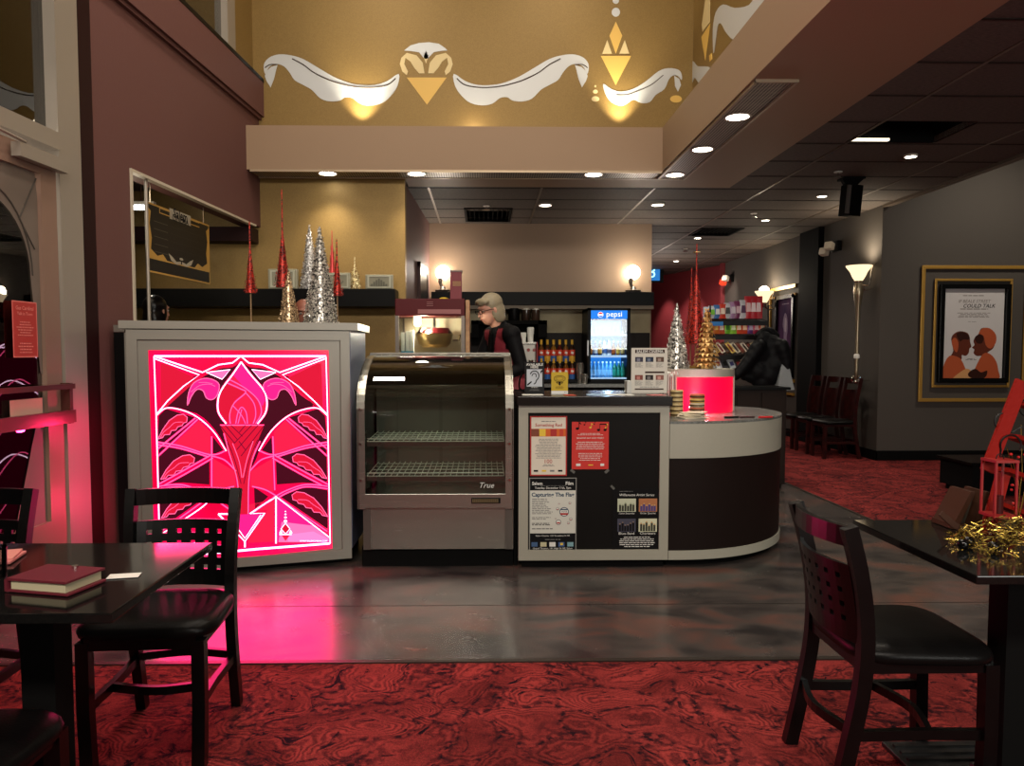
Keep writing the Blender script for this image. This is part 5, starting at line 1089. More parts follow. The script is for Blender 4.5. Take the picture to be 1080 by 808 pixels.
for r_ in range(2):
    for k in range(6):
        x=at(571+k*6.5,380,10.33 if r_==0 else 10.12).x
        bottle('%s syrup bottle with red label in the %s row of the rack'%(names[k],('upper','lower')[r_]),x,(10.36,10.13)[r_],(1.165,.93)[r_],.325 if r_==0 else .31,amb[(k+r_*2)%6],capg,LR,LY if (k+r_)%2 else LB,'syrup bottles on the rack')
cup_stack('stack of steel shaker cups left of the drinks cooler',at(612,390,10.0).x,10.0,.915,.05,.27,6,STEEL,'steel cups by the cooler'); cup_stack('short steel cup right of the shaker stack',at(617.5,390,9.92).x-.01,9.9,.915,.045,.13,2,STEEL,'steel cups by the cooler')
# drinks cooler
p=at(619.5,403,9.95); q=at(665,325,9.95); x0,x1=p.x,q.x; z0,z1=.915,q.z; W_=x1-x0
t=thing('drinks_cooler','black glass door drinks cooler glowing blue with a Pepsi header','cooler',((x0+x1)/2,10.2,z0))
b=MB(); b.box2((x0,9.98,z0),(x0+.03,10.5,z1)); b.box2((x1-.03,9.98,z0),(x1,10.5,z1)); b.box2((x0,9.98,z1-.03),(x1,10.5,z1)); b.box2((x0,9.98,z0),(x1,10.5,z0+.05)); b.box2((x0,10.46,z0),(x1,10.5,z1)); b.build('cabinet',BLACK,t)
b=MB(); 
for a,c in (((x0,z0+.02),(x0+.04,z1)),((x1-.04,z0+.02),(x1,z1)),((x0,z1-.03),(x1,z1)),((x0,z0+.02),(x1,z0+.06))): b.box2((a[0],9.945,a[1]),(c[0],9.978,c[1]))
dr_=b.build('door',BLACK,t)
b=MB(); b.box2((x0+.04,9.958,z0+.06),(x1-.04,9.964,z1-.14)); b.build('door_glass',glass('cooler_glass',(240,245,250)),dr_)
b=MB(); b.box2((x0-.012,9.915,z0+.36),(x0+.012,9.945,z0+.56),bev=.005); b.build('handle',mat('handle_grey',(150,152,155),.3,.5),dr_)
b=MB(); b.box2((x0+.03,10.44,z0+.05),(x1-.03,10.455,z1-.14))
def grad(name,stops,s):
    m=bpy.data.materials.new(name); m.use_nodes=True; nt=m.node_tree; b_=nt.nodes['Principled BSDF']; tc=N(nt,'ShaderNodeTexCoord'); sp=N(nt,'ShaderNodeSeparateXYZ'); r=N(nt,'ShaderNodeValToRGB')
    nt.links.new(tc.outputs['Generated'],sp.inputs[0]); nt.links.new(sp.outputs[2],r.inputs[0]); e=r.color_ramp.elements
    e[0].position=stops[0][0]; e[0].color=(*stops[0][1],1); e[1].position=stops[-1][0]; e[1].color=(*stops[-1][1],1)
    for pz,c in stops[1:-1]: x=e.new(pz); x.color=(*c,1)
    nt.links.new(r.outputs[0],b_.inputs['Emission Color']); b_.inputs['Emission Strength'].default_value=s; b_.inputs['Base Color'].default_value=(.1,.2,.4,1); return m
b.build('lit_back_panel',emis('cooler_back',(.02,.22,.75),.85),t)
b=MB(); b.box2((x0+.035,9.952,z1-.14),(x1-.035,9.962,z1-.03)); hd=b.build('lit_header',emis('pepsi_blue',(.02,.20,.75),1.0),t)
xm=x0+W_*.30; zm=z1-.085
b=MB(); b.quad(*[(xm+.036*math.cos(-i*PI/10),9.9505,zm+.036*math.sin(-i*PI/10)) for i in range(20)]); b.build('logo_disc',emis('logo_white',(1,1,1),1.1),hd,recalc=False)
b=MB(); b.quad(*[(xm+.031*math.cos(a),9.9495,zm+.031*math.sin(a)) for a in [math.radians(170-i*15) for i in range(11)]]); b.build('logo_red',emis('logo_red',(.8,.02,.03),1),hd,recalc=False)
b=MB(); b.quad(*[(xm+.031*math.cos(a),9.9495,zm+.031*math.sin(a)) for a in [math.radians(-20-i*15) for i in range(10)]]); b.build('logo_blue',emis('logo_blue',(.02,.12,.7),1),hd,recalc=False)
text('pepsi',frameM((x0+W_*.62,9.951,zm-.004),(1,0,0),(0,-1,0)),emis('logo_white',(1,1,1),1.1),hd,width=W_*.36)
b=MB(); b.box2((x0+.045,10.40,z0+.66),(x1-.045,10.43,z1-.16)); b.build('light_box',emis('cooler_white',(.35,.65,1),.75),t)
sz=[z0+.07,z0+.36,z0+.64]
for z in sz: 
    b=MB(); b.box2((x0+.035,10.0,z-.012),(x1-.035,10.42,z)); b.build('shelf',mat('shelf_white',(215,225,235),.4),t)
    b=MB(); b.box2((x0+.035,9.985,z-.022),(x1-.035,9.995,z+.008)); b.build('price_strip',emis('strip',(.55,.75,.95),.8),t)
point('cooler_light',((x0+x1)/2,10.0,z1-.2),1.6,(.6,.85,1),.05); point('cooler_light_mid',((x0+x1)/2,10.0,z0+.58),1.6,(.7,.9,1),.04); point('cooler_light_low',((x0+x1)/2,10.0,z0+.30),1.6,(.4,.75,1),.05)
bc=[((60,40,18),(170,100,30)),((30,60,130),(220,220,220)),((60,40,18),(220,160,60)),((220,225,225),(60,90,140)),((220,225,225),(90,90,110)),((90,50,20),(180,90,30)),((120,80,20),(230,190,80)),((60,50,40),(220,190,110))]
n_=0
def cbottle(x,y,z,h,c1,c2,label,group):
    t=thing('drink_bottle',label,'bottle',(x,y,z),0,group); r=h*.14; b=MB(); b.lathe((x,y,z),[(0,0),(r,0),(r,h*.55),(r*.8,h*.68),(r*.35,h*.82),(r*.35,h*.9),(0,h*.9)],12); b.build('bottle_body',mat('drink%d_%d_%d'%c1,c1,.2),t,smooth=40)
    b=MB(); b.lathe((x,y,z+h*.16),[(r*1.0,0),(r*1.03,0),(r*1.03,h*.34),(r*1.0,h*.34)],12); b.build('label_band',mat('dlab%d_%d_%d'%c2,c2,.4),t); b=MB(); b.lathe((x,y,z+h*.88),[(r*.4,0),(r*.42,0),(r*.42,h*.1),(0,h*.1)],10); b.build('cap',WHITE,t)
for k in range(8): cbottle(x0+.065+k*(W_-.13)/7,10.13,sz[1],.20,bc[k][0],bc[k][1],'drink bottle %s on the middle cooler shelf'%(['at far left','second from left','third from left','fourth from left','fifth from left','sixth from left','second from right','at far right'][k]),'bottles on the middle cooler shelf')
for k in range(9): 
    g_= k>=6; x=x0+.06+k*(W_-.12)/8
    cbottle(x,10.13,sz[0],.22,(90,150,200) if not g_ else (10,110,85),(150,200,235) if not g_ else (30,150,120),('green drink bottle, %s of three at bottom right of the cooler'%['left','middle','right'][k-6]) if g_ else 'clear water bottle, %s on the lowest cooler shelf'%(['first','second','third','fourth','fifth','sixth'][k]+' from the left'),'bottles on the lowest cooler shelf')
for k in range(8): cbottle(x0+.07+k*(W_-.14)/7,10.13,sz[2],.095,(150,165,170),(200,205,205),'small bottle %s on the top cooler shelf'%(['at far left','second from left','third from left','fourth from left','fifth from left','sixth from left','second from right','at far right'][k]),'small bottles on the top cooler shelf')
# ------------------------------------------------------------------ work counter and popcorn machine
b=MB(); t=thing('work_counter','low work counter behind the display case carrying the popcorn machine','counter',(-.3,6.3,0)); b.box2((-.82,6.02,0),(-.12,6.62,.93)); b.build('cabinet',MBLACK,t); b=MB(); b.box2((-.83,5.98,.93),(-.10,6.64,.965)); b.build('worktop',GREYTOP,t)
YP=6.12; p=at(417,375,YP); q=at(490,315,YP); xa,xb=p.x,q.x; zt_=q.z; zr=at(450,333,YP).z; zk=1.06
RT=mat('popcorn_red',(84,12,20),.45)
t=thing('popcorn_machine','maroon topped glass popcorn machine behind the display case','popcorn machine',((xa+xb)/2,6.35,.965))
b=MB(); b.box2((xa,YP,zr),(xb,6.60,zt_),bev=.006); b.build('top_housing',RT,t)
b=MB(); b.box2((xa+.18,YP-.004,zr+.015),(xb-.03,YP,zr+.05),bev=.0); b.build('name_panel',mat('popcorn_pink_panel',(150,85,85),.35),t)
b=MB(); 
for k in range(3): b.box2((xa+.25,YP-.004,zt_-.03-k*.014),(xa+.30,YP,zt_-.026-k*.014))
b.build('vent_slot',mat('vent_light',(150,90,88),.5),t)
b=MB(); b.box2((xa,YP,.966),(xb,6.60,zk)); b.build('base',RT,t)
b=MB()
for x in (xa,xb-.028):
    for y in (YP,6.572): b.box2((x,y,zk),(x+.028,y+.028,zr))
b.build('corner_post',mat('popcorn_post',(120,112,105),.35,.6),t)
b=MB(); b.box2((xa+.028,YP+.01,zk),(xb-.028,YP+.014,zr)); b.build('front_glass',CGLASS,t)
b=MB(); b.box2((xa+.01,6.575,zk),(xb-.01,6.59,zr)); b.build('back_panel',mat('popcorn_back',(215,200,170),.5),t)
b=MB(); b.box2((xb-.02,YP+.03,zk),(xb-.016,6.57,zr)); b.box2((xa+.016,YP+.03,zk),(xa+.02,6.57,zr)); b.build('side_glass',CGLASS,t)
kx=(xa+xb)/2+.02; b=MB(); b.lathe((kx,6.36,zr-.25),[(0,0),(.10,0),(.13,.03),(.155,.11),(.15,.115),(0,.115)],28); b.build('kettle',mat('kettle_steel',(190,160,110),.3,.7),t,smooth=50)
b=MB(); b.lathe((kx,6.36,zr-.135),[(.15,0),(.155,.0),(.12,.045),(0,.05)],28); b.cyl((kx,6.36,zr-.09),(kx,6.36,zr),.012,n=8); b.tube([(kx+.15,6.36,zr-.19),(kx+.2,6.36,zr-.19),(kx+.21,6.33,zr-.15)],.008,6); b.build('kettle_lid',CHROME,t)
b=MB(); b.cyl((xa+.16,6.3,zr-.04),(xa+.16,6.3,zr),.03,n=12); b.ball((xa+.16,6.3,zr-.05),.032,n=14); b.build('warming_bulb',emis('popcorn_bulb',(1,.8,.5),9),t,smooth=60)
point('popcorn_light',(xa+.22,6.2,zr-.06),15,(1,.84,.62),.03)
rnd=random.Random(2); b=MB(); b.box2((xa+.03,YP+.04,zk),(xb-.03,6.56,zk+.05))
for k in range(420): b.ball((xa+.04+rnd.random()*(xb-xa-.08),YP+.05+rnd.random()*.46,zk+.05+rnd.random()**2*.09),rnd.uniform(.010,.016),(1,1,.8),n=6)
o=b.build('popcorn_heap',mat('popcorn',(235,220,175),.8),t,smooth=60); o['kind']='stuff'
for k in range(3):
    x=xa+.055+k*.035; tt=thing('popcorn_bag_stack','white and blue popcorn bag stack %s behind the machine glass'%['at left','in the middle','at right'][k],'paper bags',(x,YP+.09,zk),0,'popcorn bags in the machine'); 
    b=MB(); b.box2((x-.015,YP+.06,zk),(x+.015,YP+.12,zr-.13+.01*k),bev=.003); b.build('bags',WHITE,tt); b=MB(); b.box2((x-.0155,YP+.0575,zk+.16),(x+.0155,YP+.0597,zk+.27)); b.build('blue_print',K('bag_blue',(60,165,205)),tt)
p=at(475,287,6.3); q=at(487,315,6.3); t=thing('popcorn_box','tall maroon popcorn box standing on the popcorn machine','box',((p.x+q.x)/2,6.3,zt_)); b=MB(); b.box2((p.x,6.26,zt_),(q.x,6.36,p.z),bev=.002); b.build('carton',mat('carton_maroon',(120,28,42),.5),t); b=MB(); b.box2((p.x+.02,6.257,zt_+.11),(q.x-.005,6.2597,zt_+.15)); b.build('gold_print',K('gold_print',(150,110,80)),t); b=MB(); b.box2((p.x-.005,6.255,p.z),(q.x+.005,6.365,p.z+.012)); b.build('lid',mat('carton_grey',(130,115,110),.5),t)
p=at(468,313,6.35); b=MB(); b.ball((p.x,6.35,zt_+.012),.035,(1.1,.8,.42),n=16); tag(b.build('yellow_cloth',mat('yellow_cloth',(220,185,40),.8),smooth=60),'small crumpled yellow cloth on top of the popcorn machine','cloth')
p=at(491,317,6.2); q=at(495.5,375,6.2); t=thing('wooden_board','narrow pale wooden board upright against the popcorn machine','board',((p.x+q.x)/2,6.2,.966)); b=MB(); b.box2((p.x+.002,6.14,.966),(q.x,6.4,p.z),bev=.003); b.build('plank',mat('pale_plank',(190,150,105),.5,noise=(14,(150,105,70))),t)
# ================================================================== COUNTER-TOP THINGS
ZT=1.055
def easel(name,label,x0,y0,x1,y1,Y,z,m,cat='sign',lean=.0):
    p=at((x0+x1)/2,y0,Y); w=(at(x1,y0,Y)-at(x0,y0,Y)).length; h=p.z-z
    t=thing(name,label,cat,(p.x,Y,z)); s=Sheet((p.x,Y,z+h/2),(1,0,0),(0,-1,0),w,h,t,.004); s.body(m); return t,s,w,h,p.x
t,s,w,h,x=easel('hearing_sign','black Available Here sign with a white ear symbol on the counter',553.5,382,574,417,4.95,ZT,mat('sign_black',(16,16,17),.3))
s.text('AVAILABLE',.5,.075,.86,WHI,bold=.02); s.text('HERE',.5,.155,.40,WHI,bold=.02); s.rect(.10,.225,.9,.78,K('sign_grey',(186,192,200)),l=1)
ear=[(.28,.38),(.36,.31),(.5,.28),(.64,.31),(.72,.40),(.70,.50),(.60,.58),(.55,.66),(.46,.70)]
bb=MB(); bb.bar([s.P(a,c,4) for a,c in smooth_poly(ear,False,4)],.0008,.006,side=s.n); bb.bar([s.P(a,c,4) for a,c in smooth_poly([(.36,.44),(.42,.38),(.5,.36),(.58,.40),(.58,.48)],False,4)],.0008,.005,side=s.n); bb.build('ear_symbol',BLKI,t)
s.poly([(.80,.29),(.90,.24),(.90,.30),(.82,.37)],BLKI,l=4); s.poly([(.12,.70),(.34,.60),(.36,.64),(.14,.76)],BLKI,l=4); s.lines(.25,.80,.75,.83,1,WHI); s.lines(.2,.87,.8,.92,2,GRYI)
b=MB(); b.box2((x-w*.4,4.951,ZT),(x+w*.4,5.03,ZT+.006)); b.prism([(x-.02,4.952,ZT+h*.8),(x+.02,4.952,ZT+h*.8),(x+.02,5.03,ZT+.004),(x-.02,5.03,ZT+.004)],(0,.004,0)); b.build('stand',MBLACK,t)
b=MB(); b.tube(smooth_poly([(x-w*.5-.012,4.99,ZT+.13),(x-w*.5-.03,4.99,ZT+.09),(x-w*.5-.03,5.0,ZT+.03),(x-w*.5+.01,5.0,ZT+.008),(x+w*.3,5.03,ZT+.008)],False,4),.006,6); b.build('cord',MBLACK,t)
t,s,w,h,x=easel('yellow_sign','small yellow sign with a winged black emblem on the counter',581.5,392.5,599,418,4.90,ZT,K('yellow_sign',(190,160,40)))
bb=MB(); bb.bar([s.P(.5+.34*math.cos(i*PI/10),.30+.14*math.sin(i*PI/10),3) for i in range(21)],.0006,.0028,side=s.n); bb.bar([s.P(.5+.22*math.cos(i*PI/10),.30+.08*math.sin(i*PI/10),3) for i in range(21)],.0006,.0018,side=s.n)
bb.build('emblem_ring',BLKI,t); s.poly([(.42,.44),(.58,.44),(.56,.58),(.5,.62),(.44,.58)],BLKI); s.poly([(.28,.46),(.38,.45),(.40,.54),(.34,.52)],BLKI); s.poly([(.72,.46),(.62,.45),(.60,.54),(.66,.52)],BLKI); s.lines(.2,.66,.8,.78,3,K('olive',(90,72,15)),.4); s.rect(0,.86,1,1,WHI,l=1); s.text('2018',.85,.93,.16,BLKI)
b=MB(); b.prism([(x-.03,4.905,ZT),(x+.03,4.905,ZT),(x+.03,4.95,ZT),(x-.03,4.95,ZT)],(0,0,.01)); b.build('foot',WHITE,t)
for (x0,x1,c,l,m_) in ((551,573,.0,'white paper slip below the hearing sign',PAPER),(595,606,.1,'orange red card lying beside the yellow sign',K('orange_card',(190,70,40))),(619,641,-.1,'pale blue paper at the left of two on the counter',K('pale_blue',(165,195,220))),(640,668,.06,'white paper lying beside the brochure rack',PAPER),(683,699,.1,'pink slip lying right of the brochure rack',K('pink_slip',(200,110,110)))):
    p=at((x0+x1)/2,417.5,4.76); w=(x1-x0)*4.76/F; b=MB(); b.box((p.x,4.74 if w<.12 else 4.78,ZT+.0015),(w,.10,.002),rz=c); tag(b.build('paper_sheet',m_),l,'paper')
t,s,w,h,x=easel('brochure_stand','clear stand holding a pale Salem Cinema programme with six photos','665' and 666,367,704,416.5,5.0,ZT,K('programme',(202,198,188)),'brochure stand')
s.rect(.10,.04,.92,.115,K('brown_bar',(60,42,36)),l=1); s.text('SALEM CINEMA',.51,.078,.74,WHI,l=3,bold=.01)
pcs=[(60,60,75),(40,50,70),(90,70,60),(120,60,50),(50,45,45),(130,80,70)]
for k in range(6):
    a=.10+(k%3)*.29; c=.20 if k<3 else .60; s.rect(a,c,a+.22,c+.11,K('prog%d'%k,pcs[k]),l=1); s.rect(a+.05,c+.03,a+.14,c+.10,K('progb%d'%k,tuple(min(255,v+60) for v in pcs[k])),l=2); s.lines(a,c+.13,a+.23,c+.24,6,GRYI,.35,False,seed=k)
s.rect(.38,.52,.92,.56,K('brown_bar',(60,42,36)),l=1); s.rect(.10,.90,.90,.93,K('brown_bar',(60,42,36)),l=1); s.lines(.1,.86,.9,.89,1,GRYI)
b=MB(); b.box2((x-w*.62,4.99,ZT),(x-w*.5,5.08,ZT+.08)); b.box2((x-w*.5,5.006,ZT),(x+w*.5,5.10,ZT+.012)); b.box2((x-w*.5,5.006,ZT),(x+w*.5,5.010,ZT+h*.98)); b.build('holder',mat('acrylic_pale',(190,190,185),.2),t)
# on the round counter (z .901)
ZR=.901
def on(px,py,z=ZR): return atZ(px,py,z)
WK=mat('cup_tan',(175,150,105),.5); WKB=mat('cup_band_dark',(70,54,34),.5)
for k,(px,n,l) in enumerate(((713.5,6,'left'),(735,5,'right'))):
    Yb=5.0+.06*k; p=at(px,440,Yb); x=max(p.x,1.20 if k==0 else 1.3); t=thing('snack_tin_stack','stack of small tan tins on the round counter, %s of two'%l,'tins',(x,Yb,ZR),0,'tin stacks on the round counter')
    r=.042 if k==0 else .05
    for j in range(n):
        z=ZR+j*.029; b=MB(); b.lathe((x,Yb,z),[(0,0),(r*.92,0),(r,.006),(r,.022),(r*.92,.028),(0,.028)],20); tn=b.build('tin',mat('tin_tan2' if k==0 else 'tin_mixed%d'%(j%3),((182,160,112) if k==0 else ((200,170,90),(170,90,60),(190,180,150))[j%3]),.45),t,smooth=30); b=MB(); b.lathe((x,Yb,z+.007),[(r*1.0,0),(r*1.02,0),(r*1.02,.009),(r*1.0,.009)],20); b.build('dark_band',WKB,tn)
    if k==0: XS0=x; ZS0=ZR+n*.029
t=thing('popcorn_bags','upright striped red and white popcorn bags standing behind the tin stack','popcorn bag',(1.225,5.14,ZR)); b=MB()
for j in range(8): x=1.17+j*.016; b.box((x,5.14+.006*(j%2),ZR+.13+.004*j),(.012,.09,.26+.006*(j%3)),rz=.08*(j%3-1))
bm_=mat('bag_striped',(225,215,210),.7); nt=bm_.node_tree; bs=nt.nodes['Principled BSDF']; tc=N(nt,'ShaderNodeTexCoord'); wv=N(nt,'ShaderNodeTexWave'); wv.inputs['Scale'].default_value=22; rp=N(nt,'ShaderNodeValToRGB'); rp.color_ramp.elements[0].position=.35; rp.color_ramp.elements[0].color=lin((190,110,110))+(1,); rp.color_ramp.elements[1].position=.5; rp.color_ramp.elements[1].color=lin((225,215,210))+(1,); nt.links.new(tc.outputs['Object'],wv.inputs[0]); nt.links.new(wv.outputs['Fac'],rp.inputs[0]); nt.links.new(rp.outputs[0],bs.inputs['Base Color'])
b.build('striped_bags',bm_,t)
b=MB(); rnd=random.Random(8)
for j in range(26): b.ball((1.17+rnd.random()*.12,5.10+rnd.random()*.08,ZR+.262+rnd.random()*.02),.013,n=6)
b.build('white_frill',WHITE,t,smooth=60)
t=thing('napkin_pile','loose pile of white napkins on the round counter','napkins',(1.34,4.88,ZR)); 
for j in range(6): b=MB(); b.box((1.34+rnd.uniform(-.02,.02),4.90+rnd.uniform(-.02,.02),ZR+.004+j*.0065),(.17-.01*j,.13,.005),rz=rnd.uniform(-.5,.5),ry=rnd.uniform(-.01,.01)); b.build('napkin',mat('napkin_cream',(218,205,180),.8),t)
p=on(788,441); 
for dx,c,l in ((-.10,BLACK,'black pen lying at the left on the round counter'),(.0,mat('pen_dark',(60,40,40),.4),'dark pen lying in the middle of the round counter'),(.12,mat('pen_red',(190,30,34),.35),'red pen lying at the right on the round counter')):
    t=thing('ink_pen',l,'pen',(p.x+dx,p.y,ZR),0,'pens on the round counter'); b=MB(); b.cyl((p.x+dx-.05,p.y-.01,ZR+.006),(p.x+dx+.045,p.y+.01,ZR+.006),.006,n=8); b.build('barrel',c,t); b=MB(); b.cyl((p.x+dx+.045,p.y+.01,ZR+.006),(p.x+dx+.058,p.y+.013,ZR+.006),.006,.001,n=8); b.build('tip',CHROME,t)
# ================================================================== RIGHT SIDE : rack, cabinet, coat, sconces, posters
t=thing('side_cabinet','dark brown low cabinet beyond the round counter','cabinet',(2.67,7.55,0)); b=MB(); b.box2((2.42,7.35,.04),(2.92,7.72,.96)); b.build('carcass',mat('cabinet_brown',(34,26,22),.5),t); b=MB(); b.box2((2.40,7.32,.96),(2.95,7.74,.985)); b.build('top_slab',BLACK,t); b=MB(); b.box2((2.44,7.38,0),(2.90,7.70,.04)); b.build('plinth',MBLACK,t)
b=MB(); b.box2((2.44,7.338,.10),(2.66,7.35,.93)); b.build('door',mat('cabinet_brown',(34,26,22)),t); b=MB(); b.box2((2.68,7.338,.10),(2.90,7.35,.93)); b.build('door',mat('cabinet_brown',(34,26,22)),t)
# candy rack (runs obliquely away to the right)
RY=8.35
t=thing('candy_rack','black wire candy rack with four sloping shelves beyond the glowing drum','rack',(2.8,RY,0))
xl=at(748,400,RY).x; xr=at(809,400,RY).x
lev=[at(770,y,RY).z for y in (338,353,374,390)]
b=MB()
for x in (xl,xr): 
    b.cyl((x,RY,0),(x,RY,at(770,322,RY).z+.0),.009,n=8); b.cyl((x,RY+.4,0),(x,RY+.4,at(770,312,RY).z),.009,n=8); b.cyl((x,RY,.10),(x,RY+.4,.10),.006,n=6)
b.build('upright',IRON,t)
for z in lev:
    b=MB(); b.box2((xl,RY-.01,z-.055),(xr,RY-.004,z-.005)); 
    for k in range(9): y=RY+k*.05; b.cyl((xl,y,z-.01+k*.008),(xr,y,z-.01+k*.008),.003,n=5)
    for k in range(2): x=(xl,xr)[k]; b.cyl((x,RY,z-.01),(x,RY+.4,z+.054),.005,n=6)
    b.build('wire_shelf',IRON,t)
rnd=random.Random(21)
def bag(label,x,y,z,w,h,c,c2,group,lean=.12,name='candy_bag',th=.035):
    t=thing(name,label,'candy',(x,y,z),0,group); b=MB(); v=[]
    M=Matrix.Translation((x,y,z)) @ Euler((-lean,0,rnd.uniform(-.2,.2))).to_matrix().to_4x4()
    n_=6; G=[]
    for side in (-1,1):
        for i in range(n_+1):
            for j in range(n_+1):
                u=i/n_; q=j/n_; bulge=math.sin(PI*u)*math.sin(PI*q); G.append(b.b.verts.new(M@Vector(((u-.5)*w,side*(.002+th/2*bulge),q*h))))
    A_=lambda s_,i,j: G[s_*(n_+1)**2+i*(n_+1)+j]
    for s_ in (0,1):
        for i in range(n_):
            for j in range(n_): b.b.faces.new((A_(s_,i,j),A_(s_,i+1,j),A_(s_,i+1,j+1),A_(s_,i,j+1)))
    b.build('bag',mat('cb%d_%d_%d'%c,c,.3),t,smooth=60,recalc=False)
    b=MB(); b.prism([M@Vector((a*w*.3,-th/2-.003,q*h)) for a,q in ((-1,.3),(1,.3),(.8,.7),(-.8,.7))],(0,.003,0)); b.build('printed_label',mat('cb%d_%d_%d'%c2,c2,.4),t)
cols=[((190,200,215),(60,110,170)),((200,205,210),(120,190,60)),((60,110,170),(220,220,220)),((200,60,40),(230,210,190)),((190,190,195),(60,60,60)),((170,130,170),(220,210,220)),((120,50,90),(220,190,200)),((200,200,205),(90,60,90)),((190,40,50),(235,200,200)),((185,35,48),(240,220,220)),((190,45,55),(235,210,210))]
nm=['first','second','third','fourth','fifth','sixth','seventh','eighth','ninth','tenth','eleventh']
for k,(c,c2) in enumerate(cols):
    x=xl+.03+(xr-xl-.06)*k/10; z=lev[0]+.03; h=.13+.11*k/10 if k<8 else .25
    bag('%s candy bag from the left on the top rack shelf'%nm[k],x,RY+.22,z,.085,h,c,c2,'candy bags on the top rack shelf',.05)
c2s=[((215,180,60),(230,220,150)),((205,110,45),(230,180,90)),((190,80,40),(220,200,180)),((120,190,50),(60,120,40)),((140,200,60),(220,230,180)),((215,80,45),(240,210,180)),((210,70,40),(240,190,150)),((130,80,160),(220,200,230)),((190,50,90),(240,200,200)),((205,80,50),(240,220,190))]
for k,(c,c2) in enumerate(c2s):
    x=xl+.03+(xr-xl-.06)*k/9; bag('%s bright candy bag from the left on the second rack shelf'%nm[k],x,RY+.10,lev[1]+.012,.075,.135,c,c2,'candy bags on the second rack shelf',.1)
bars=[(215,205,180),(190,150,70),(225,215,195),(90,55,35),(220,190,90),(205,195,175),(110,70,50),(225,215,200),(60,40,30),(190,170,130),(90,60,45)]
for k,c in enumerate(bars):
    x=xl+.04+(xr-xl-.08)*k/10; t=thing('chocolate_bar','%s chocolate bar from the left on the third rack shelf'%nm[k],'candy',(x,RY+.06,lev[2]+.01),0,'chocolate bars on the third rack shelf'); b=MB(); b.box((x,RY+.12,lev[2]+.075),(.045,.012,.15),rx=-.6,ry=-.5,bev=.002); b.build('wrapper',mat('bar%d_%d_%d'%c,c,.3),t); b=MB(); b.box((x,RY+.112,lev[2]+.073),(.02,.012,.11),rx=-.6,ry=-.5); b.build('stripe',mat('bar_stripe%d'%(k%2),((120,40,30),(70,60,55))[k%2],.4),t)
for k in range(8):
    c=((190,200,205),(200,205,210),(60,60,65),(185,195,200),(50,45,45),(170,140,90),(150,120,80),(190,170,120))[k]; x=xl+.05+(xr-xl-.1)*k/7; t=thing('candy_box','%s small box from the left on the lowest rack shelf'%nm[k],'candy',(x,RY+.06,lev[3]+.01),0,'boxes on the lowest rack shelf'); b=MB(); b.box((x,RY+.12,lev[3]+.06),(.06,.03,.12),rx=-.5,ry=-.25,bev=.002); b.build('carton',mat('cbox%d_%d_%d'%c,c,.4),t); b=MB(); b.box((x,RY+.105,lev[3]+.065),(.04,.004,.05),rx=-.5,ry=-.25); b.build('print',mat('cbox_print%d'%(k%3),((60,60,120),(140,40,40),(30,30,30))[k%3],.4),t)
p=at(757,337,RY-.03); b=MB(); b.box2((p.x-.12,RY-.03,lev[0]-.06),(p.x+.06,RY-.012,lev[0]-.015)); tag(b.build('blue_shelf_tag',K('tag_blue',(40,110,175))),'bright blue tag strip at the left of the top rack shelf','tag')
# black puffer coat hanging on the right end of the rack
t=thing('puffer_coat','black puffer coat with a grey lining hanging over the right end of the candy rack','coat',(3.25,7.98,at(815,432,7.9).z))
def remesh(b_,name,m,parent,vox=.012,sm=6,smooth=80):
    me=bpy.data.meshes.new('tmp'); b_.b.to_mesh(me); b_.b.free(); o=bpy.data.objects.new('tmp',me); C.objects.link(o)
    r=o.modifiers.new('r','REMESH'); r.mode='VOXEL'; r.voxel_size=vox; s_=o.modifiers.new('s','SMOOTH'); s_.iterations=sm; s_.factor=.5
    dg=bpy.context.evaluated_depsgraph_get(); me2=bpy.data.meshes.new_from_object(o.evaluated_get(dg)); bpy.data.objects.remove(o); bpy.data.meshes.remove(me); me2.materials.clear()
    return link(me2,name,m,parent,smooth)
YJ=8.08
b=MB()
def pj(x,y,d=0): return at(x,y-27,YJ+d)
for (x,y,r,sx) in ((806,384,.085,1),(797,404,.10,1.1),(792,414,.10,1.1),(800,418,.12,1.1),(794,424,.08,1.2),(786,424,.05,1.2),(803,400,.12,1),(813,390,.11,1),(818,400,.13,1),(816,412,.14,1),(811,422,.13,1.1),(804,430,.10,1.1),(797,398,.07,1),(823,392,.08,1)):
    b.ball(pj(x,y),r,(sx,.75,1),n=14)
for (a,c,r0,r1) in (((800,392),(786,412),.075,.06),((786,412),(776,424),.06,.045),((824,392),(829,412),.08,.065),((829,412),(828,430),.065,.05)):
    for i in range(7):
        f=i/6; x=a[0]+(c[0]-a[0])*f; y=a[1]+(c[1]-a[1])*f; b.ball(pj(x,y,-.06),(r0+(r1-r0)*f)*(1+.10*(i%2)),n=12)
PUF=mat('puffer_black',(13,13,15),.5,bump=1,bscale=16); remesh(b,'quilted_body',PUF,t,.018,3)
b=MB()
for k in range(9): a=k/8; b.ball(pj(800+a*18,381-6*math.sin(PI*a),.02),.045,(1.1,1,.8),n=10)
remesh(b,'hood',PUF,t,.015,3)
b=MB(); b.prism([pj(826,404,-.10),pj(832,412,-.12),pj(838,438,-.14),pj(820,440,-.14),pj(822,425,-.12)],(0,.10,0)); b.build('grey_lining',mat('lining_grey',(118,122,124),.5),t)
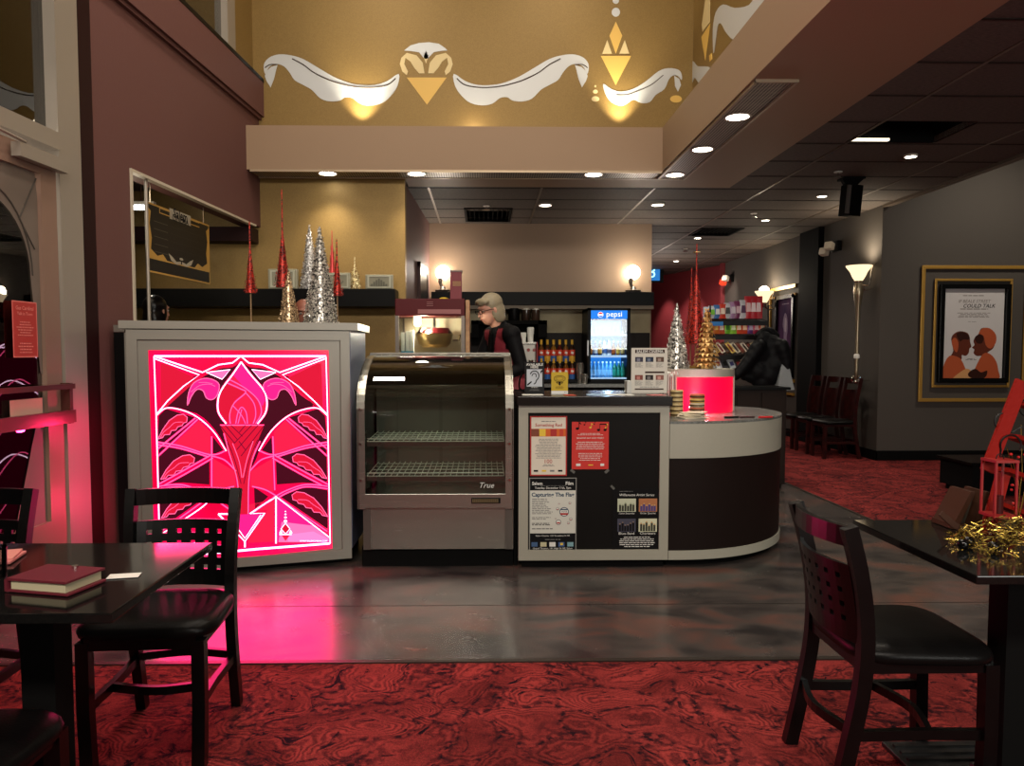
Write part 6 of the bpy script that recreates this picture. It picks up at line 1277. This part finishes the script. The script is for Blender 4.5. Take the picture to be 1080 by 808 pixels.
# ------------------------------------------------------------------ posters on the walls
GM=mat('gold_moulding',(196,152,72),.35,.5)
def mould(b,x0,y0,x1,y1,Y,w,d):
    p=at(x0,y0,Y); q=at(x1,y1,Y)
    for a,c in (((p.x,p.z-w),(q.x,p.z)),((p.x,q.z),(q.x,q.z+w)),((p.x,q.z+w),(p.x+w,p.z-w)),((q.x-w,q.z+w),(q.x,p.z-w))): b.box2((a[0],Y-d,a[1]),(c[0],Y,c[1]),bev=.004)
b=MB(); mould(b,972,280,1079.5,423.5,9.245,.042,.022); st(b.build('trim_14',GM)); b=MB(); mould(b,985.5,294,1063.5,408.5,9.245,.028,.018); st(b.build('trim_15',GM))
p=at(990.5,300,9.2); q=at(1061,403,9.2)
t=thing('framed_poster','black framed pale film poster with two orange profiles on the grey wall','poster',((p.x+q.x)/2,9.22,q.z))
b=MB(); mould(b,990.5,300,1061,403.5,9.244,.055,.05); b.build('frame',mat('frame_black',(12,12,12),.25),t)
p=at(995,303.5,9.22); q=at(1057,400.5,9.22); w=q.x-p.x; h=p.z-q.z; s=Sheet(((p.x+q.x)/2,9.235,(p.z+q.z)/2),(1,0,0),(0,-1,0),w,h,t,.004); s.body(K('poster_pale',(205,202,202),.35))
s.lines(.25,.08,.75,.10,1,K('faint',(130,124,120)),seed=3); s.text('IF BEALE STREET',.52,.145,.52,K('faint2',(120,112,106)),shear=.2); s.text('COULD TALK',.60,.195,.52,BLKI,shear=.25,bold=.01); s.lines(.25,.225,.78,.245,1,K('faint',(130,124,120)),.5,seed=5); s.lines(.22,.27,.8,.33,4,K('faint',(130,124,120)),.4,seed=6); s.lines(.40,.365,.58,.375,1,GRYI,seed=7)
OR1=K('fig_orange',(176,78,36)); OR2=K('fig_brown',(96,42,26)); OR3=K('fig_dark',(52,26,20)); OR4=K('fig_light',(205,150,95))
hl=[(.16,.56),(.20,.50),(.30,.47),(.42,.49),(.46,.54),(.47,.59),(.49,.64),(.46,.66),(.45,.71),(.40,.74),(.34,.73),(.33,.78),(.16,.76),(.20,.68)]
s.poly(smooth_poly(hl,k=3),OR2,l=2); s.poly(smooth_poly([(.24,.50),(.34,.48),(.43,.51),(.45,.56),(.36,.56),(.30,.58)],k=3),OR3,l=3); s.poly(smooth_poly([(.17,.58),(.22,.54),(.28,.60),(.26,.70),(.20,.66)],k=3),OR1,l=3)
s.poly(smooth_poly([(.14,.74),(.30,.76),(.38,.84),(.42,.92),(.42,.995),(.03,.995),(.05,.85)],k=3),OR1,l=3)
hr=[(.54,.62),(.52,.58),(.55,.53),(.60,.50),(.64,.44),(.76,.44),(.86,.50),(.88,.58),(.84,.66),(.76,.70),(.74,.74),(.64,.74),(.58,.74),(.53,.71),(.54,.67),(.50,.65)]
s.poly(smooth_poly(hr,k=3),OR2,l=2); s.poly(smooth_poly([(.60,.50),(.66,.44),(.78,.44),(.88,.51),(.88,.60),(.80,.66),(.72,.62),(.68,.52)],k=3),OR1,l=3); s.poly(smooth_poly([(.54,.54),(.62,.50),(.68,.54),(.66,.60),(.58,.60)],k=3),OR3,l=3)
s.poly(smooth_poly([(.68,.72),(.80,.72),(.90,.80),(.94,.90),(.94,.995),(.52,.995),(.56,.88)],k=3),OR1,l=3)
s.poly(smooth_poly([(.28,.94),(.42,.88),(.52,.92),(.50,.995),(.22,.995)],k=3),OR4,l=4); s.poly(smooth_poly([(.45,.93),(.56,.88),(.66,.92),(.76,.90),(.72,.98),(.5,.98)],k=3),OR3,l=5); s.lines(.40,.77,.58,.79,2,BLKI,.4,seed=14)
# poster and frame on the receding wall
def onW(px,py,l=.0): return atX(px,py,XR-.001-l)
t=thing('purple_poster','purple film poster in a black frame on the receding grey wall','poster',(XR-.02,12.3,at(825,398,12.3).z))
a=onW(820,315); c=onW(837.5,398); y0,y1=c.y,a.y; zt_=onW(820,313).z; zb_=onW(820,397).z
b=MB(); xx=XR-.001
for pz,qz in (((y0,zb_),(y1,zb_+.06)),((y0,zt_-.06),(y1,zt_)),((y0,zb_),(y0+.06,zt_)),((y1-.06,zb_),(y1,zt_))): b.box2((xx-.045,pz[0],pz[1]),(xx,qz[0],qz[1]))
b.build('frame',mat('frame_black',(12,12,12)),t)
s=Sheet((xx-.004,(y0+y1)/2,(zt_+zb_)/2),(0,-1,0),(-1,0,0),y1-y0-.1,zt_-zb_-.1,t,.004); s.body(mat('poster_purple',(58,32,86),.85,noise=(2.2,(92,44,96))))
s.poly(smooth_poly([(.45,.20),(.60,.24),(.66,.40),(.60,.52),(.66,.62),(.52,.70),(.40,.62),(.42,.45),(.34,.34)],k=3),K('lilac',(160,130,170)),l=2); s.poly(smooth_poly([(.48,.26),(.58,.30),(.56,.44),(.46,.42)],k=3),K('pale_lilac',(205,185,205)),l=3); s.lines(.15,.07,.85,.09,1,K('lilac',(160,130,170))); s.rect(.38,.74,.62,.83,K('pink_print',(200,110,120)),l=3); s.lines(.2,.9,.8,.94,2,K('lilac',(160,130,170)))
b=MB(); ya,yb2=onW(840,330).y,onW(812.5,330).y; za=onW(824,303).z; zc2=onW(824,312).z; zl=onW(824,401).z
b.box2((xx-.03,ya,za-.05),(xx,yb2,za)); b.box2((xx-.03,ya,zc2-.03),(xx,yb2,zc2)); b.box2((xx-.03,yb2-.05,zl),(xx,yb2,za)); b.box2((xx-.03,ya,zl-.02),(xx,yb2,zl+.03)); b.box2((xx-.03,ya,zl-.22),(xx,yb2,zl-.18)); st(b.build('trim_16',GM))
# ------------------------------------------------------------------ sconces
def torch(y,z,label,full,e):
    t=thing('wall_sconce',label,'lamp',(XR-.16,y,.92 if full else z-.3),0,'glass bowl wall lamps'); x=XR-.17
    b=MB(); b.lathe((x,y,z-.20),[(.03,0),(.045,.01),(.075,.06),(.10,.12),(.148,.185),(.152,.197),(.143,.192),(.092,.13),(.065,.075),(.025,.02)],28); b.build('glass_bowl',mat('alabaster_glass_'+str(full),(240,228,205),.4,emit=(255,226,180),es=1.0),t,smooth=60)
    b=MB(); b.tube(smooth_poly([(x,y,z-.22),(x+.10,y-.06,z-.24),(x+.12,y-.08,z-.05),(x+.165,y-.08,z+.02)],False,5),.010,6); b.tube(smooth_poly([(x,y,z-.24),(x+.08,y,z-.30),(x+.165,y,z-.28)],False,5),.012,6); b.cyl((x,y,z-.27),(x,y,z-.19),.03,.05,n=14); b.build('bracket',CHROME,t,smooth=60)
    if full:
        b=MB(); b.lathe((x,y,.98),[(.012,0),(.022,.01),(.020,.10),(.022,.5),(.028,.9),(.05,1.02),(.06,1.10),(.045,1.20),(.03,z-.27-.98)],16); b.build('stem',mat('antique_pewter',(165,150,125),.28,.85),t,smooth=50)
        b=MB(); b.lathe((x,y,1.24),[(.02,0),(.035,.01),(.035,.05),(.02,.06)],14); b.build('collar',WHITE,t)
        b=MB()
        for k in range(4): a=k*PI/2+.4; b.tube(smooth_poly([(x,y,.98),(x+.05*math.cos(a),y+.05*math.sin(a),.95),(x+.08*math.cos(a),y+.08*math.sin(a),1.0),(x+.05*math.cos(a),y+.05*math.sin(a),1.02)],False,4),.010,6)
        b.ball((x,y,.955),.03,n=12); b.cyl((x,y,.97),(XR-.002,y,.97),.010,n=8); b.build('scroll_foot',CHROME,t,smooth=60)
    spot('sconce_light',(x-.01,y,z+.0),e,150,1,(1,.84,.62),(x-.0,y,z+3),r=.05); return t
p=atX(906,280,XR-.17); torch(p.y,p.z,'tall torch shaped wall lamp with a glowing glass bowl above the waiting chairs',True,30)
p=atX(806,307,XR-.17); torch(p.y,p.z,'far bright wall lamp beside the purple poster',False,30); point('far_sconce_glow',(p.x-.05,p.y,p.z+.05),22,(1,.84,.62),.09)
b=MB(); b.ball((p.x,p.y,p.z+.0),.085,n=20); tag(b.build('lamp_globe',emis('globe_glow',(1,.8,.55),8),smooth=60),'glowing bulb in the far wall lamp bowl','bulb')
# emergency lights, exit sign, speaker, sprinklers
def emlight(px,py,label,m1,m2,s_=1):
    p=atX(px,py,XR-.05); t=thing('emergency_light',label,'light',(XR-.05,p.y,p.z-.1)); b=MB(); b.box2((XR-.07,p.y-.12*s_,p.z-.09*s_),(XR-.001,p.y+.12*s_,p.z+.10*s_),bev=.01); b.build('battery_box',BLACK,t)
    for k,(dy,dz,m_) in enumerate(((-.06,.0,m1),(.16,-.08,m2))):
        b=MB(); b.box((XR-.15,p.y+dy*s_,p.z+dz*s_),(.10,.15*s_,.14*s_),rz=.6,ry=.3,bev=.02); b.build('lamp_head',m_,t)
WD=mat('lamp_head_white',(225,215,195),.3)
emlight(881,260,'twin head white emergency light on the grey wall near the ceiling',WD,WD,.72)
emlight(770,294,'small far emergency light with a red lamp near the red wall',WD,emis('red_led',(1,.06,.02),1.0),.75)
p=at(689,288,16.5); t=thing('exit_sign','blue lit corridor sign at the far end beside the beige wall','sign',(p.x,16.5,p.z)); b=MB(); b.box2((p.x-.3,16.5,p.z-.2),(p.x+.22,16.56,p.z+.24)); b.build('housing',BLACK,t); b=MB(); b.box2((p.x-.27,16.49,p.z-.16),(p.x+.14,16.5,p.z+.20)); b.build('lit_face',emis('sign_blue',(.02,.16,.45),1),t); text('3',frameM((p.x-.02,16.488,p.z+.02),(1,0,0),(0,-1,0)),emis('sign_cyan',(.4,.9,1),1.5),t,height=.24); b=MB(); b.cyl((p.x-.05,16.53,p.z+.24),(p.x-.05,16.53,ZC),.012,n=6); b.build('hanger',BLACK,t)
t=thing('ceiling_speaker','black box speaker hanging from the tile ceiling on a bracket','speaker',(3.62,7.85,2.68)); b=MB(); b.box((3.74,7.86,2.86),(.15,.15,.31),rz=.35,rx=.1,bev=.008); b.build('cabinet',BLACK,t); b=MB(); b.box((3.713,7.787,2.86),(.13,.02,.28),rz=.35,rx=.1,bev=.004); b.build('grille',mat('speaker_grille',(82,78,74),.6,bump=.5,bscale=400),t); b=MB(); b.cyl((3.74,7.86,2.99),(3.74,7.86,3.09),.02,n=10); b.box((3.74,7.86,3.078),(.22,.16,.02)); b.prism([(3.62,7.80,3.07),(3.84,7.80,3.07),(3.78,7.84,3.0),(3.69,7.84,3.0)],(0,.06,0)); b.build('bracket',MBLACK,t)
for px,py,l in ((513,217,'above the back bar'),(884,181,'in front of the hanging speaker'),(795,225,'near the far ceiling vent'),(723,262,'near the corridor')):
    p=atZ(px,py,ZC); t=thing('sprinkler_head','small sprinkler head in the tile ceiling '+l,'sprinkler',(p.x,p.y,ZC-.05),0,'ceiling sprinkler heads'); b=MB(); b.lathe((p.x,p.y,ZC-.05),[(0,0),(.045,0),(.045,.004),(.008,.006),(.008,.05),(0,.05)],14); b.build('deflector',CHROME,t); b=MB(); b.lathe((p.x,p.y,ZC-.009),[(.01,0),(.04,0),(.04,.008),(.01,.008)],14); b.build('escutcheon',WHITE,t)
# vents in the ceiling openings
def vent(h,label,part):
    x0,y0,x1,y1=h; t=thing('ceiling_vent',label,'vent',((x0+x1)/2,(y0+y1)/2,ZC-.01)); b=MB()
    for a,c in (((x0,y0),(x1,y0+.03)),((x0,y1-.03),(x1,y1)),((x0,y0),(x0+.03,y1)),((x1-.03,y0),(x1,y1))): b.box2((a[0],a[1],ZC-.012),(c[0],c[1],ZC+.03))
    b.build('frame',MBLACK,t)
    if part:
        b=MB(); b.box2((x0+.03,y0+.03,ZC+.05),(x1-.03,y0+(y1-y0)*part,ZC+.06)); b.build('damper',TILE,t)
    b=MB(); k=x0+.06
    while k<x1-.03: b.box2((k,y0+.03,ZC+.01),(k+.008,y1-.03,ZC+.03)); k+=.06
    b.build('slat',MBLACK,t)
vent((-.24,9.55,.36,10.5),'ceiling return vent with black frame above the back bar',.5); vent((3.1,11.0,3.72,11.7),'dark ceiling vent above the corridor side',0)
t=thing('open_ceiling_panel','dark open ceiling panel showing a strip lamp inside, near the right','ceiling panel',(3.4,6.25,ZC)); b=MB(); b.box2((3.07,5.96,ZC+.40),(3.80,6.53,ZC+.42)); b.build('backing',MBLACK,t); b=MB(); b.box2((3.07,5.94,ZC),(3.80,5.96,ZC+.42)); b.box2((3.07,6.53,ZC),(3.80,6.55,ZC+.42)); b.box2((3.05,5.96,ZC),(3.07,6.53,ZC+.42)); b.box2((3.80,5.96,ZC),(3.82,6.53,ZC+.42)); b.build('well',MBLACK,t)
b=MB(); b.box2((3.09,6.485,ZC+.002),(3.40,6.515,ZC+.02)); b.build('lamp_strip',emis('strip_lamp',(1,.85,.62),2.2),t)
# framed dark panel (door) on the mauve return wall
def rwx(y): return -.83+.09*(y-7.95)/2.85
b=MB(); b.prism([(rwx(9.3)+.001,9.3,0),(rwx(9.3)+.03,9.3,0),(rwx(10.1)+.03,10.1,0),(rwx(10.1)+.001,10.1,0)],(0,0,2.34)); d2=st(b.build('door_2',BLACK)); b=MB()
for a,c,z0,z1 in ((9.24,9.30,0,2.40),(10.1,10.16,0,2.40),(9.24,10.16,2.34,2.40)): b.prism([(rwx(a)+.001,a,z0),(rwx(a)+.04,a,z0),(rwx(c)+.04,c,z0),(rwx(c)+.001,c,z0)],(0,0,z1-z0))
st(b.build('door_frame',mat('door_frame_brown',(70,46,44),.4),d2)); b=MB(); b.cyl((rwx(9.4)+.03,9.4,1.0),(rwx(9.4)+.09,9.4,1.0),.02,n=10); b.ball((rwx(9.4)+.10,9.4,1.0),.03,n=12); st(b.build('door_knob',CHROME,d2))
b=MB(); b.box2((2.335,10.86,0),(2.36,11.9,2.35)); st(b.build('door_3',mat('dark_door',(28,20,20),.4)))
# ------------------------------------------------------------------ notices on the glass door
def dsheet(name,label,px0,py0,px1,py1,m,cat='notice'):
    n0=Vector((1,-.0715,0)).normalized(); pl=Vector((wx(4.0)+.004,4.0,0)); a=atP(px0,py0,pl,n0); c=atP(px1,py1,pl,n0); a2=atP(px1,(py0+372*.0),pl,n0)
    uy=Vector((.0715,1,0)).normalized(); w=(Vector((c.x,c.y,0))-Vector((a.x,a.y,0))).length; h=.0; zt=atP((px0+px1)/2,py0,pl,n0).z; zb=atP((px0+px1)/2,py1,pl,n0).z; mid=(a+c)/2; mid.z=(zt+zb)/2
    t=thing(name,label,cat,(mid.x,mid.y,zb)); s=Sheet(mid,uy,n0,w,zt-zb,t,.0015); s.body(m); return t,s
t,s=dsheet('door_notice','red paper notice taped to the glass door at left',12,318,40,377,K('notice_red',(176,52,46)))
s.border(.03,K('notice_pink',(220,120,110))); PK=K('notice_pink',(220,120,110)); s.text('Gas Cardinal',.5,.12,.72,PK,bold=.02); s.text('Talk in Town',.5,.22,.62,PK,bold=.02); s.lines(.15,.36,.85,.64,6,PK,.45,seed=31); s.lines(.12,.74,.88,.95,4,PK,.45,seed=32)
t,s=dsheet('door_label','blank pale label on the glass door between the two push bars',10,421,45,440,K('label_pale',(215,170,150)))
# ================================================================== PEOPLE
SK=mat('skin_light',(205,150,128),.5); SK2=mat('skin_brown',(150,92,74),.45)
def human(name,label,base,deg,H_,skin,P,parts,lean=0,vox=.0075):
    """local frame: faces -Y. P overrides joints"""
    t=thing(name,label,'person',(base[0],base[1],0),math.radians(deg)); k=H_/1.75
    J=dict(hd=(0,-.03,1.635),nk=(0,.01,1.50),ch=(0,.0,1.32),wa=(0,.01,1.10),pe=(0,.0,.95),
      shL=(.175,.01,1.43),elL=(.215,.02,1.14),wrL=(.22,-.12,.92),shR=(-.175,.01,1.43),elR=(-.215,.02,1.14),wrR=(-.22,-.12,.92),
      hpL=(.09,0,.93),knL=(.10,-.01,.50),anL=(.10,.03,.09),hpR=(-.09,0,.93),knR=(-.10,-.01,.50),anR=(-.10,.03,.09)); J.update(P)
    J={a:Vector(v)*k for a,v in J.items()}
    W=wmat(t)
    def cap(b,a,c,r0,r1,n=14):
        a=W@Vector(a); c=W@Vector(c); b.cyl(a,c,r0*k,r1*k,n=n); b.ball(a,r0*k,n=n); b.ball(c,r1*k,n=n)
    def ell(b,c,r,sc,rot=(0,0,0),n=18):
        M=W@Matrix.Translation(c)@Euler(rot).to_matrix().to_4x4(); b2=bmesh.new(); bmesh.ops.create_uvsphere(b2,u_segments=n,v_segments=n*2//3,radius=1); bmesh.ops.transform(b2,matrix=M@Matrix.Diagonal((r*k*sc[0],r*k*sc[1],r*k*sc[2],1)),verts=b2.verts); b.merge(b2)
    hd=J['hd']; pitch=P.get('_pitch',0) if False else parts.get('pitch',0); R_=Euler((pitch,0,parts.get('turn',0))).to_matrix()
    def h(x,y,z): return hd+R_@(Vector((x,y,z))*k)
    hr=(pitch,0,parts.get('turn',0))
    b=MB()
    ell(b,h(0,.01,.02),.1,(.76,.95,1.0),hr); ell(b,h(0,-.025,-.045),.1,(.60,.66,.75),hr); ell(b,h(0,-.055,-.085),.03,(.9,.8,.7),hr)      # skull, jaw, chin
    ell(b,h(0,-.098,-.012),.02,(.55,.8,1.3),hr); ell(b,h(0,-.108,-.03),.013,(1.1,1,.8),hr); ell(b,h(0,-.088,-.057),.02,(1.2,.5,.4),hr); ell(b,h(0,-.075,.03),.03,(1.9,.6,.5),hr)
    for s_ in (-1,1): ell(b,h(s_*.079,.008,-.01),.022,(.45,.8,1.4),hr)
    cap(b,J['nk']+Vector((0,.005,-.02))*k,h(0,.01,-.05),.058,.052)
    tor=[('ch',.125),('wa',.115),('pe',.130)]
    def torso(b,g):
        for (a,c,sc,rr) in ((J['ch']+Vector((0,0,.03))*k,0,(1.25,.80,1.15),.135),(J['ch']-Vector((0,0,.08))*k,0,(1.12,.80,1.0),.135),(J['wa'],0,(1.0,.75,1.1),.135),(J['pe'],0,(1.15,.85,1.0),.140)): ell(b,a,rr+g/k,sc)
        cap(b,J['shL'],J['shR'],.062+g,.062+g)
    def arm(b,s_,g,to=1.0):
        cap(b,J['sh'+s_],J['el'+s_],.056+g,.043+g); w_=J['el'+s_].lerp(J['wr'+s_],to); cap(b,J['el'+s_],w_,.042+g,.030+g)
    torso(b,0)
    for s_,sg in (('L',1),('R',-1)):
        arm(b,s_,0); cap(b,J['hp'+s_],J['kn'+s_],.088,.058); cap(b,J['kn'+s_],J['an'+s_],.055,.036)
        an=J['an'+s_]; cap(b,an+Vector((0,.02,-.045))*k,an+Vector((0,-.13,-.062))*k,.034,.027)
        wr=J['wr'+s_]; d=(wr-J['el'+s_]).normalized(); sd=Vector((sg,0,0)); up=d.cross(sd).normalized(); M_=lambda a,c,e: wr+(d*a+sd.cross(d).cross(d)*0+up*e+ (d.cross(up))*c)*k
        cap(b,M_(.01,0,0),M_(.075,.018,0),.026,.018,10); cap(b,M_(.01,0,0),M_(.075,-.018,0),.026,.018,10)
        for f,(c_,l_) in enumerate(((.030,.068),(.010,.078),(-.010,.072),(-.030,.056))):
            a_=M_(.085,c_,0); m_=M_(.085+l_*.5,c_*1.15,-.010*sg*0-.012); e_=M_(.085+l_*.88,c_*1.2,-.034); cap(b,a_,m_,.0105,.0095,8); cap(b,m_,e_,.0095,.008,8)
        cap(b,M_(.02,.03*1,-.005),M_(.06,.058,-.02),.013,.011,8); cap(b,M_(.06,.058,-.02),M_(.09,.062,-.035),.011,.009,8)
    body=remesh(b,'body',skin,t,vox,4)
    b=MB(); torso(b,.012); arm(b,'L',.011,.9); arm(b,'R',.011,.9); cap(b,J['nk']+Vector((0,.0,-.05))*k,J['nk']+Vector((0,.004,.0))*k,.07,.062)
    remesh(b,'shirt',parts['shirt'],t,.010,4)
    b=MB()
    for s_ in 'LR': cap(b,J['hp'+s_],J['kn'+s_],.100,.070); cap(b,J['kn'+s_],J['an'+s_]+Vector((0,0,.0)),.068,.052)
    ell(b,J['pe'],.152,(1.15,.86,.95)); remesh(b,'trousers',MBLACK,t,.012,4)
    for s_ in 'LR':
        b=MB(); an=J['an'+s_]; cap(b,an+Vector((0,.025,-.04))*k,an+Vector((0,-.14,-.055))*k,.042,.034); b2=b; ell(b,an+Vector((0,-.05,-.075))*k,.05,(.8,2.0,.25)); o=remesh(b,'shoe',MBLACK,t,.010,3)
    if 'vest' in parts:
        b=MB(); torso(b,.022); o=remesh(b,'vest',parts['vest'],t,.010,4)
        bm2=bmesh.new(); bm2.from_mesh(o.data); ch=J['ch']; 
        kill=[v for v in bm2.verts if (v.co.z>ch.z+.15*k) or abs(v.co.x-ch.x)>.150*k and v.co.z>ch.z-.02*k or (v.co.y<ch.y-.02 and abs(v.co.x)<(v.co.z-(ch.z-.16*k))*.22)]
        bmesh.ops.delete(bm2,geom=kill,context='VERTS'); bm2.to_mesh(o.data); bm2.free()
    # eyes
    for s_ in (-1,1):
        b=MB(); ell(b,h(s_*.031,-.078,.005),.012,(1.1,.6,.75),hr,10); ey=b.build('eye',mat('eye_white',(200,190,180),.3),t,smooth=60)
        b=MB(); ell(b,h(s_*.031,-.0855,.004),.006,(1,.5,1),hr,8); b.build('iris',mat('eye_dark',(30,25,22),.3),ey,smooth=60)
    b=MB(); ell(b,h(0,-.0965,-.058),.018,(1.2,.25,.28),hr,10); b.build('lips',mat('lips',(160,90,84),.5),t,smooth=60)
    parts['hair'](lambda b,x,y,z,r,sc: ell(b,h(x,y,z),r,sc,hr),t,h)
    return t,h,W,k
def hair_bob(E,t,h):
    b=MB(); E(b,0,.028,.045,.1,(.90,.98,.90)); E(b,0,.058,-.02,.1,(.84,.70,.98))
    for s_ in (-1,1): E(b,s_*.062,.035,-.03,.05,(.55,1.15,1.75)); E(b,s_*.045,-.055,.075,.045,(1,.75,.55)); E(b,s_*.055,.055,-.075,.04,(.8,1,1.1))
    E(b,0,-.06,.085,.05,(1.3,.8,.5)); E(b,.02,-.078,.065,.03,(1.3,.6,.6))
    hm=mat('hair_ash_blond',(150,140,115),.5,bump=.8,bscale=70); hm.node_tree; remesh(b,'hair',hm,t,.0075,2)
def hair_long(E,t,h):
    b=MB(); E(b,0,.025,.035,.1,(.88,1.0,.98)); E(b,0,.06,-.08,.1,(.85,.6,1.5)); E(b,0,.05,-.20,.08,(.95,.6,1.2))
    for s_ in (-1,1): E(b,s_*.06,.01,-.02,.045,(.6,1.2,2))
    remesh(b,'hair',mat('hair_black',(14,12,12),.28,bump=.5,bscale=60),t,.009,3)
def hair_none(E,t,h):
    b=MB()
    for s_ in (-1,1): E(b,s_*.035,-.088,.026,.016,(1.2,.4,.25))
    b.build('eyebrows',mat('brow',(60,40,30),.7),t)
SHB=mat('shirt_black',(17,17,19),.6,bump=.5,bscale=25)
# worker : faces left (-X), slightly towards the camera, bending forward
t,h,W,k=human('person','person with ash blond bob, dark glasses and burgundy vest working beside the popcorn machine',(.225,6.68),-62,1.84,SK,
  dict(hd=(0,-.185,1.60),nk=(0,-.10,1.475),ch=(0,-.045,1.30),shL=(.17,-.075,1.40),shR=(-.17,-.075,1.40),elL=(.235,-.02,1.13),wrL=(.16,-.20,1.05),elR=(-.215,-.17,1.16),wrR=(-.15,-.27,1.06)),
  dict(shirt=SHB,vest=mat('vest_burgundy',(128,36,50),.6,bump=.3,bscale=60),hair=hair_bob,pitch=-.0+.28,turn=0))
b=MB()
for s_ in (-1,1):
    c=[W@h(s_*.033+.024*math.cos(i*PI/6),-.104,.004+.016*math.sin(i*PI/6)) for i in range(12)]; b.tube(c,.0028,6,closed=True); b.tube([W@h(s_*.057,-.102,.008),W@h(s_*.078,-.03,.008),W@h(s_*.082,.01,.0)],.0028,6)
b.tube([W@h(-.010,-.106,.006),W@h(.010,-.106,.006)],.0028,6); b.build('glasses',BLACK,t)
b=MB(); pp=[W@(Vector((x,y,z))*k) for x,y,z in ((-.018,-.185,1.40),(.018,-.185,1.40),(.026,-.200,1.20),(0,-.205,1.16),(-.026,-.200,1.20))]; b.prism(pp,W.to_3x3()@Vector((0,.015,0))); b.build('necktie',mat('tie_black',(10,10,12),.4),t)
# person with black hair in the ticket office, seen from behind
human('person','person with long straight black hair standing in the ticket office, seen from behind',(-2.79,6.6),152,1.79,SK,{},dict(shirt=SHB,hair=hair_long))
# bald person behind the ticket counter
human('person','bald person behind the ticket counter, mostly hidden by the silver tinsel tree',(-1.50,6.45),20,1.76,SK2,dict(hd=(0,-.03,1.63)),dict(shirt=mat('shirt_dark_red',(60,22,24),.7),hair=hair_none,pitch=.1))
